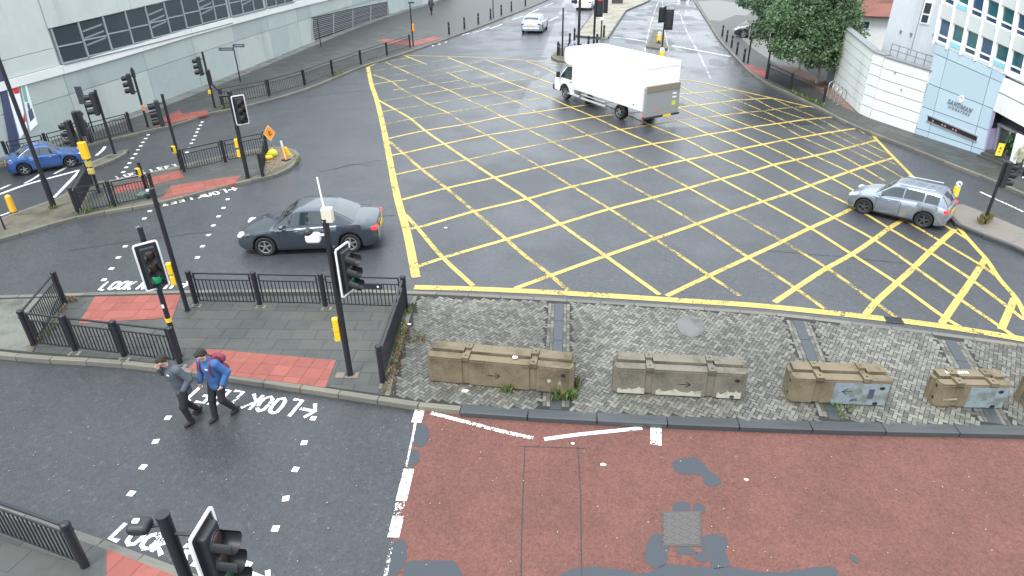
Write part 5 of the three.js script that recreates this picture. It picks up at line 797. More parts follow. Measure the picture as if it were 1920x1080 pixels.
// ---------------------------------------------------------------- concrete barriers
function barrier(a, b, dep, hgt, label, mat, extra) { // a, b: ends of the front foot
  const L = Math.hypot(b[0] - a[0], b[1] - a[1]), o = group('concrete_barrier', label, 'barrier', [(a[0] + b[0]) / 2, H + 0.006, (a[1] + b[1]) / 2], -Math.atan2(b[1] - a[1], b[0] - a[0]), 'concrete barriers on the setts');
  const x = L / 2, p1 = -x + L * 0.27, p2 = x - L * 0.27, n = 0.085, f = 0, k = -dep, c = 0.09, e = 0.035;
  const plan = (m) => [[-x + c, f - m], [p1 - n, f - m], [p1 - n + 0.02, f - m - e], [p1 + n - 0.02, f - m - e], [p1 + n, f - m], [p2 - n, f - m], [p2 - n + 0.02, f - m - e], [p2 + n - 0.02, f - m - e], [p2 + n, f - m], [x - c, f - m], [x - 0.0, f - m - c], [x - 0.0, k * 0.5 + 0.06], [x - 0.07, k * 0.5], [x, k * 0.5 - 0.06], [x, k + m + c], [x - c, k + m], [-x + c, k + m], [-x, k + m + c], [-x, k * 0.5 - 0.06], [-x + 0.07, k * 0.5], [-x, k * 0.5 + 0.06], [-x, f - m - c]];
  mesh('body', mg([metric(prism(plan(0), 0.05, hgt - 0.06)), metric(prism(plan(0.04), 0.0, 0.05))]), mat, o);
  const t0 = hgt - 0.06, t1 = hgt, g = 0.012, mid = k * 0.42;
  const xs = [[-x + 0.08, p1 - 0.085], [p1 + 0.085, p2 - 0.085], [p2 + 0.085, x - 0.08]];
  for (const [u, v] of xs) {
    mesh('top_strip', metric(prism([[u, f - 0.012], [v, f - 0.012], [v + (v > x - 0.2 ? 0.06 : 0), f - 0.1], [v + (v > x - 0.2 ? 0.06 : 0), mid + g], [u - (u < -x + 0.2 ? 0.06 : 0), mid + g], [u - (u < -x + 0.2 ? 0.06 : 0), f - 0.1]], t0, t1 - 0.02)), mat, o);
    mesh('top_strip', metric(prism([[u, mid - g - 0.015], [v, mid - g - 0.015], [v, k + 0.02], [u, k + 0.02]], t0, t1 + 0.03)), mat, o);
  }
  for (const p of [p1, p2]) for (const z of [f - 0.09, k + 0.11]) { const m = mesh('lifting_pad', metric(box(0.15, 0.09, 0.2, p, t0 + 0.045 + (z < mid ? 0.02 : 0), z)), mat, o); mesh('bolt_hole', cyl(0.022, 0.022, 0.006, p, t0 + 0.089 + (z < mid ? 0.02 : 0), z, 8), M.dark, m); }
  for (const p of [p1, p2]) mesh('top_web', metric(box(0.13, 0.05, dep * 0.5, p, t0 + 0.02, mid)), mat, o);
  for (const [u, v] of [[x - 0.22, 0.8], [x - 0.28, 0.2]]) mesh('eye_hole', new THREE.CylinderGeometry(0.042, 0.042, 0.008, 12).rotateX(PI / 2).scale(1.3, 1, 1).translate(u, hgt * v - 0.06, 0.003), M.dark, o);
  for (const yy of [0.2, 0.5]) mesh('end_socket', new THREE.CylinderGeometry(0.035, 0.035, 0.01, 10).rotateZ(PI / 2).translate(-x - 0.002, yy, k * 0.24), M.dark, o);
  if (extra) extra(o, L, x); return o;
}
const flat = (pts, z, d = 0.006) => { const s = new THREE.Shape(pts.map((p) => new THREE.Vector2(...p))); return new THREE.ExtrudeGeometry(s, { depth: d, bevelEnabled: false }).translate(0, 0, z); };
const arrow = (o, cx, y, L, mat = M.dark, s = 1) => mesh('arrow_mark', mg([box(L, 0.012, 0.006, cx, y, 0.004), box(0.13, 0.014, 0.006).rotateZ(-0.6 * s).translate(cx + s * (L / 2 - 0.05), y + 0.035, 0.0045), box(0.13, 0.014, 0.006).rotateZ(0.6 * s).translate(cx + s * (L / 2 - 0.05), y - 0.035, 0.005)]), mat, o);
M.palepaint = std(0.38, 0.37, 0.3, 0.8, { map: tScuff }); M.bluepaint = std(0.19, 0.24, 0.26, 0.7, { map: tScuff });
barrier([-1.91,-11.93], [1.28,-11.34], 0.58, 0.72, 'leftmost concrete barrier, brown, longest, with white scrap on top', M.barrier[0], (o, L) => { arrow(o, -0.12, 0.34, 0.28); mesh('white_chip', flat([[1.05, 0.36], [1.12, 0.4], [1.15, 0.34], [1.08, 0.28]], 0.001), M.palepaint, o); mesh('white_chip', flat([[1.28, 0.28], [1.34, 0.4], [1.36, 0.25]], 0.001), M.palepaint, o); });
barrier([2.14,-11.41], [4.92,-11.1], 0.56, 0.7, 'concrete barrier with ragged white paint along its foot', M.barrier[1], (o, L, x) => { arrow(o, 0.1, 0.34, 0.26);
  for (const [u, v] of [[-x + 0.1, -x + 0.68], [-x + 0.92, x - 0.92], [x - 0.6, x - 0.1]]) { const pts = [[v, 0.04], [u, 0.04]]; for (let i = 0; i <= 14; i++) { const t = u + (v - u) * i / 14; pts.push([t, 0.13 + 0.09 * Math.max(0, vn(t * 7, 3) - 0.2) + (i % 5 === 1 ? 0.05 : 0)]); } mesh('white_paint', flat(pts, 0.001), M.palepaint, o); } });
barrier([5.8,-10.99], [7.83,-10.82], 0.58, 0.66, 'sandy concrete barrier with grey-blue painted right side and dark square', M.barrier[0], (o, L, x) => { mesh('painted_panel', flat([[-x + 0.86, 0.03], [x - 0.08, 0.03], [x - 0.08, 0.58], [-x + 0.86, 0.58]], 0.001, 0.004), M.bluepaint, o); mesh('dark_square', flat([[0.55, 0.2], [0.66, 0.2], [0.66, 0.44], [0.55, 0.44]], 0.006, 0.004), std(0.05, 0.055, 0.09, 0.7), o); arrow(o, 0.12, 0.36, 0.2, M.dark, -1); mesh('dark_smear', flat([[0.2, 0.1], [0.36, 0.13], [0.34, 0.2], [0.24, 0.18]], 0.006, 0.004), std(0.07, 0.08, 0.11, 0.7), o); });
barrier([8.74,-10.76], [10.2,-10.69], 0.5, 0.62, 'rightmost whole barrier with white word on top and blue-grey paint', M.barrier[0], (o, L, x) => { mesh('painted_panel', flat([[-x + 0.62, 0.03], [x - 0.08, 0.03], [x - 0.08, 0.54], [-x + 0.62, 0.54]], 0.001, 0.004), M.bluepaint, o); mesh('white_arrow', flat([[-x + 0.14, 0.2], [-x + 0.42, 0.22], [-x + 0.42, 0.26], [-x + 0.14, 0.24]], 0.002), M.palepaint, o);
  const t = text3('HATTON', fontS, 0.1, 0.004); t.rotateX(-PI / 2); t.rotateY(PI); const w = t.boundingBox.max.x; mesh('painted_word', t.scale(0.85, 1, 0.85).translate(w * 0.425, 0.653, -0.5 * 0.42 - 0.2), M.white, o); });
barrier([10.61,-10.67], [12.05,-10.56], 0.5, 0.62, 'sliver of a yellowish barrier at the right picture edge', M.barrier[0]);
// ---------------------------------------------------------------- cars
const pw = (pts) => (x) => { // smooth curve through control points
  if (x <= pts[0][0]) return pts[0][1]; for (let i = 1; i < pts.length; i++) if (x <= pts[i][0]) { const t = (x - pts[i - 1][0]) / (pts[i][0] - pts[i - 1][0]); const a = pts[i - 1], b = pts[i], p = pts[Math.max(0, i - 2)], n = pts[Math.min(pts.length - 1, i + 1)], dx = b[0] - a[0], m0 = (b[1] - p[1]) / ((b[0] - p[0]) || 1) * dx, m1 = (n[1] - a[1]) / ((n[0] - a[0]) || 1) * dx, t2 = t * t, t3 = t2 * t; return (2 * t3 - 3 * t2 + 1) * a[1] + (t3 - 2 * t2 + t) * m0 * 0.8 + (-2 * t3 + 3 * t2) * b[1] + (t3 - t2) * m1 * 0.8; } return pts[pts.length - 1][1];
};
function loft(rings, capA = true, capB = true) { // rings of equal length, closed
  const n = rings[0].length, pos = [], idx = []; for (const r of rings) for (const p of r) pos.push(...p);
  for (let i = 1; i < rings.length; i++) for (let k = 0; k < n; k++) { const a = (i - 1) * n + k, b = (i - 1) * n + (k + 1) % n, c = i * n + k, d = i * n + (k + 1) % n; idx.push(a, c, b, b, c, d); }
  const cap = (o, rev) => { const c = [0, 0, 0]; for (let k = 0; k < n; k++) for (let j = 0; j < 3; j++) c[j] += pos[3 * (o + k) + j] / n; const ci = pos.length / 3; pos.push(...c); for (let k = 0; k < n; k++) rev ? idx.push(ci, o + (k + 1) % n, o + k) : idx.push(ci, o + k, o + (k + 1) % n); };
  if (capA) cap(0, false); if (capB) cap((rings.length - 1) * n, true);
  const g = new THREE.BufferGeometry(); g.setAttribute('position', new THREE.Float32BufferAttribute(pos, 3)); g.setIndex(idx); return toCreasedNormals(g, 0.7);
}
const wheelCache = {};
function wheel(parent, x, z, r, w, side, spokes = 5, rimMat = M.rim) {
  const key = [r, w, spokes].join(); wheelCache[key] ??= {
    tyre: new THREE.LatheGeometry([[r * 0.6, -w / 2], [r * 0.93, -w / 2], [r, -w * 0.33], [r, w * 0.33], [r * 0.93, w / 2], [r * 0.6, w / 2], [r * 0.6, -w / 2]].map((p) => new THREE.Vector2(...p)), 24).rotateX(PI / 2),
    rim: mg([new THREE.CylinderGeometry(r * 0.16, r * 0.16, 0.03, 12).rotateX(PI / 2).translate(0, 0, w * 0.42), new THREE.TorusGeometry(r * 0.62, r * 0.045, 6, 24).translate(0, 0, w * 0.45), ...Array.from({ length: spokes }, (_, i) => box(r * 0.15, r * 0.56, 0.025, 0, r * 0.34, w * 0.4).rotateZ(i / spokes * PI * 2))]),
    hub: new THREE.CylinderGeometry(r * 0.61, r * 0.61, w * 0.5, 20).rotateX(PI / 2) };
  const c = wheelCache[key], m = mesh('wheel', c.tyre, M.rubber, parent); m.position.set(x, r, z); m.rotation.y = side > 0 ? 0 : PI;
  mesh('rim', c.rim, rimMat, m); mesh('brake_disc', c.hub, M.dark, m);
}
function car(label, cat, pos, heading, o) {
  const { L, W, Hh, paint, kind = 'saloon', lamps = false, plate = true, rimMat = M.rim, headlit = false } = o, g = group('car', label, cat, [pos[0], 0, pos[1]], Math.atan2(-heading[1], heading[0]));
  const s = L / 4.6, sy = Hh / 1.44, w = W / 2, r = 0.32 * sy, xf = 1.36 * s, xr = -1.38 * s, hl = L / 2;
  const est = kind !== 'saloon';
  const top = pw([[-hl, 0.62 * sy], [-hl + 0.06 * s, (est ? 0.86 : 0.9) * sy], [-hl + 0.5 * s, (est ? 0.97 : 1.0) * sy], [-0.8 * s, 0.97 * sy], [0.3 * s, 0.93 * sy], [0.95 * s, 0.9 * sy], [1.5 * s, 0.82 * sy], [hl - 0.22 * s, 0.7 * sy], [hl - 0.04 * s, 0.58 * sy], [hl, 0.46 * sy]]);
  const wid = pw([[-hl, w * 0.78], [-hl + 0.18 * s, w * 0.92], [-hl + 0.6 * s, w * 0.985], [0, w], [1.3 * s, w * 0.985], [hl - 0.35 * s, w * 0.9], [hl - 0.1 * s, w * 0.76], [hl, w * 0.62]]);
  const R = r * 1.16, bot = (x) => { let b = 0.2 * sy + Math.max(0, Math.abs(x) - hl + 0.3 * s) * 0.25; for (const xw of [xf, xr]) { const d = Math.abs(x - xw); if (d < R) b = Math.max(b, r + Math.sqrt(R * R - d * d)); } return b; };
  const xs = []; for (let i = 0; i <= 90; i++) xs.push(-hl + L * i / 90); for (const xw of [xf, xr]) for (const d of [-0.999, -0.97, 0.97, 0.999]) xs.push(xw + d * R); xs.sort((a, b) => a - b);
  const rings = xs.map((x) => {
    const b = bot(x), t = Math.max(top(x), b + 0.05), ww = wid(x), H2 = t - b, half = [[0, b], [ww * 0.95, b], [ww * 0.99, b + 0.12 * H2], [ww, b + 0.4 * H2], [ww * 0.995, t - 0.26 * sy > b + 0.45 * H2 ? t - 0.26 * sy : b + 0.6 * H2], [ww * 0.965, t - 0.1 * H2], [ww * 0.9, t - 0.02], [ww * 0.5, t + 0.015], [0, t + 0.022]];
    const out = half.map(([z, y]) => [x, y, z]); for (let k = half.length - 2; k > 0; k--) out.push([x, half[k][1], -half[k][0]]); return out;
  });
  mesh('body', loft(rings), paint, g); mesh('underbody', box(L * 0.86, 0.22 * sy, W * 0.72, 0, 0.27 * sy, 0), M.dark, g);
  // cabin
  const c0 = est ? -hl + 0.12 * s : -1.62 * s, c1 = 1.05 * s, yr = est ? pw([[c0, 0.98 * sy], [c0 + 0.22 * s, 1.22 * sy], [c0 + 0.45 * s, 1.38 * sy], [-0.5 * s, Hh], [0.0, Hh], [0.3 * s, 1.39 * sy], [0.68 * s, 1.16 * sy], [c1, 0.9 * sy]]) : pw([[c0, 1.0 * sy], [-1.1 * s, 1.26 * sy], [-0.75 * s, 1.4 * sy], [-0.3 * s, Hh], [0.1 * s, Hh - 0.01], [0.36 * s, 1.38 * sy], [0.7 * s, 1.16 * sy], [c1, 0.9 * sy]]);
  const yb = (x) => top(x) - 0.03, wb = (x) => wid(x) * 0.9, wt = (x) => lerp(wb(x), W * 0.365, clamp((yr(x) - yb(x)) / (0.4 * sy)));
  const cs = []; for (let i = 0; i <= 44; i++) cs.push(lerp(c0, c1, i / 44));
  mesh('cabin', loft(cs.map((x) => { const a = yb(x), t = Math.max(yr(x), a + 0.01), B = wb(x), T = wt(x), half = [[0, a - 0.05], [B, a - 0.02], [lerp(B, T, 0.5), lerp(a, t - 0.04, 0.52)], [T, t - 0.045], [T * 0.9, t - 0.012], [T * 0.5, t], [0, t + 0.004]], out = half.map(([z, y]) => [x, y, z]); for (let k = half.length - 2; k > 0; k--) out.push([x, half[k][1], -half[k][0]]); return out; })), paint, g);
  const strip = (xa, xb, lo, hi, side, n = 12) => { // glass on the cabin side
    const P = [], I = []; let k = 0; for (let i = 0; i <= n; i++) { const x = lerp(xa, xb, i / n), a = yb(x), t = yr(x) - 0.045; if (t - a < 0.05) continue; for (const f of [lo, hi]) P.push(x, lerp(a, t, f) + 0.0, side * (lerp(wb(x), wt(x), f) + 0.012)); if (k) I.push(2 * k - 2, 2 * k - 1, 2 * k, 2 * k - 1, 2 * k + 1, 2 * k); k++; }
    const q = new THREE.BufferGeometry(); q.setAttribute('position', new THREE.Float32BufferAttribute(P, 3)); q.setIndex(I); q.computeVertexNormals(); return q;
  };
  for (const sd of [1, -1]) { mesh('side_window', strip(-0.22 * s, 0.74 * s, 0.17, 0.93, sd), M.carglass, g); mesh('side_window', strip(est ? -1.12 * s : -1.12 * s, -0.28 * s, 0.17, 0.93, sd), M.carglass, g); if (est) mesh('side_window', strip(c0 + 0.4 * s, -1.19 * s, 0.14, 0.9, sd), M.carglass, g); }
  const screen = (xa, xb, n = 8) => { const P = [], I = []; for (let i = 0; i <= n; i++) { const x = lerp(xa, xb, i / n), e = 0.01, sl = (yr(x + e) - yr(x - e)) / (2 * e), l = Math.hypot(1, sl), nx = -sl / l, ny = 1 / l, T = wt(x); for (let k = 0; k <= 6; k++) { const f = (k / 6 - 0.5) * 2; P.push(x + nx * 0.014, yr(x) - 0.02 * f * f + ny * 0.014, f * T * 0.9); } if (i) for (let k = 0; k < 6; k++) { const a = (i - 1) * 7 + k, b = i * 7 + k; I.push(a, a + 1, b, a + 1, b + 1, b); } } const q = new THREE.BufferGeometry(); q.setAttribute('position', new THREE.Float32BufferAttribute(P, 3)); q.setIndex(I); q.computeVertexNormals(); if (q.attributes.normal.getY(0) < 0) { I.reverse(); q.setIndex(I); q.computeVertexNormals(); } return q; };
  mesh('windscreen', screen(0.4 * s, c1 - 0.19 * s), M.carglass, g); mesh('rear_window', screen(c0 + (est ? 0.04 : 0.1) * s, c0 + (est ? 0.36 : 0.72) * s), M.carglass, g);
  for (const sd of [1, -1]) {
    wheel(g, xf, sd * (w - 0.12), r, 0.2, sd, 5, rimMat); wheel(g, xr, sd * (w - 0.12), r, 0.2, sd, 5, rimMat);
    mesh('headlight', rbox(0.34 * s, 0.13 * sy, 0.3 * (W / 1.8), hl - 0.24 * s, 0.64 * sy, sd * w * 0.64, 0.05, 2).rotateY(0), headlit ? M.headlit : M.headlamp, g);
    mesh('tail_light', rbox(0.2 * s, 0.14 * sy, 0.28 * (W / 1.8), -hl + 0.13 * s, 0.79 * sy, sd * w * 0.76, 0.04, 2), lamps ? M.redlamp : M.redlampoff, g);
    mesh('door_mirror', rbox(0.13 * s, 0.1 * sy, 0.18, 0.72 * s, 0.98 * sy, sd * (w + 0.03), 0.03, 1), paint, g);
    mesh('sill', box(L * 0.42, 0.05 * sy, 0.04, 0, 0.23 * sy, sd * w * 0.97), M.dark, g);
    for (const x of [0.3, -0.62]) mesh('door_handle', rbox(0.17 * s, 0.03, 0.03, x * s, 0.8 * sy, sd * w * 0.992, 0.01, 1), o.trim ?? paint, g);
    for (const x of [0.86, -0.25, -1.2]) mesh('door_seam', box(0.012, 0.5 * sy, 0.012, x * s, 0.6 * sy, sd * (wid(x * s) * 0.993)), M.dark, g);
  }
  mesh('grille', rbox(0.06, 0.16 * sy, W * 0.4, hl - 0.05 * s, 0.46 * sy, 0, 0.02, 1), M.dark, g); mesh('rear_bumper', rbox(0.16 * s, 0.2 * sy, W * 0.82, -hl + 0.06 * s, 0.42 * sy, 0, 0.06, 2), o.bumper ?? paint, g);
  if (plate) mesh('number_plate', box(0.015, 0.11, 0.5, -hl - 0.012, 0.66 * sy, 0), M.plateY, g);
  if (kind === 'estate') for (const sd of [1, -1]) mesh('roof_rail', bar([-1.5 * s, Hh + 0.03, sd * W * 0.33], [0.1 * s, Hh + 0.03, sd * W * 0.33], 0.018), M.steel, g);
  return g;
}
M.headlit = std(0.9, 0.9, 0.9, 0.2, { emissive: new THREE.Color(1, 0.98, 0.92), emissiveIntensity: 12 });
const cp = (r, g, b, m = 0.45) => phy(r, g, b, 0.32, { metalness: m, clearcoat: 1, clearcoatRoughness: 0.06 });
car('dark grey saloon with lit red tail lights passing behind the guardrail', 'car', [-6.46,-19.72], [-1, 0.06], { L: 4.45, W: 1.8, Hh: 1.42, paint: cp(0.045, 0.057, 0.075), lamps: true });
car('silver estate car crossing the yellow box by the right island', 'car', [13.49,-21.32], [-0.73, -0.68], { L: 3.15, W: 1.5, Hh: 1.22, paint: cp(0.26, 0.3, 0.35, 0.7), kind: 'estate', lamps: true, rimMat: std(0.06, 0.06, 0.065, 0.4) });
car('blue coupe waiting below the office building at the left', 'car', [-20.22,-28.01], [0.82, -0.57], { L: 2.85, W: 1.3, Hh: 1.1, paint: cp(0.03, 0.1, 0.3), trim: M.steel });
car('pale silver car driving away beside the far bollards', 'car', [2.6, -67.6], [0.22, -0.97], { L: 4.4, W: 2.0, Hh: 1.5, paint: cp(0.4, 0.45, 0.52), kind: 'hatch' });
car('white car driving away at the top beyond the median', 'car', [9.4, -85.6], [0.25, -0.97], { L: 4.4, W: 1.9, Hh: 1.6, paint: cp(0.78, 0.78, 0.8, 0), kind: 'hatch' });
car('dark car with headlights on at the top of the road', 'car', [24.12,-97.43], [-0.3, 0.95], { L: 4.4, W: 1.9, Hh: 1.45, paint: cp(0.05, 0.05, 0.08), headlit: true });
car('black car parked behind the signal under the trees', 'car', [21.83,-60.47], [-0.6, -0.3], { L: 4.2, W: 1.8, Hh: 1.4, paint: cp(0.03, 0.035, 0.045), kind: 'hatch' }).position.y = H + 0.01;

// ---------------------------------------------------------------- box van
{
  const wl = [5.84,-34.63], wf = [3.25,-39.25], d = V(wf[0] - wl[0], 0, wf[1] - wl[1]), WB = d.length(); d.normalize();
  const lf = [d.z, -d.x], ax = [wl[0] - lf[0] * 1.0, wl[1] - lf[1] * 1.0], g = group('box_van', 'white box van with tail lift turning across the yellow box', 'van', [ax[0], 0, ax[1]], Math.atan2(-d.z, d.x));
  const wp = phy(0.9, 0.9, 0.9, 0.35, { clearcoat: 0.5 }), xb = -1.75, xc = WB - 0.95, w = 1.15, f0 = 0.78, ht = 3.02, R = 0.39;
  // box body with a rounded Luton front over the cab
  const rings = [[xb, 0, 0], [xc, 0, 0]].map(([x]) => x);
  const sec = (x, lo, hi, ww, r = 0.07) => { const o = []; for (const [cz, cy, a0] of [[ww - r, hi - r, 0], [-(ww - r), hi - r, 1], [-(ww - r), lo + 0.02, 2], [ww - r, lo + 0.02, 3]]) for (let k = 0; k <= 3; k++) { const a = (a0 + k / 3) * PI / 2, rr2 = a0 > 1 ? 0.02 : r; o.push([x, cy + Math.sin(a) * rr2, cz + Math.cos(a) * rr2 + (a0 > 1 ? Math.sign(cz) * (r - 0.02) : 0)]); } return o; };
  mesh('box_body', loft([sec(xb, f0, ht, w, 0.03), sec(xb + 0.02, f0, ht, w), sec(xc, f0, ht, w)]), wp, g);
  mesh('luton_pod', loft([sec(xc - 0.01, 2.05, ht - 0.005, w - 0.003), sec(xc + 0.5, 2.05, ht - 0.02, w - 0.01), sec(xc + 0.85, 2.12, ht - 0.1, w - 0.05, 0.12), sec(xc + 1.05, 2.24, ht - 0.28, w - 0.14, 0.16), sec(xc + 1.13, 2.36, ht - 0.45, w - 0.24, 0.16)]), wp, g);
  // cab
  const cw = 1.0, hood = pw([[xc, 2.05], [xc + 0.75, 2.03], [xc + 1.15, 1.72], [xc + 1.5, 1.32], [xc + 1.95, 1.12], [xc + 2.2, 0.92], [xc + 2.28, 0.7]]), x1 = xc + 2.28, cr = [];
  const cbot = (x) => { const q = Math.abs(x - WB), A = R * 1.2; return q < A ? R + Math.sqrt(A * A - q * q) : 0.42; };
  for (let i = 0; i <= 60; i++) { const x = lerp(xc, x1, i / 60), t = hood(x), b = Math.min(cbot(x), t - 0.06), k = x > x1 - 0.35 ? 1 - 0.18 * ((x - x1 + 0.35) / 0.35) ** 2 : 1, half = [[0, b], [cw * k * 0.98, b], [cw * k, b + 0.2], [cw * k, Math.max(b + 0.22, Math.min(1.12, t - 0.1))], [lerp(cw, 0.84, clamp((t - 1.1) / 0.95)) * k, t - 0.06], [0.8 * k, t - 0.01], [0, t + 0.01]], o = half.map(([z, y]) => [x, y, z]); for (let n = half.length - 2; n > 0; n--) o.push([x, half[n][1], -half[n][0]]); cr.push(o); }
  mesh('cab', loft(cr), wp, g);
  for (const s of [1, -1]) {
    const win = [[xc + 0.28, 1.2], [xc + 1.42, 1.2], [xc + 1.3, 1.4], [xc + 0.86, 1.86], [xc + 0.28, 1.9]], P = [], I = [0, 1, 2, 0, 2, 3, 0, 3, 4]; for (const [x, y] of win) P.push(x, y, s * (lerp(cw, 0.84, clamp((hood(x) - 1.1) / 0.95) * clamp((y - 1.12) / Math.max(0.1, hood(x) - 0.06 - 1.12))) + 0.014));
    const q = new THREE.BufferGeometry(); q.setAttribute('position', new THREE.Float32BufferAttribute(P, 3)); q.setIndex(I); q.computeVertexNormals(); mesh('side_window', q, M.carglass, g);
    mesh('door_mirror', rbox(0.16, 0.34, 0.2, xc + 1.42, 1.36, s * (cw + 0.16), 0.05, 2), M.blackplastic, g); mesh('headlight', rbox(0.3, 0.3, 0.34, xc + 2.02, 0.86, s * cw * 0.72, 0.08, 2), M.headlamp, g);
    wheel(g, WB, s * (cw - 0.16), R, 0.24, s, 6); wheel(g, 0, s * (w - 0.2), R, 0.34, s, 6);
    mesh('wheel_arch', new THREE.TorusGeometry(R * 1.2, 0.045, 6, 18, PI).translate(WB, R, s * (cw - 0.02)), M.blackplastic, g);
    mesh('side_guard', mg([box(WB * 0.42, 0.06, 0.04, WB * 0.45, 0.62, s * (w - 0.08)), box(WB * 0.42, 0.1, 0.04, WB * 0.45, 0.42, s * (w - 0.08))]), std(0.5, 0.5, 0.5, 0.5), g); mesh('cab_step', rbox(1.15, 0.12, 0.14, xc + 0.35 - 0.3, 0.42, s * (cw - 0.06), 0.03, 1), std(0.55, 0.55, 0.56, 0.5), g);
    mesh('tail_light', rbox(0.08, 0.12, 0.34, xb - 0.06, 0.5, s * (w - 0.22), 0.02, 1), M.redlamp, g); mesh('marker_light', rbox(0.1, 0.05, 0.02, xb + 0.6, 1.0, s * (w + 0.008), 0.008, 1), M.dark, g); mesh('rear_mudguard', rbox(0.9, 0.08, 0.36, 0, 0.86, s * (w - 0.24), 0.03, 1), M.blackplastic, g);
    mesh('door_seam', mg([box(0.014, 1.1, 0.014, xc + 0.18, 1.05, s * (cw + 0.002)), box(0.014, 0.6, 0.014, xc + 1.36, 0.9, s * (cw + 0.002))]), M.grey, g); mesh('door_handle', rbox(0.18, 0.05, 0.03, xc + 0.34, 1.08, s * (cw + 0.01), 0.01, 1), M.blackplastic, g);
  }
  { const P = [], I = []; for (let i = 0; i <= 5; i++) { const x = lerp(xc + 0.82, xc + 1.42, i / 5), k = 0.77; for (let n = 0; n <= 4; n++) { const f = n / 2 - 1; P.push(x + 0.02, hood(x) + 0.02 - 0.03 * f * f, f * k); } if (i) for (let n = 0; n < 4; n++) { const a = (i - 1) * 5 + n, b = i * 5 + n; I.push(a, a + 1, b, a + 1, b + 1, b); } } const q = new THREE.BufferGeometry(); q.setAttribute('position', new THREE.Float32BufferAttribute(P, 3)); q.setIndex(I); q.computeVertexNormals(); mesh('windscreen', q, M.carglass, g); }
  mesh('front_bumper', rbox(0.36, 0.34, cw * 1.86, x1 - 0.1, 0.5, 0, 0.08, 2), M.blackplastic, g); mesh('chassis', mg([box(WB + 1.6, 0.16, 0.5, WB / 2 - 0.5, 0.6, 0), box(WB + 0.6, 0.1, 1.6, WB / 2 - 0.6, 0.72, 0)]), M.dark, g);
  // rear: roller shutter in a frame, tail lift platform folded up
  mesh('rear_frame', mg([box(0.05, ht - f0, 0.1, xb - 0.03, (ht + f0) / 2, w - 0.05), box(0.05, ht - f0, 0.1, xb - 0.03, (ht + f0) / 2, -w + 0.05), box(0.05, 0.22, 2 * w - 0.2, xb - 0.03, ht - 0.11, 0)]), wp, g);
  for (let i = 0; i < 9; i++) mesh('shutter_slat', rbox(0.03, 0.205, 2 * w - 0.22, xb - 0.018, f0 + 0.15 + i * 0.212, 0, 0.01, 1), wp, g);
  const tl = mesh('tail_lift_platform', rbox(0.07, 1.45, 2 * w - 0.1, xb - 0.22, 1.22, 0, 0.02, 1), std(0.34, 0.35, 0.35, 0.45, { metalness: 0.4 }), g); mesh('platform_edge', rbox(0.1, 0.3, 2 * w - 0.16, xb - 0.24, 1.86, 0, 0.02, 1), std(0.2, 0.17, 0.13, 0.7), tl); mesh('lift_arm', mg([box(0.16, 1.5, 0.07, xb - 0.14, 1.15, w - 0.12), box(0.16, 1.5, 0.07, xb - 0.14, 1.15, -w + 0.12)]), M.steel, g);
  mesh('warning_label', box(0.006, 0.22, 0.24, xb - 0.259, 1.02, w - 0.42), std(0.55, 0.6, 0.05, 0.5), tl); mesh('warning_label', box(0.006, 0.07, 0.26, xb - 0.259, 1.5, w - 0.4), M.white, tl); mesh('warning_label', box(0.006, 0.07, 0.26, xb - 0.259, 1.32, w - 0.4), M.white, tl); mesh('red_flag', box(0.006, 0.08, 0.3, xb - 0.259, 0.72, -0.3), std(0.6, 0.15, 0.1, 0.6), tl);
  mesh('rear_step', rbox(0.2, 0.1, 2 * w, xb - 0.22, 0.46, 0, 0.02, 1), M.blackplastic, g); mesh('number_plate', box(0.012, 0.12, 0.52, xb - 0.33, 0.47, 0.3), M.plateY, g);
}
// ---------------------------------------------------------------- people
function sdf(caps, cell = 0.02, k = 0.03) { // one continuous surface round tapered capsules [ax,ay,az,ra, bx,by,bz,rb]
  const lo = [1e9, 1e9, 1e9], hi = [-1e9, -1e9, -1e9]; for (const c of caps) for (const [o, r] of [[0, c[3]], [4, c[7]]]) for (let j = 0; j < 3; j++) { lo[j] = Math.min(lo[j], c[o + j] - r - 3 * cell); hi[j] = Math.max(hi[j], c[o + j] + r + 3 * cell); }
  const size = Math.min(110, Math.max(20, Math.ceil(Math.max(...hi.map((h, j) => h - lo[j])) / cell))), mc = new MarchingCubes(size, M.skin, false, false, 120000); mc.isolation = 0; const hs = size / 2;
  const at = (i, j) => lo[j] + (hi[j] - lo[j]) * i / (size - 1);
  for (let z = 0; z < size; z++) for (let y = 0; y < size; y++) for (let x = 0; x < size; x++) {
    const px = at(x, 0), py = at(y, 1), pz = at(z, 2); let d = 9;
    for (const c of caps) {
      const bx = c[4] - c[0], by = c[5] - c[1], bz = c[6] - c[2], qx = px - c[0], qy = py - c[1], qz = pz - c[2], t = clamp((qx * bx + qy * by + qz * bz) / (bx * bx + by * by + bz * bz || 1)), r = c[3] + (c[7] - c[3]) * t;
      const e = Math.hypot(qx - bx * t, (qy - by * t), (qz - bz * t) * (c[8] ?? 1)) - r; if (e > d + k) continue; const h = clamp(0.5 + 0.5 * (d - e) / k); d = lerp(d, e, h) - k * h * (1 - h);
    }
    mc.field[x + y * size + z * size * size] = -d;
  }
  mc.update(); const n = mc.count, P = new Float32Array(n * 3);
  for (let i = 0; i < n; i++) for (let j = 0; j < 3; j++) P[3 * i + j] = lo[j] + (hi[j] - lo[j]) * ((mc.positionArray[3 * i + j] * hs + hs) / (size - 1));
  let g = new THREE.BufferGeometry(); g.setAttribute('position', new THREE.BufferAttribute(P, 3)); g = mergeVertices(g, 1e-5); g.computeVertexNormals(); return g;
}
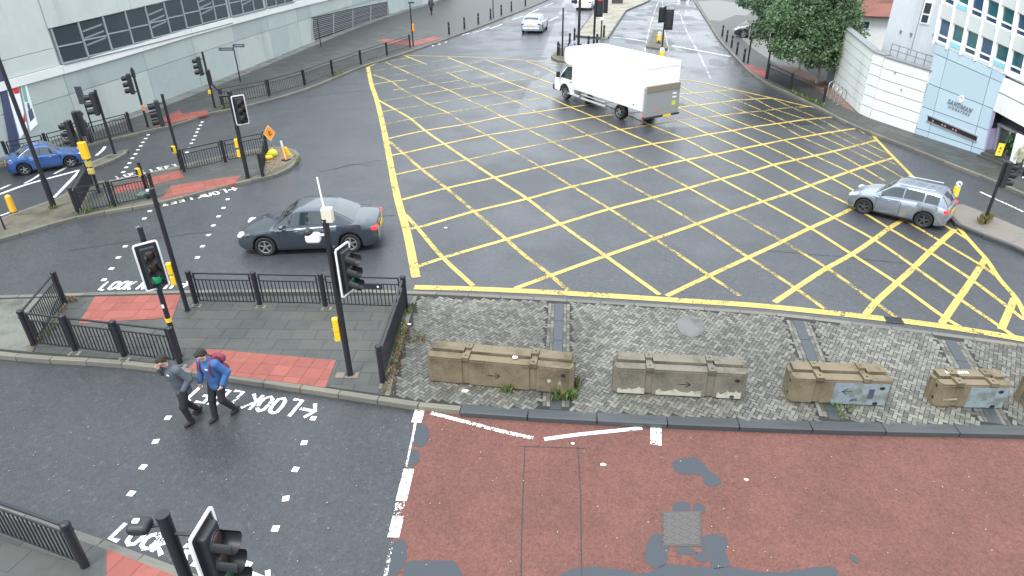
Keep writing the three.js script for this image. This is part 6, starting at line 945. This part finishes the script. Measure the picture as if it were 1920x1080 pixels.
// local axes: facing +z, x to the person's left
function person(label, p, turn, o) {
  const { k = 1, y = 0, jacket, trousers, hair = M.hair, shoes = M.dark, legs, arms, lean = 0.05, bow = 0.25, look = 0, pack, grp, cell = 0.02 } = o, g = group('person', label, 'person', [p[0], y, p[1]], turn, grp); g.scale.setScalar(k);
  const hipY = 0.93, L = legs ?? [[0.1, 0.5, 0.12, 0.11, 0.09, 0.2], [-0.1, 0.48, -0.02, -0.1, 0.09, -0.22]], A = arms ?? [[0.27, 1.16, 0.02, 0.26, 0.92, 0.12], [-0.27, 1.16, 0.02, -0.26, 0.92, 0.12]];
  const ch = [0, 1.3, lean * 1.0], nk = [0, 1.5, lean * 1.5], hd = [Math.sin(look) * 0.03, 1.635, lean * 1.6 + 0.03 + bow * 0.06];
  const sh = (s) => [s * 0.18, 1.42, lean * 1.2];
  const legCaps = (s, l, e) => [[s * 0.09, hipY, 0, 0.095 + e, l[0], l[1], l[2], 0.064 + e], [l[0], l[1], l[2], 0.062 + e, l[3], l[4] - (e > 0 ? 0.06 : 0), l[5], 0.047 + e]];
  const armCaps = (s, a, e) => [[...sh(s), 0.058 + e, a[0], a[1], a[2], 0.046 + e], [a[0], a[1], a[2], 0.044 + e, a[3], a[4], a[5], 0.034 + e]];
  // hands: palm, four fingers and a thumb
  const hand = (s, a) => { const d = V(a[3] - a[0], a[4] - a[1], a[5] - a[2]).normalize(), w = V(a[3], a[4], a[5]), side = V(0, 0, 1).cross(d).normalize(), out = []; if (side.length() < 0.1) side.set(1, 0, 0); const fw = side.clone().cross(d), pt = (u, v, c) => { const q = w.clone().addScaledVector(d, u).addScaledVector(fw, v).addScaledVector(side, c); return [q.x, q.y, q.z]; };
    out.push([...pt(-0.02, 0, 0), 0.027, ...pt(0.075, 0, 0), 0.036]); [-0.03, -0.01, 0.01, 0.03].forEach((v, i) => { const l = [0.05, 0.065, 0.062, 0.05][i]; out.push([...pt(0.085, v, 0), 0.0105, ...pt(0.085 + l * 0.6, v, -s * 0.012), 0.01]); out.push([...pt(0.085 + l * 0.6, v, -s * 0.012), 0.01, ...pt(0.085 + l, v, -s * 0.034), 0.0085]); }); out.push([...pt(0.03, 0.03, 0), 0.012, ...pt(0.075, 0.062, -s * 0.01), 0.01]); return out; };
  const bodyCaps = [[0, 0.98, 0, 0.13, ...ch, 0.14], [...ch, 0.13, ...nk, 0.055], [...nk, 0.052, hd[0], hd[1] - 0.06, hd[2] - 0.01, 0.055], ...legCaps(1, L[0], -0.012), ...legCaps(-1, L[1], -0.012), ...armCaps(1, A[0], -0.008), ...armCaps(-1, A[1], -0.008)];
  const parts = [sdf(bodyCaps, cell, 0.03)]; for (const [s, a] of [[1, A[0]], [-1, A[1]]]) if (!(o.pocket ?? []).includes(s)) parts.push(sdf(hand(s, a), 0.0045, 0.008));
  // head with brow, nose, jaw and ears, turned and bowed
  const hc = [[0, 0.03, -0.015, 0.092, 0, 0.035, 0.012, 0.09], [0, -0.045, 0.03, 0.06, 0, -0.08, 0.045, 0.042], [0, 0.012, 0.094, 0.012, 0, -0.022, 0.112, 0.016], [0.086, 0, 0, 0.012, 0.09, -0.03, -0.005, 0.014], [-0.086, 0, 0, 0.012, -0.09, -0.03, -0.005, 0.014], [-0.04, 0.028, 0.078, 0.018, 0.04, 0.028, 0.078, 0.018], [-0.022, -0.055, 0.082, 0.009, 0.022, -0.055, 0.082, 0.009]];
  const turnHead = (q) => q.rotateX(bow).rotateY(look).translate(...hd);
  parts.push(turnHead(sdf(hc, 0.006, 0.02)));
  mesh('body', mg(parts), M.skin, g);
  for (const s of [-1, 1]) mesh('eye', turnHead(new THREE.SphereGeometry(0.012, 8, 6).translate(s * 0.034, 0.01, 0.088)), M.dark, g);
  mesh('hair', turnHead(sdf([[0, 0.075, -0.03, 0.088, 0, 0.082, 0.03, 0.07], [0, 0.02, -0.06, 0.075, 0, -0.02, -0.07, 0.05], [0.05, 0.06, 0, 0.05, 0.06, 0.02, -0.03, 0.04], [-0.05, 0.06, 0, 0.05, -0.06, 0.02, -0.03, 0.04], [-0.03, 0.1, 0.055, 0.03, 0.03, 0.1, 0.055, 0.03]], 0.008, 0.02)), hair, g);
  mesh('jacket', sdf([[-0.05, 0.82, 0, 0.15, 0.05, 0.82, 0, 0.15, 1.1], [0, 0.84, 0, 0.172, 0, 1.05, lean * 0.4, 0.17, 1.2], [0, 1.05, lean * 0.4, 0.17, ...ch, 0.178, 1.15], [-0.1, 1.36, lean * 1.1, 0.09, 0.1, 1.36, lean * 1.1, 0.09], [...sh(1), 0.085, ...sh(-1), 0.085], [0, 1.44, lean * 1.2, 0.09, 0, 1.51, lean * 1.45, 0.068], ...armCaps(1, A[0], 0.026), ...armCaps(-1, A[1], 0.026)], cell, 0.035), jacket, g);
  mesh('trousers', sdf([[-0.06, 0.93, 0, 0.12, 0.06, 0.93, 0, 0.12], ...legCaps(1, L[0], 0.012), ...legCaps(-1, L[1], 0.012)], cell, 0.03), trousers, g);
  for (const l of L) mesh('shoe', sdf([[l[3], l[4] - 0.035, l[5] - 0.03, 0.05, l[3], Math.max(0.035, l[4] - 0.055), l[5] + 0.06, 0.045], [l[3], Math.max(0.035, l[4] - 0.055), l[5] + 0.06, 0.045, l[3], Math.max(0.032, l[4] - 0.06), l[5] + 0.15, 0.036]], 0.01, 0.02), shoes, g);
  if (pack) { mesh('backpack', sdf([[-0.06, 1.34, -0.2, 0.1, 0.06, 1.34, -0.2, 0.1], [-0.07, 1.1, -0.2, 0.11, 0.07, 1.1, -0.2, 0.11]], cell, 0.05), pack, g); for (const s of [1, -1]) mesh('strap', new THREE.TubeGeometry(new THREE.CatmullRomCurve3([V(s * 0.11, 1.4, -0.14), V(s * 0.125, 1.53, 0.02), V(s * 0.12, 1.4, 0.2), V(s * 0.13, 1.15, 0.17), V(s * 0.15, 1.08, 0)]), 16, 0.017, 6), pack, g); }
  if (o.logo) mesh('chest_logo', rbox(0.07, 0.03, 0.01, 0.07, 1.34, lean + 0.155, 0.004, 1), M.white, g);
  return g;
}
M.jkGrey = std(0.075, 0.085, 0.105, 0.85, { bumpMap: tBump, bumpScale: 0.01 }); M.jkBlue = std(0.035, 0.1, 0.26, 0.8, { bumpMap: tBump, bumpScale: 0.01 }); M.trBlack = std(0.014, 0.014, 0.018, 0.9); M.maroon = std(0.17, 0.025, 0.05, 0.8);
person('person in grey jacket and dark trousers walking with one hand raised to the face', [-6.8,-10.9], -0.5, { jacket: M.jkGrey, trousers: M.trBlack, lean: 0.09, bow: 0.5, look: -0.3, logo: true, legs: [[0.1, 0.5, 0.16, 0.09, 0.1, 0.08], [-0.09, 0.49, 0.02, -0.09, 0.12, -0.26]], arms: [[0.3, 1.16, -0.02, 0.24, 0.97, 0.12], [-0.31, 1.2, 0.1, -0.11, 1.47, 0.27]], pocket: [1] });
person('person in blue jacket with maroon backpack walking with head down', [-6.15,-11.06], -0.35, { jacket: M.jkBlue, trousers: M.trBlack, lean: 0.07, bow: 0.5, look: -0.35, pack: M.maroon, logo: true, legs: [[0.11, 0.5, 0.1, 0.13, 0.1, -0.18], [-0.1, 0.5, 0.15, -0.1, 0.09, 0.2]], arms: [[0.31, 1.16, -0.04, 0.25, 0.94, 0.1], [-0.31, 1.15, 0.02, -0.29, 0.91, 0.14]] });
person('distant person in dark clothes walking on the footway past the office building', [-8.63,-80.35], 2.7, { y: H, k: 1.05, jacket: std(0.05, 0.055, 0.085, 0.9), trousers: M.trBlack, cell: 0.03 });
person('person in pale jacket standing behind the signal at the hotel steps', [19.78,-24.56], -1.2, { y: H, k: 0.78, jacket: std(0.34, 0.34, 0.22, 0.85), trousers: std(0.03, 0.035, 0.05, 0.9), cell: 0.03, bow: 0.1, lean: 0.02 });
person('person in dark clothes and white shoes at the right edge by the hotel', [19.98,-24.3], -0.8, { y: H, k: 0.78, jacket: std(0.04, 0.05, 0.09, 0.85), trousers: std(0.02, 0.025, 0.05, 0.9), shoes: M.white, cell: 0.03, bow: 0.1, lean: 0.02 });

// ---------------------------------------------------------------- trees
function tree(label, [x, z], o) {
  const { h, trunkH, lobes, n, col, leaf = 0.16, bark, trunkR = 0.1 } = o, g = group('tree', label, 'tree', [x, H, z]);
  const limbs = []; const trunk = []; let p = V(0, 0, 0);
  for (let i = 0; i < 4; i++) { const q = V(p.x + rr(-0.06, 0.06), p.y + (trunkH + 0.8) / 4, p.z + rr(-0.06, 0.06)); trunk.push(bar([p.x, p.y, p.z], [q.x, q.y, q.z], trunkR * (1 - i * 0.13), 9, trunkR * (1 - (i + 1) * 0.13))); p = q; }
  for (const [lx, ly, lz, r] of lobes) { limbs.push(bar([p.x, p.y - rr(0, 0.5), p.z], [lx * 0.8, ly, lz * 0.8], trunkR * 0.5, 6, 0.015)); for (let k = 0; k < 4; k++) limbs.push(bar([lx * 0.6, lerp(p.y, ly, 0.7), lz * 0.6], [lx + rr(-r, r) * 0.7, ly + rr(-r, r) * 0.7, lz + rr(-r, r) * 0.7], 0.02, 5, 0.006)); }
  mesh('trunk', mg(trunk), bark, g); mesh('limbs', mg(limbs), bark, g);
  const pos = [], cl = [], nor = [], clumps = []; let vol = 0; for (const l of lobes) vol += l[3] ** 3;
  for (const [lx, ly, lz, r] of lobes) { const c = Math.round(130 * r ** 3 / vol * lobes.length); for (let i = 0; i < c; i++) { const a = rnd() * PI * 2, u = rr(-0.8, 1), s = Math.sqrt(1 - u * u), q = r * (0.55 + 0.5 * Math.cbrt(rnd())) * rr(0.85, 1.1); clumps.push([lx + Math.cos(a) * s * q, ly + u * q * 0.85, lz + Math.sin(a) * s * q, rr(0.22, 0.5), rr(0.75, 1.25)]); } }
  const per = Math.round(n / clumps.length);
  for (const [cx, cy, cz, cr, tone] of clumps) for (let i = 0; i < per; i++) {
    const a = rnd() * PI * 2, u = rr(-1, 1), s = Math.sqrt(1 - u * u), q = cr * Math.cbrt(rnd()), px = cx + Math.cos(a) * s * q * 1.2, py = cy + u * q * 0.8 - 0.1 * q, pz = cz + Math.sin(a) * s * q * 1.2;
    const d = V(rr(-1, 1), rr(-1, 0.3), rr(-1, 1)).normalize(), e = V(rr(-1, 1), rr(-0.6, 0.6), rr(-1, 1)).cross(d).normalize(), L = leaf * rr(0.7, 1.3), w = L * 0.32;
    const A = [px, py, pz], T = [px + d.x * L, py + d.y * L, pz + d.z * L], B = [px + d.x * L * 0.45 + e.x * w, py + d.y * L * 0.45 + e.y * w, pz + d.z * L * 0.45 + e.z * w], C = [px + d.x * L * 0.45 - e.x * w, py + d.y * L * 0.45 - e.y * w, pz + d.z * L * 0.45 - e.z * w];
    pos.push(...A, ...B, ...T, ...A, ...T, ...C); const k = tone * rr(0.75, 1.25), yel = rr(0.85, 1.25); for (let v = 0; v < 6; v++) cl.push(col[0] * k * yel, col[1] * k, col[2] * k);
  }
  const lg = new THREE.BufferGeometry(); lg.setAttribute('position', new THREE.Float32BufferAttribute(pos, 3)); lg.setAttribute('color', new THREE.Float32BufferAttribute(cl, 3)); lg.computeVertexNormals();
  mesh('crown', lg, new THREE.MeshPhysicalMaterial({ color: 0xffffff, vertexColors: true, roughness: 0.7, side: THREE.DoubleSide, transmission: 0.4, thickness: 0 }), g);
}
const birch = std(0.42, 0.4, 0.36, 0.8, { map: tConcrete }), brown = std(0.1, 0.08, 0.06, 0.9);
tree('bright green birch with pale trunk beside the panelled wall', [19.09,-41.77], { h: 7, trunkH: 1.2, lobes: [[-0.5, 3.2, 0, 1.7], [-1.9, 2.6, 0.6, 1.3], [0.7, 2.7, 0.4, 1.25], [-0.5, 4.8, -0.2, 1.6], [-2.2, 4.3, 0.2, 1.4], [0.5, 4.3, -0.3, 1.2], [-0.3, 2.0, 0.9, 1.1], [-0.9, 6, 0, 1.2], [0.9, 1.9, 0.5, 0.9]], n: 46000, col: [0.12, 0.215, 0.095], bark: birch });
tree('darker birch behind and left of the bright green one', [19.8,-46.31], { h: 7, trunkH: 1.2, lobes: [[-0.7, 2.9, 0, 1.7], [-2.2, 3.0, 0.5, 1.4], [-1.4, 4.4, 0.2, 1.6], [0.7, 3, 0.4, 1.4], [-2.6, 4.4, 0, 1.2], [0.3, 5.2, 0, 1.5], [-0.7, 6.2, 0, 1.3], [-1.4, 2.0, 0.9, 1.0]], n: 36000, col: [0.1, 0.18, 0.085], bark: birch });
tree('dark leafy tree at the top over the parked black car', [24.55,-66.16], { h: 7, trunkH: 1.2, lobes: [[0, 2.9, 0, 1.7], [-1.8, 2.7, 0, 1.4], [1.6, 2.6, 0.5, 1.7], [0, 4.6, 0, 1.8], [-1.8, 4.2, 0.3, 1.4], [1.5, 4.3, 0, 1.6]], n: 30000, col: [0.075, 0.14, 0.08], bark: brown, leaf: 0.2 });
tree('small shrubby tree between the brick house and the tower', [28.6, -51.5], { h: 6, trunkH: 2.4, lobes: [[0, 4.6, 0, 1.0], [0.5, 5.6, 0, 0.9], [-0.4, 3.6, 0, 0.8]], n: 9000, col: [0.05, 0.11, 0.04], bark: brown, leaf: 0.18 });

// ---------------------------------------------------------------- plants and litter
function blades(list, hgt, col, name, label, kind, cat, ragged = 0.6) {
  const pos = [], cl = [];
  for (const [x, z, y] of list) { const a = rnd() * PI * 2, l = hgt * rr(0.4, 1.2), lean = rr(0.1, ragged) * l, w = l * rr(0.08, 0.22), c = Math.cos(a), s = Math.sin(a), k = rr(0.6, 1.35), m = [x + c * lean * 0.4, y + l * 0.6, z + s * lean * 0.4]; pos.push(x, y, z, m[0] - s * w, m[1], m[2] + c * w, x + c * lean, y + l, z + s * lean, x, y, z, x + c * lean, y + l, z + s * lean, m[0] + s * w, m[1], m[2] - c * w); const cc = Array.isArray(col[0]) ? col[(rnd() * col.length) | 0] : col; for (let i = 0; i < 6; i++) cl.push(cc[0] * k, cc[1] * k, cc[2] * k); }
  const g = new THREE.BufferGeometry(); g.setAttribute('position', new THREE.Float32BufferAttribute(pos, 3)); g.setAttribute('color', new THREE.Float32BufferAttribute(cl, 3)); g.computeVertexNormals();
  const m = mesh(name, g, new THREE.MeshStandardMaterial({ vertexColors: true, roughness: 0.9, side: THREE.DoubleSide }), scene); tag(m, label, cat); if (kind) m.userData.kind = kind; return m;
}
const along = (pts, n, sp, y = H) => { const out = [], q = smooth(pts, 0.1); for (let i = 0; i < n; i++) { const p = q[(rnd() * q.length) | 0]; out.push([p[0] + rr(-sp, sp), p[1] + rr(-sp, sp), y]); } return out; };
const wg = [[0.06, 0.13, 0.03], [0.1, 0.15, 0.04], [0.16, 0.14, 0.05]], rust = [[0.2, 0.07, 0.04], [0.24, 0.15, 0.07], [0.07, 0.11, 0.03], [0.3, 0.2, 0.12]];
blades([...along([[-2.7,-15.27],[-2.76,-14.86]], 90, 0.07), ...along([[-2.81,-14.47],[-2.81,-13.36],[-2.78,-12.28]], 110, 0.08)], 0.13, wg, 'kerb_weeds', 'green weeds growing along the edging behind the corner guardrail', 'stuff');
blades([...along([[-2.75,-14.34],[-2.76,-13.25],[-2.77,-12.28],[-2.76,-11.59]], 700, 0.13), ...along([[-2.63,-13.96],[-2.25,-13.58]], 120, 0.25)], 0.07, rust, 'leaf_litter', 'brown and red leaf litter along the edging beside the setts', 'stuff', null, 1.6);
blades([...along([[0.88,-11.26],[1.3,-11.28]], 130, 0.1), ...along([[1.34,-11.49],[1.41,-11.77]], 60, 0.06), ...along([[-0.21,-11.54],[-0.04,-11.5]], 40, 0.06)], 0.2, wg, 'kerb_weeds', 'green weeds at the foot of the leftmost barrier', 'stuff');
blades([...along([[6.8,-10.81],[6.73,-10.47]], 60, 0.08), ...along([[6.69,-10.87],[7.11,-10.8]], 40, 0.05)], 0.1, wg, 'kerb_weeds', 'low weeds beside the drain slabs under the third barrier', 'stuff');
blades([...along([[-11.86,-13.62],[-11.81,-13.85],[-12.22,-15.57]], 220, 0.14), ...along([[-12.4,-16.01],[-12.09,-15.85]], 80, 0.1)], 0.09, rust, 'leaf_litter', 'brown leaves caught in the left guardrail of the near island', 'stuff', null, 1.5);
blades(along([[15.69,-20.11],[15.97,-20.33],[15.98,-20.46]], 120, 0.12), 0.3, [[0.13, 0.13, 0.04], [0.2, 0.17, 0.06]], 'kerb_weeds', 'yellowed weeds at the foot of the pole on the right island', 'stuff');
blades([...along([[16.63,-39.72],[16.68,-38.61],[17.14,-36.05]], 200, 0.12), ...along([[-12.06,-46.09],[-11.61,-47.33]], 80, 0.2), ...along([[-16.15,-37.7],[-15.92,-38.06]], 60, 0.15)], 0.2, wg, 'kerb_weeds', 'weeds at the foot of the far guardrails', 'stuff');
blades([...along([[-15.54,-22.21],[-15.22,-22.5]], 120, 0.14), ...along([[-14.79,-22.79],[-14.52,-23.04]], 50, 0.1), ...along([[-9.39,-28.52],[-9.17,-27.4]], 70, 0.08), ...along([[-16.94,-22.77],[-16.8,-22.87]], 50, 0.12)], 0.13, wg, 'kerb_weeds', 'weeds along the kerb of the middle island', 'stuff');
{ // shrubs in pots beside the hotel door
  const spots = [[20.86,-26.49],[20.8,-26.01]]; spots.forEach(([x, z], i) => { const o = group('potted_shrub', ['left', 'right'][i] + ' potted green shrub beside the hotel door', 'plant', [x, H, z], 0, 'potted shrubs at the hotel door'); mesh('pot', new THREE.LatheGeometry([[0, 0], [0.18, 0], [0.24, 0.4], [0.22, 0.42], [0.2, 0.36], [0, 0.36]].map((p) => new THREE.Vector2(...p)), 16), std(0.06, 0.06, 0.065, 0.7), o);
    const lf = []; for (let k = 0; k < 420; k++) { const a = rnd() * PI * 2, u = rr(-0.6, 1), q = 0.38 * Math.cbrt(rnd()), s = Math.sqrt(1 - u * u); lf.push(new THREE.PlaneGeometry(0.05, 0.2).rotateX(rr(-1.2, 1.2)).rotateY(rnd() * 7).translate(Math.cos(a) * s * q, 0.75 + u * q * 1.3, Math.sin(a) * s * q)); } mesh('foliage', mg(lf), std(0.035, 0.085, 0.03, 0.8), o); });
}
{ // scraps of paper
  const scraps = [[[-1.07,-11.57], 'white paper scrap on the setts in front of the leftmost barrier', 0.1, H + 0.012], [[0.05,-11.79], 'white paper scrap lying on top of the leftmost barrier', 0.09, 0.85], [[-2.91,-14.42], 'white litter by the corner guardrail', 0.12, H + 0.03], [[-2.65,-14.33], 'small white litter on the edging by the setts', 0.07, H + 0.03], [[1.69,-9.37], 'white scrap in the red bus lane', 0.07, 0.016], [[4.28,-8.93], 'small round white scrap at the right of the tar patch', 0.05, 0.016], [[1.16,-9.96], 'tiny white scrap under the chevron line', 0.05, 0.018], [[-2.23,-20.73], 'tiny white scrap between the yellow box lines', 0.07, 0.012]];
  for (const [[x, z], label, s, y] of scraps) { const n = 7, sh = [], a0 = rnd() * 6; for (let i = 0; i < n; i++) { const a = a0 + i / n * PI * 2, r = s * rr(0.55, 1); sh.push([Math.cos(a) * r, Math.sin(a) * r * 0.8]); } const g = prism(sh, 0, 0.012), P = g.attributes.position; for (let i = 0; i < P.count; i++) P.setY(i, P.getY(i) + 0.03 * Math.abs(P.getX(i))); g.computeVertexNormals(); const m = mesh('paper_scrap', g, std(0.7, 0.69, 0.68, 0.8), scene); m.position.set(x, y, z); tag(m, label, 'litter'); }
  const sp = new THREE.InstancedMesh(box(0.016, 0.008, 0.012), std(0.3, 0.29, 0.27, 0.8), 190), mt = new THREE.Matrix4(); for (let i = 0; i < 190; i++) { mt.makeRotationY(rnd() * 7); const k = rr(0.5, 1.5); mt.scale(V(k, 1, k)); mt.setPosition(rr(-11, 10), 0.014, rr(-11, -6.5)); sp.setMatrixAt(i, mt); } sp.name = 'grit'; tag(sp, 'pale grit and chippings scattered on the near carriageway', null, null, 'stuff'); scene.add(sp);
}

renderer.render(scene, camera);
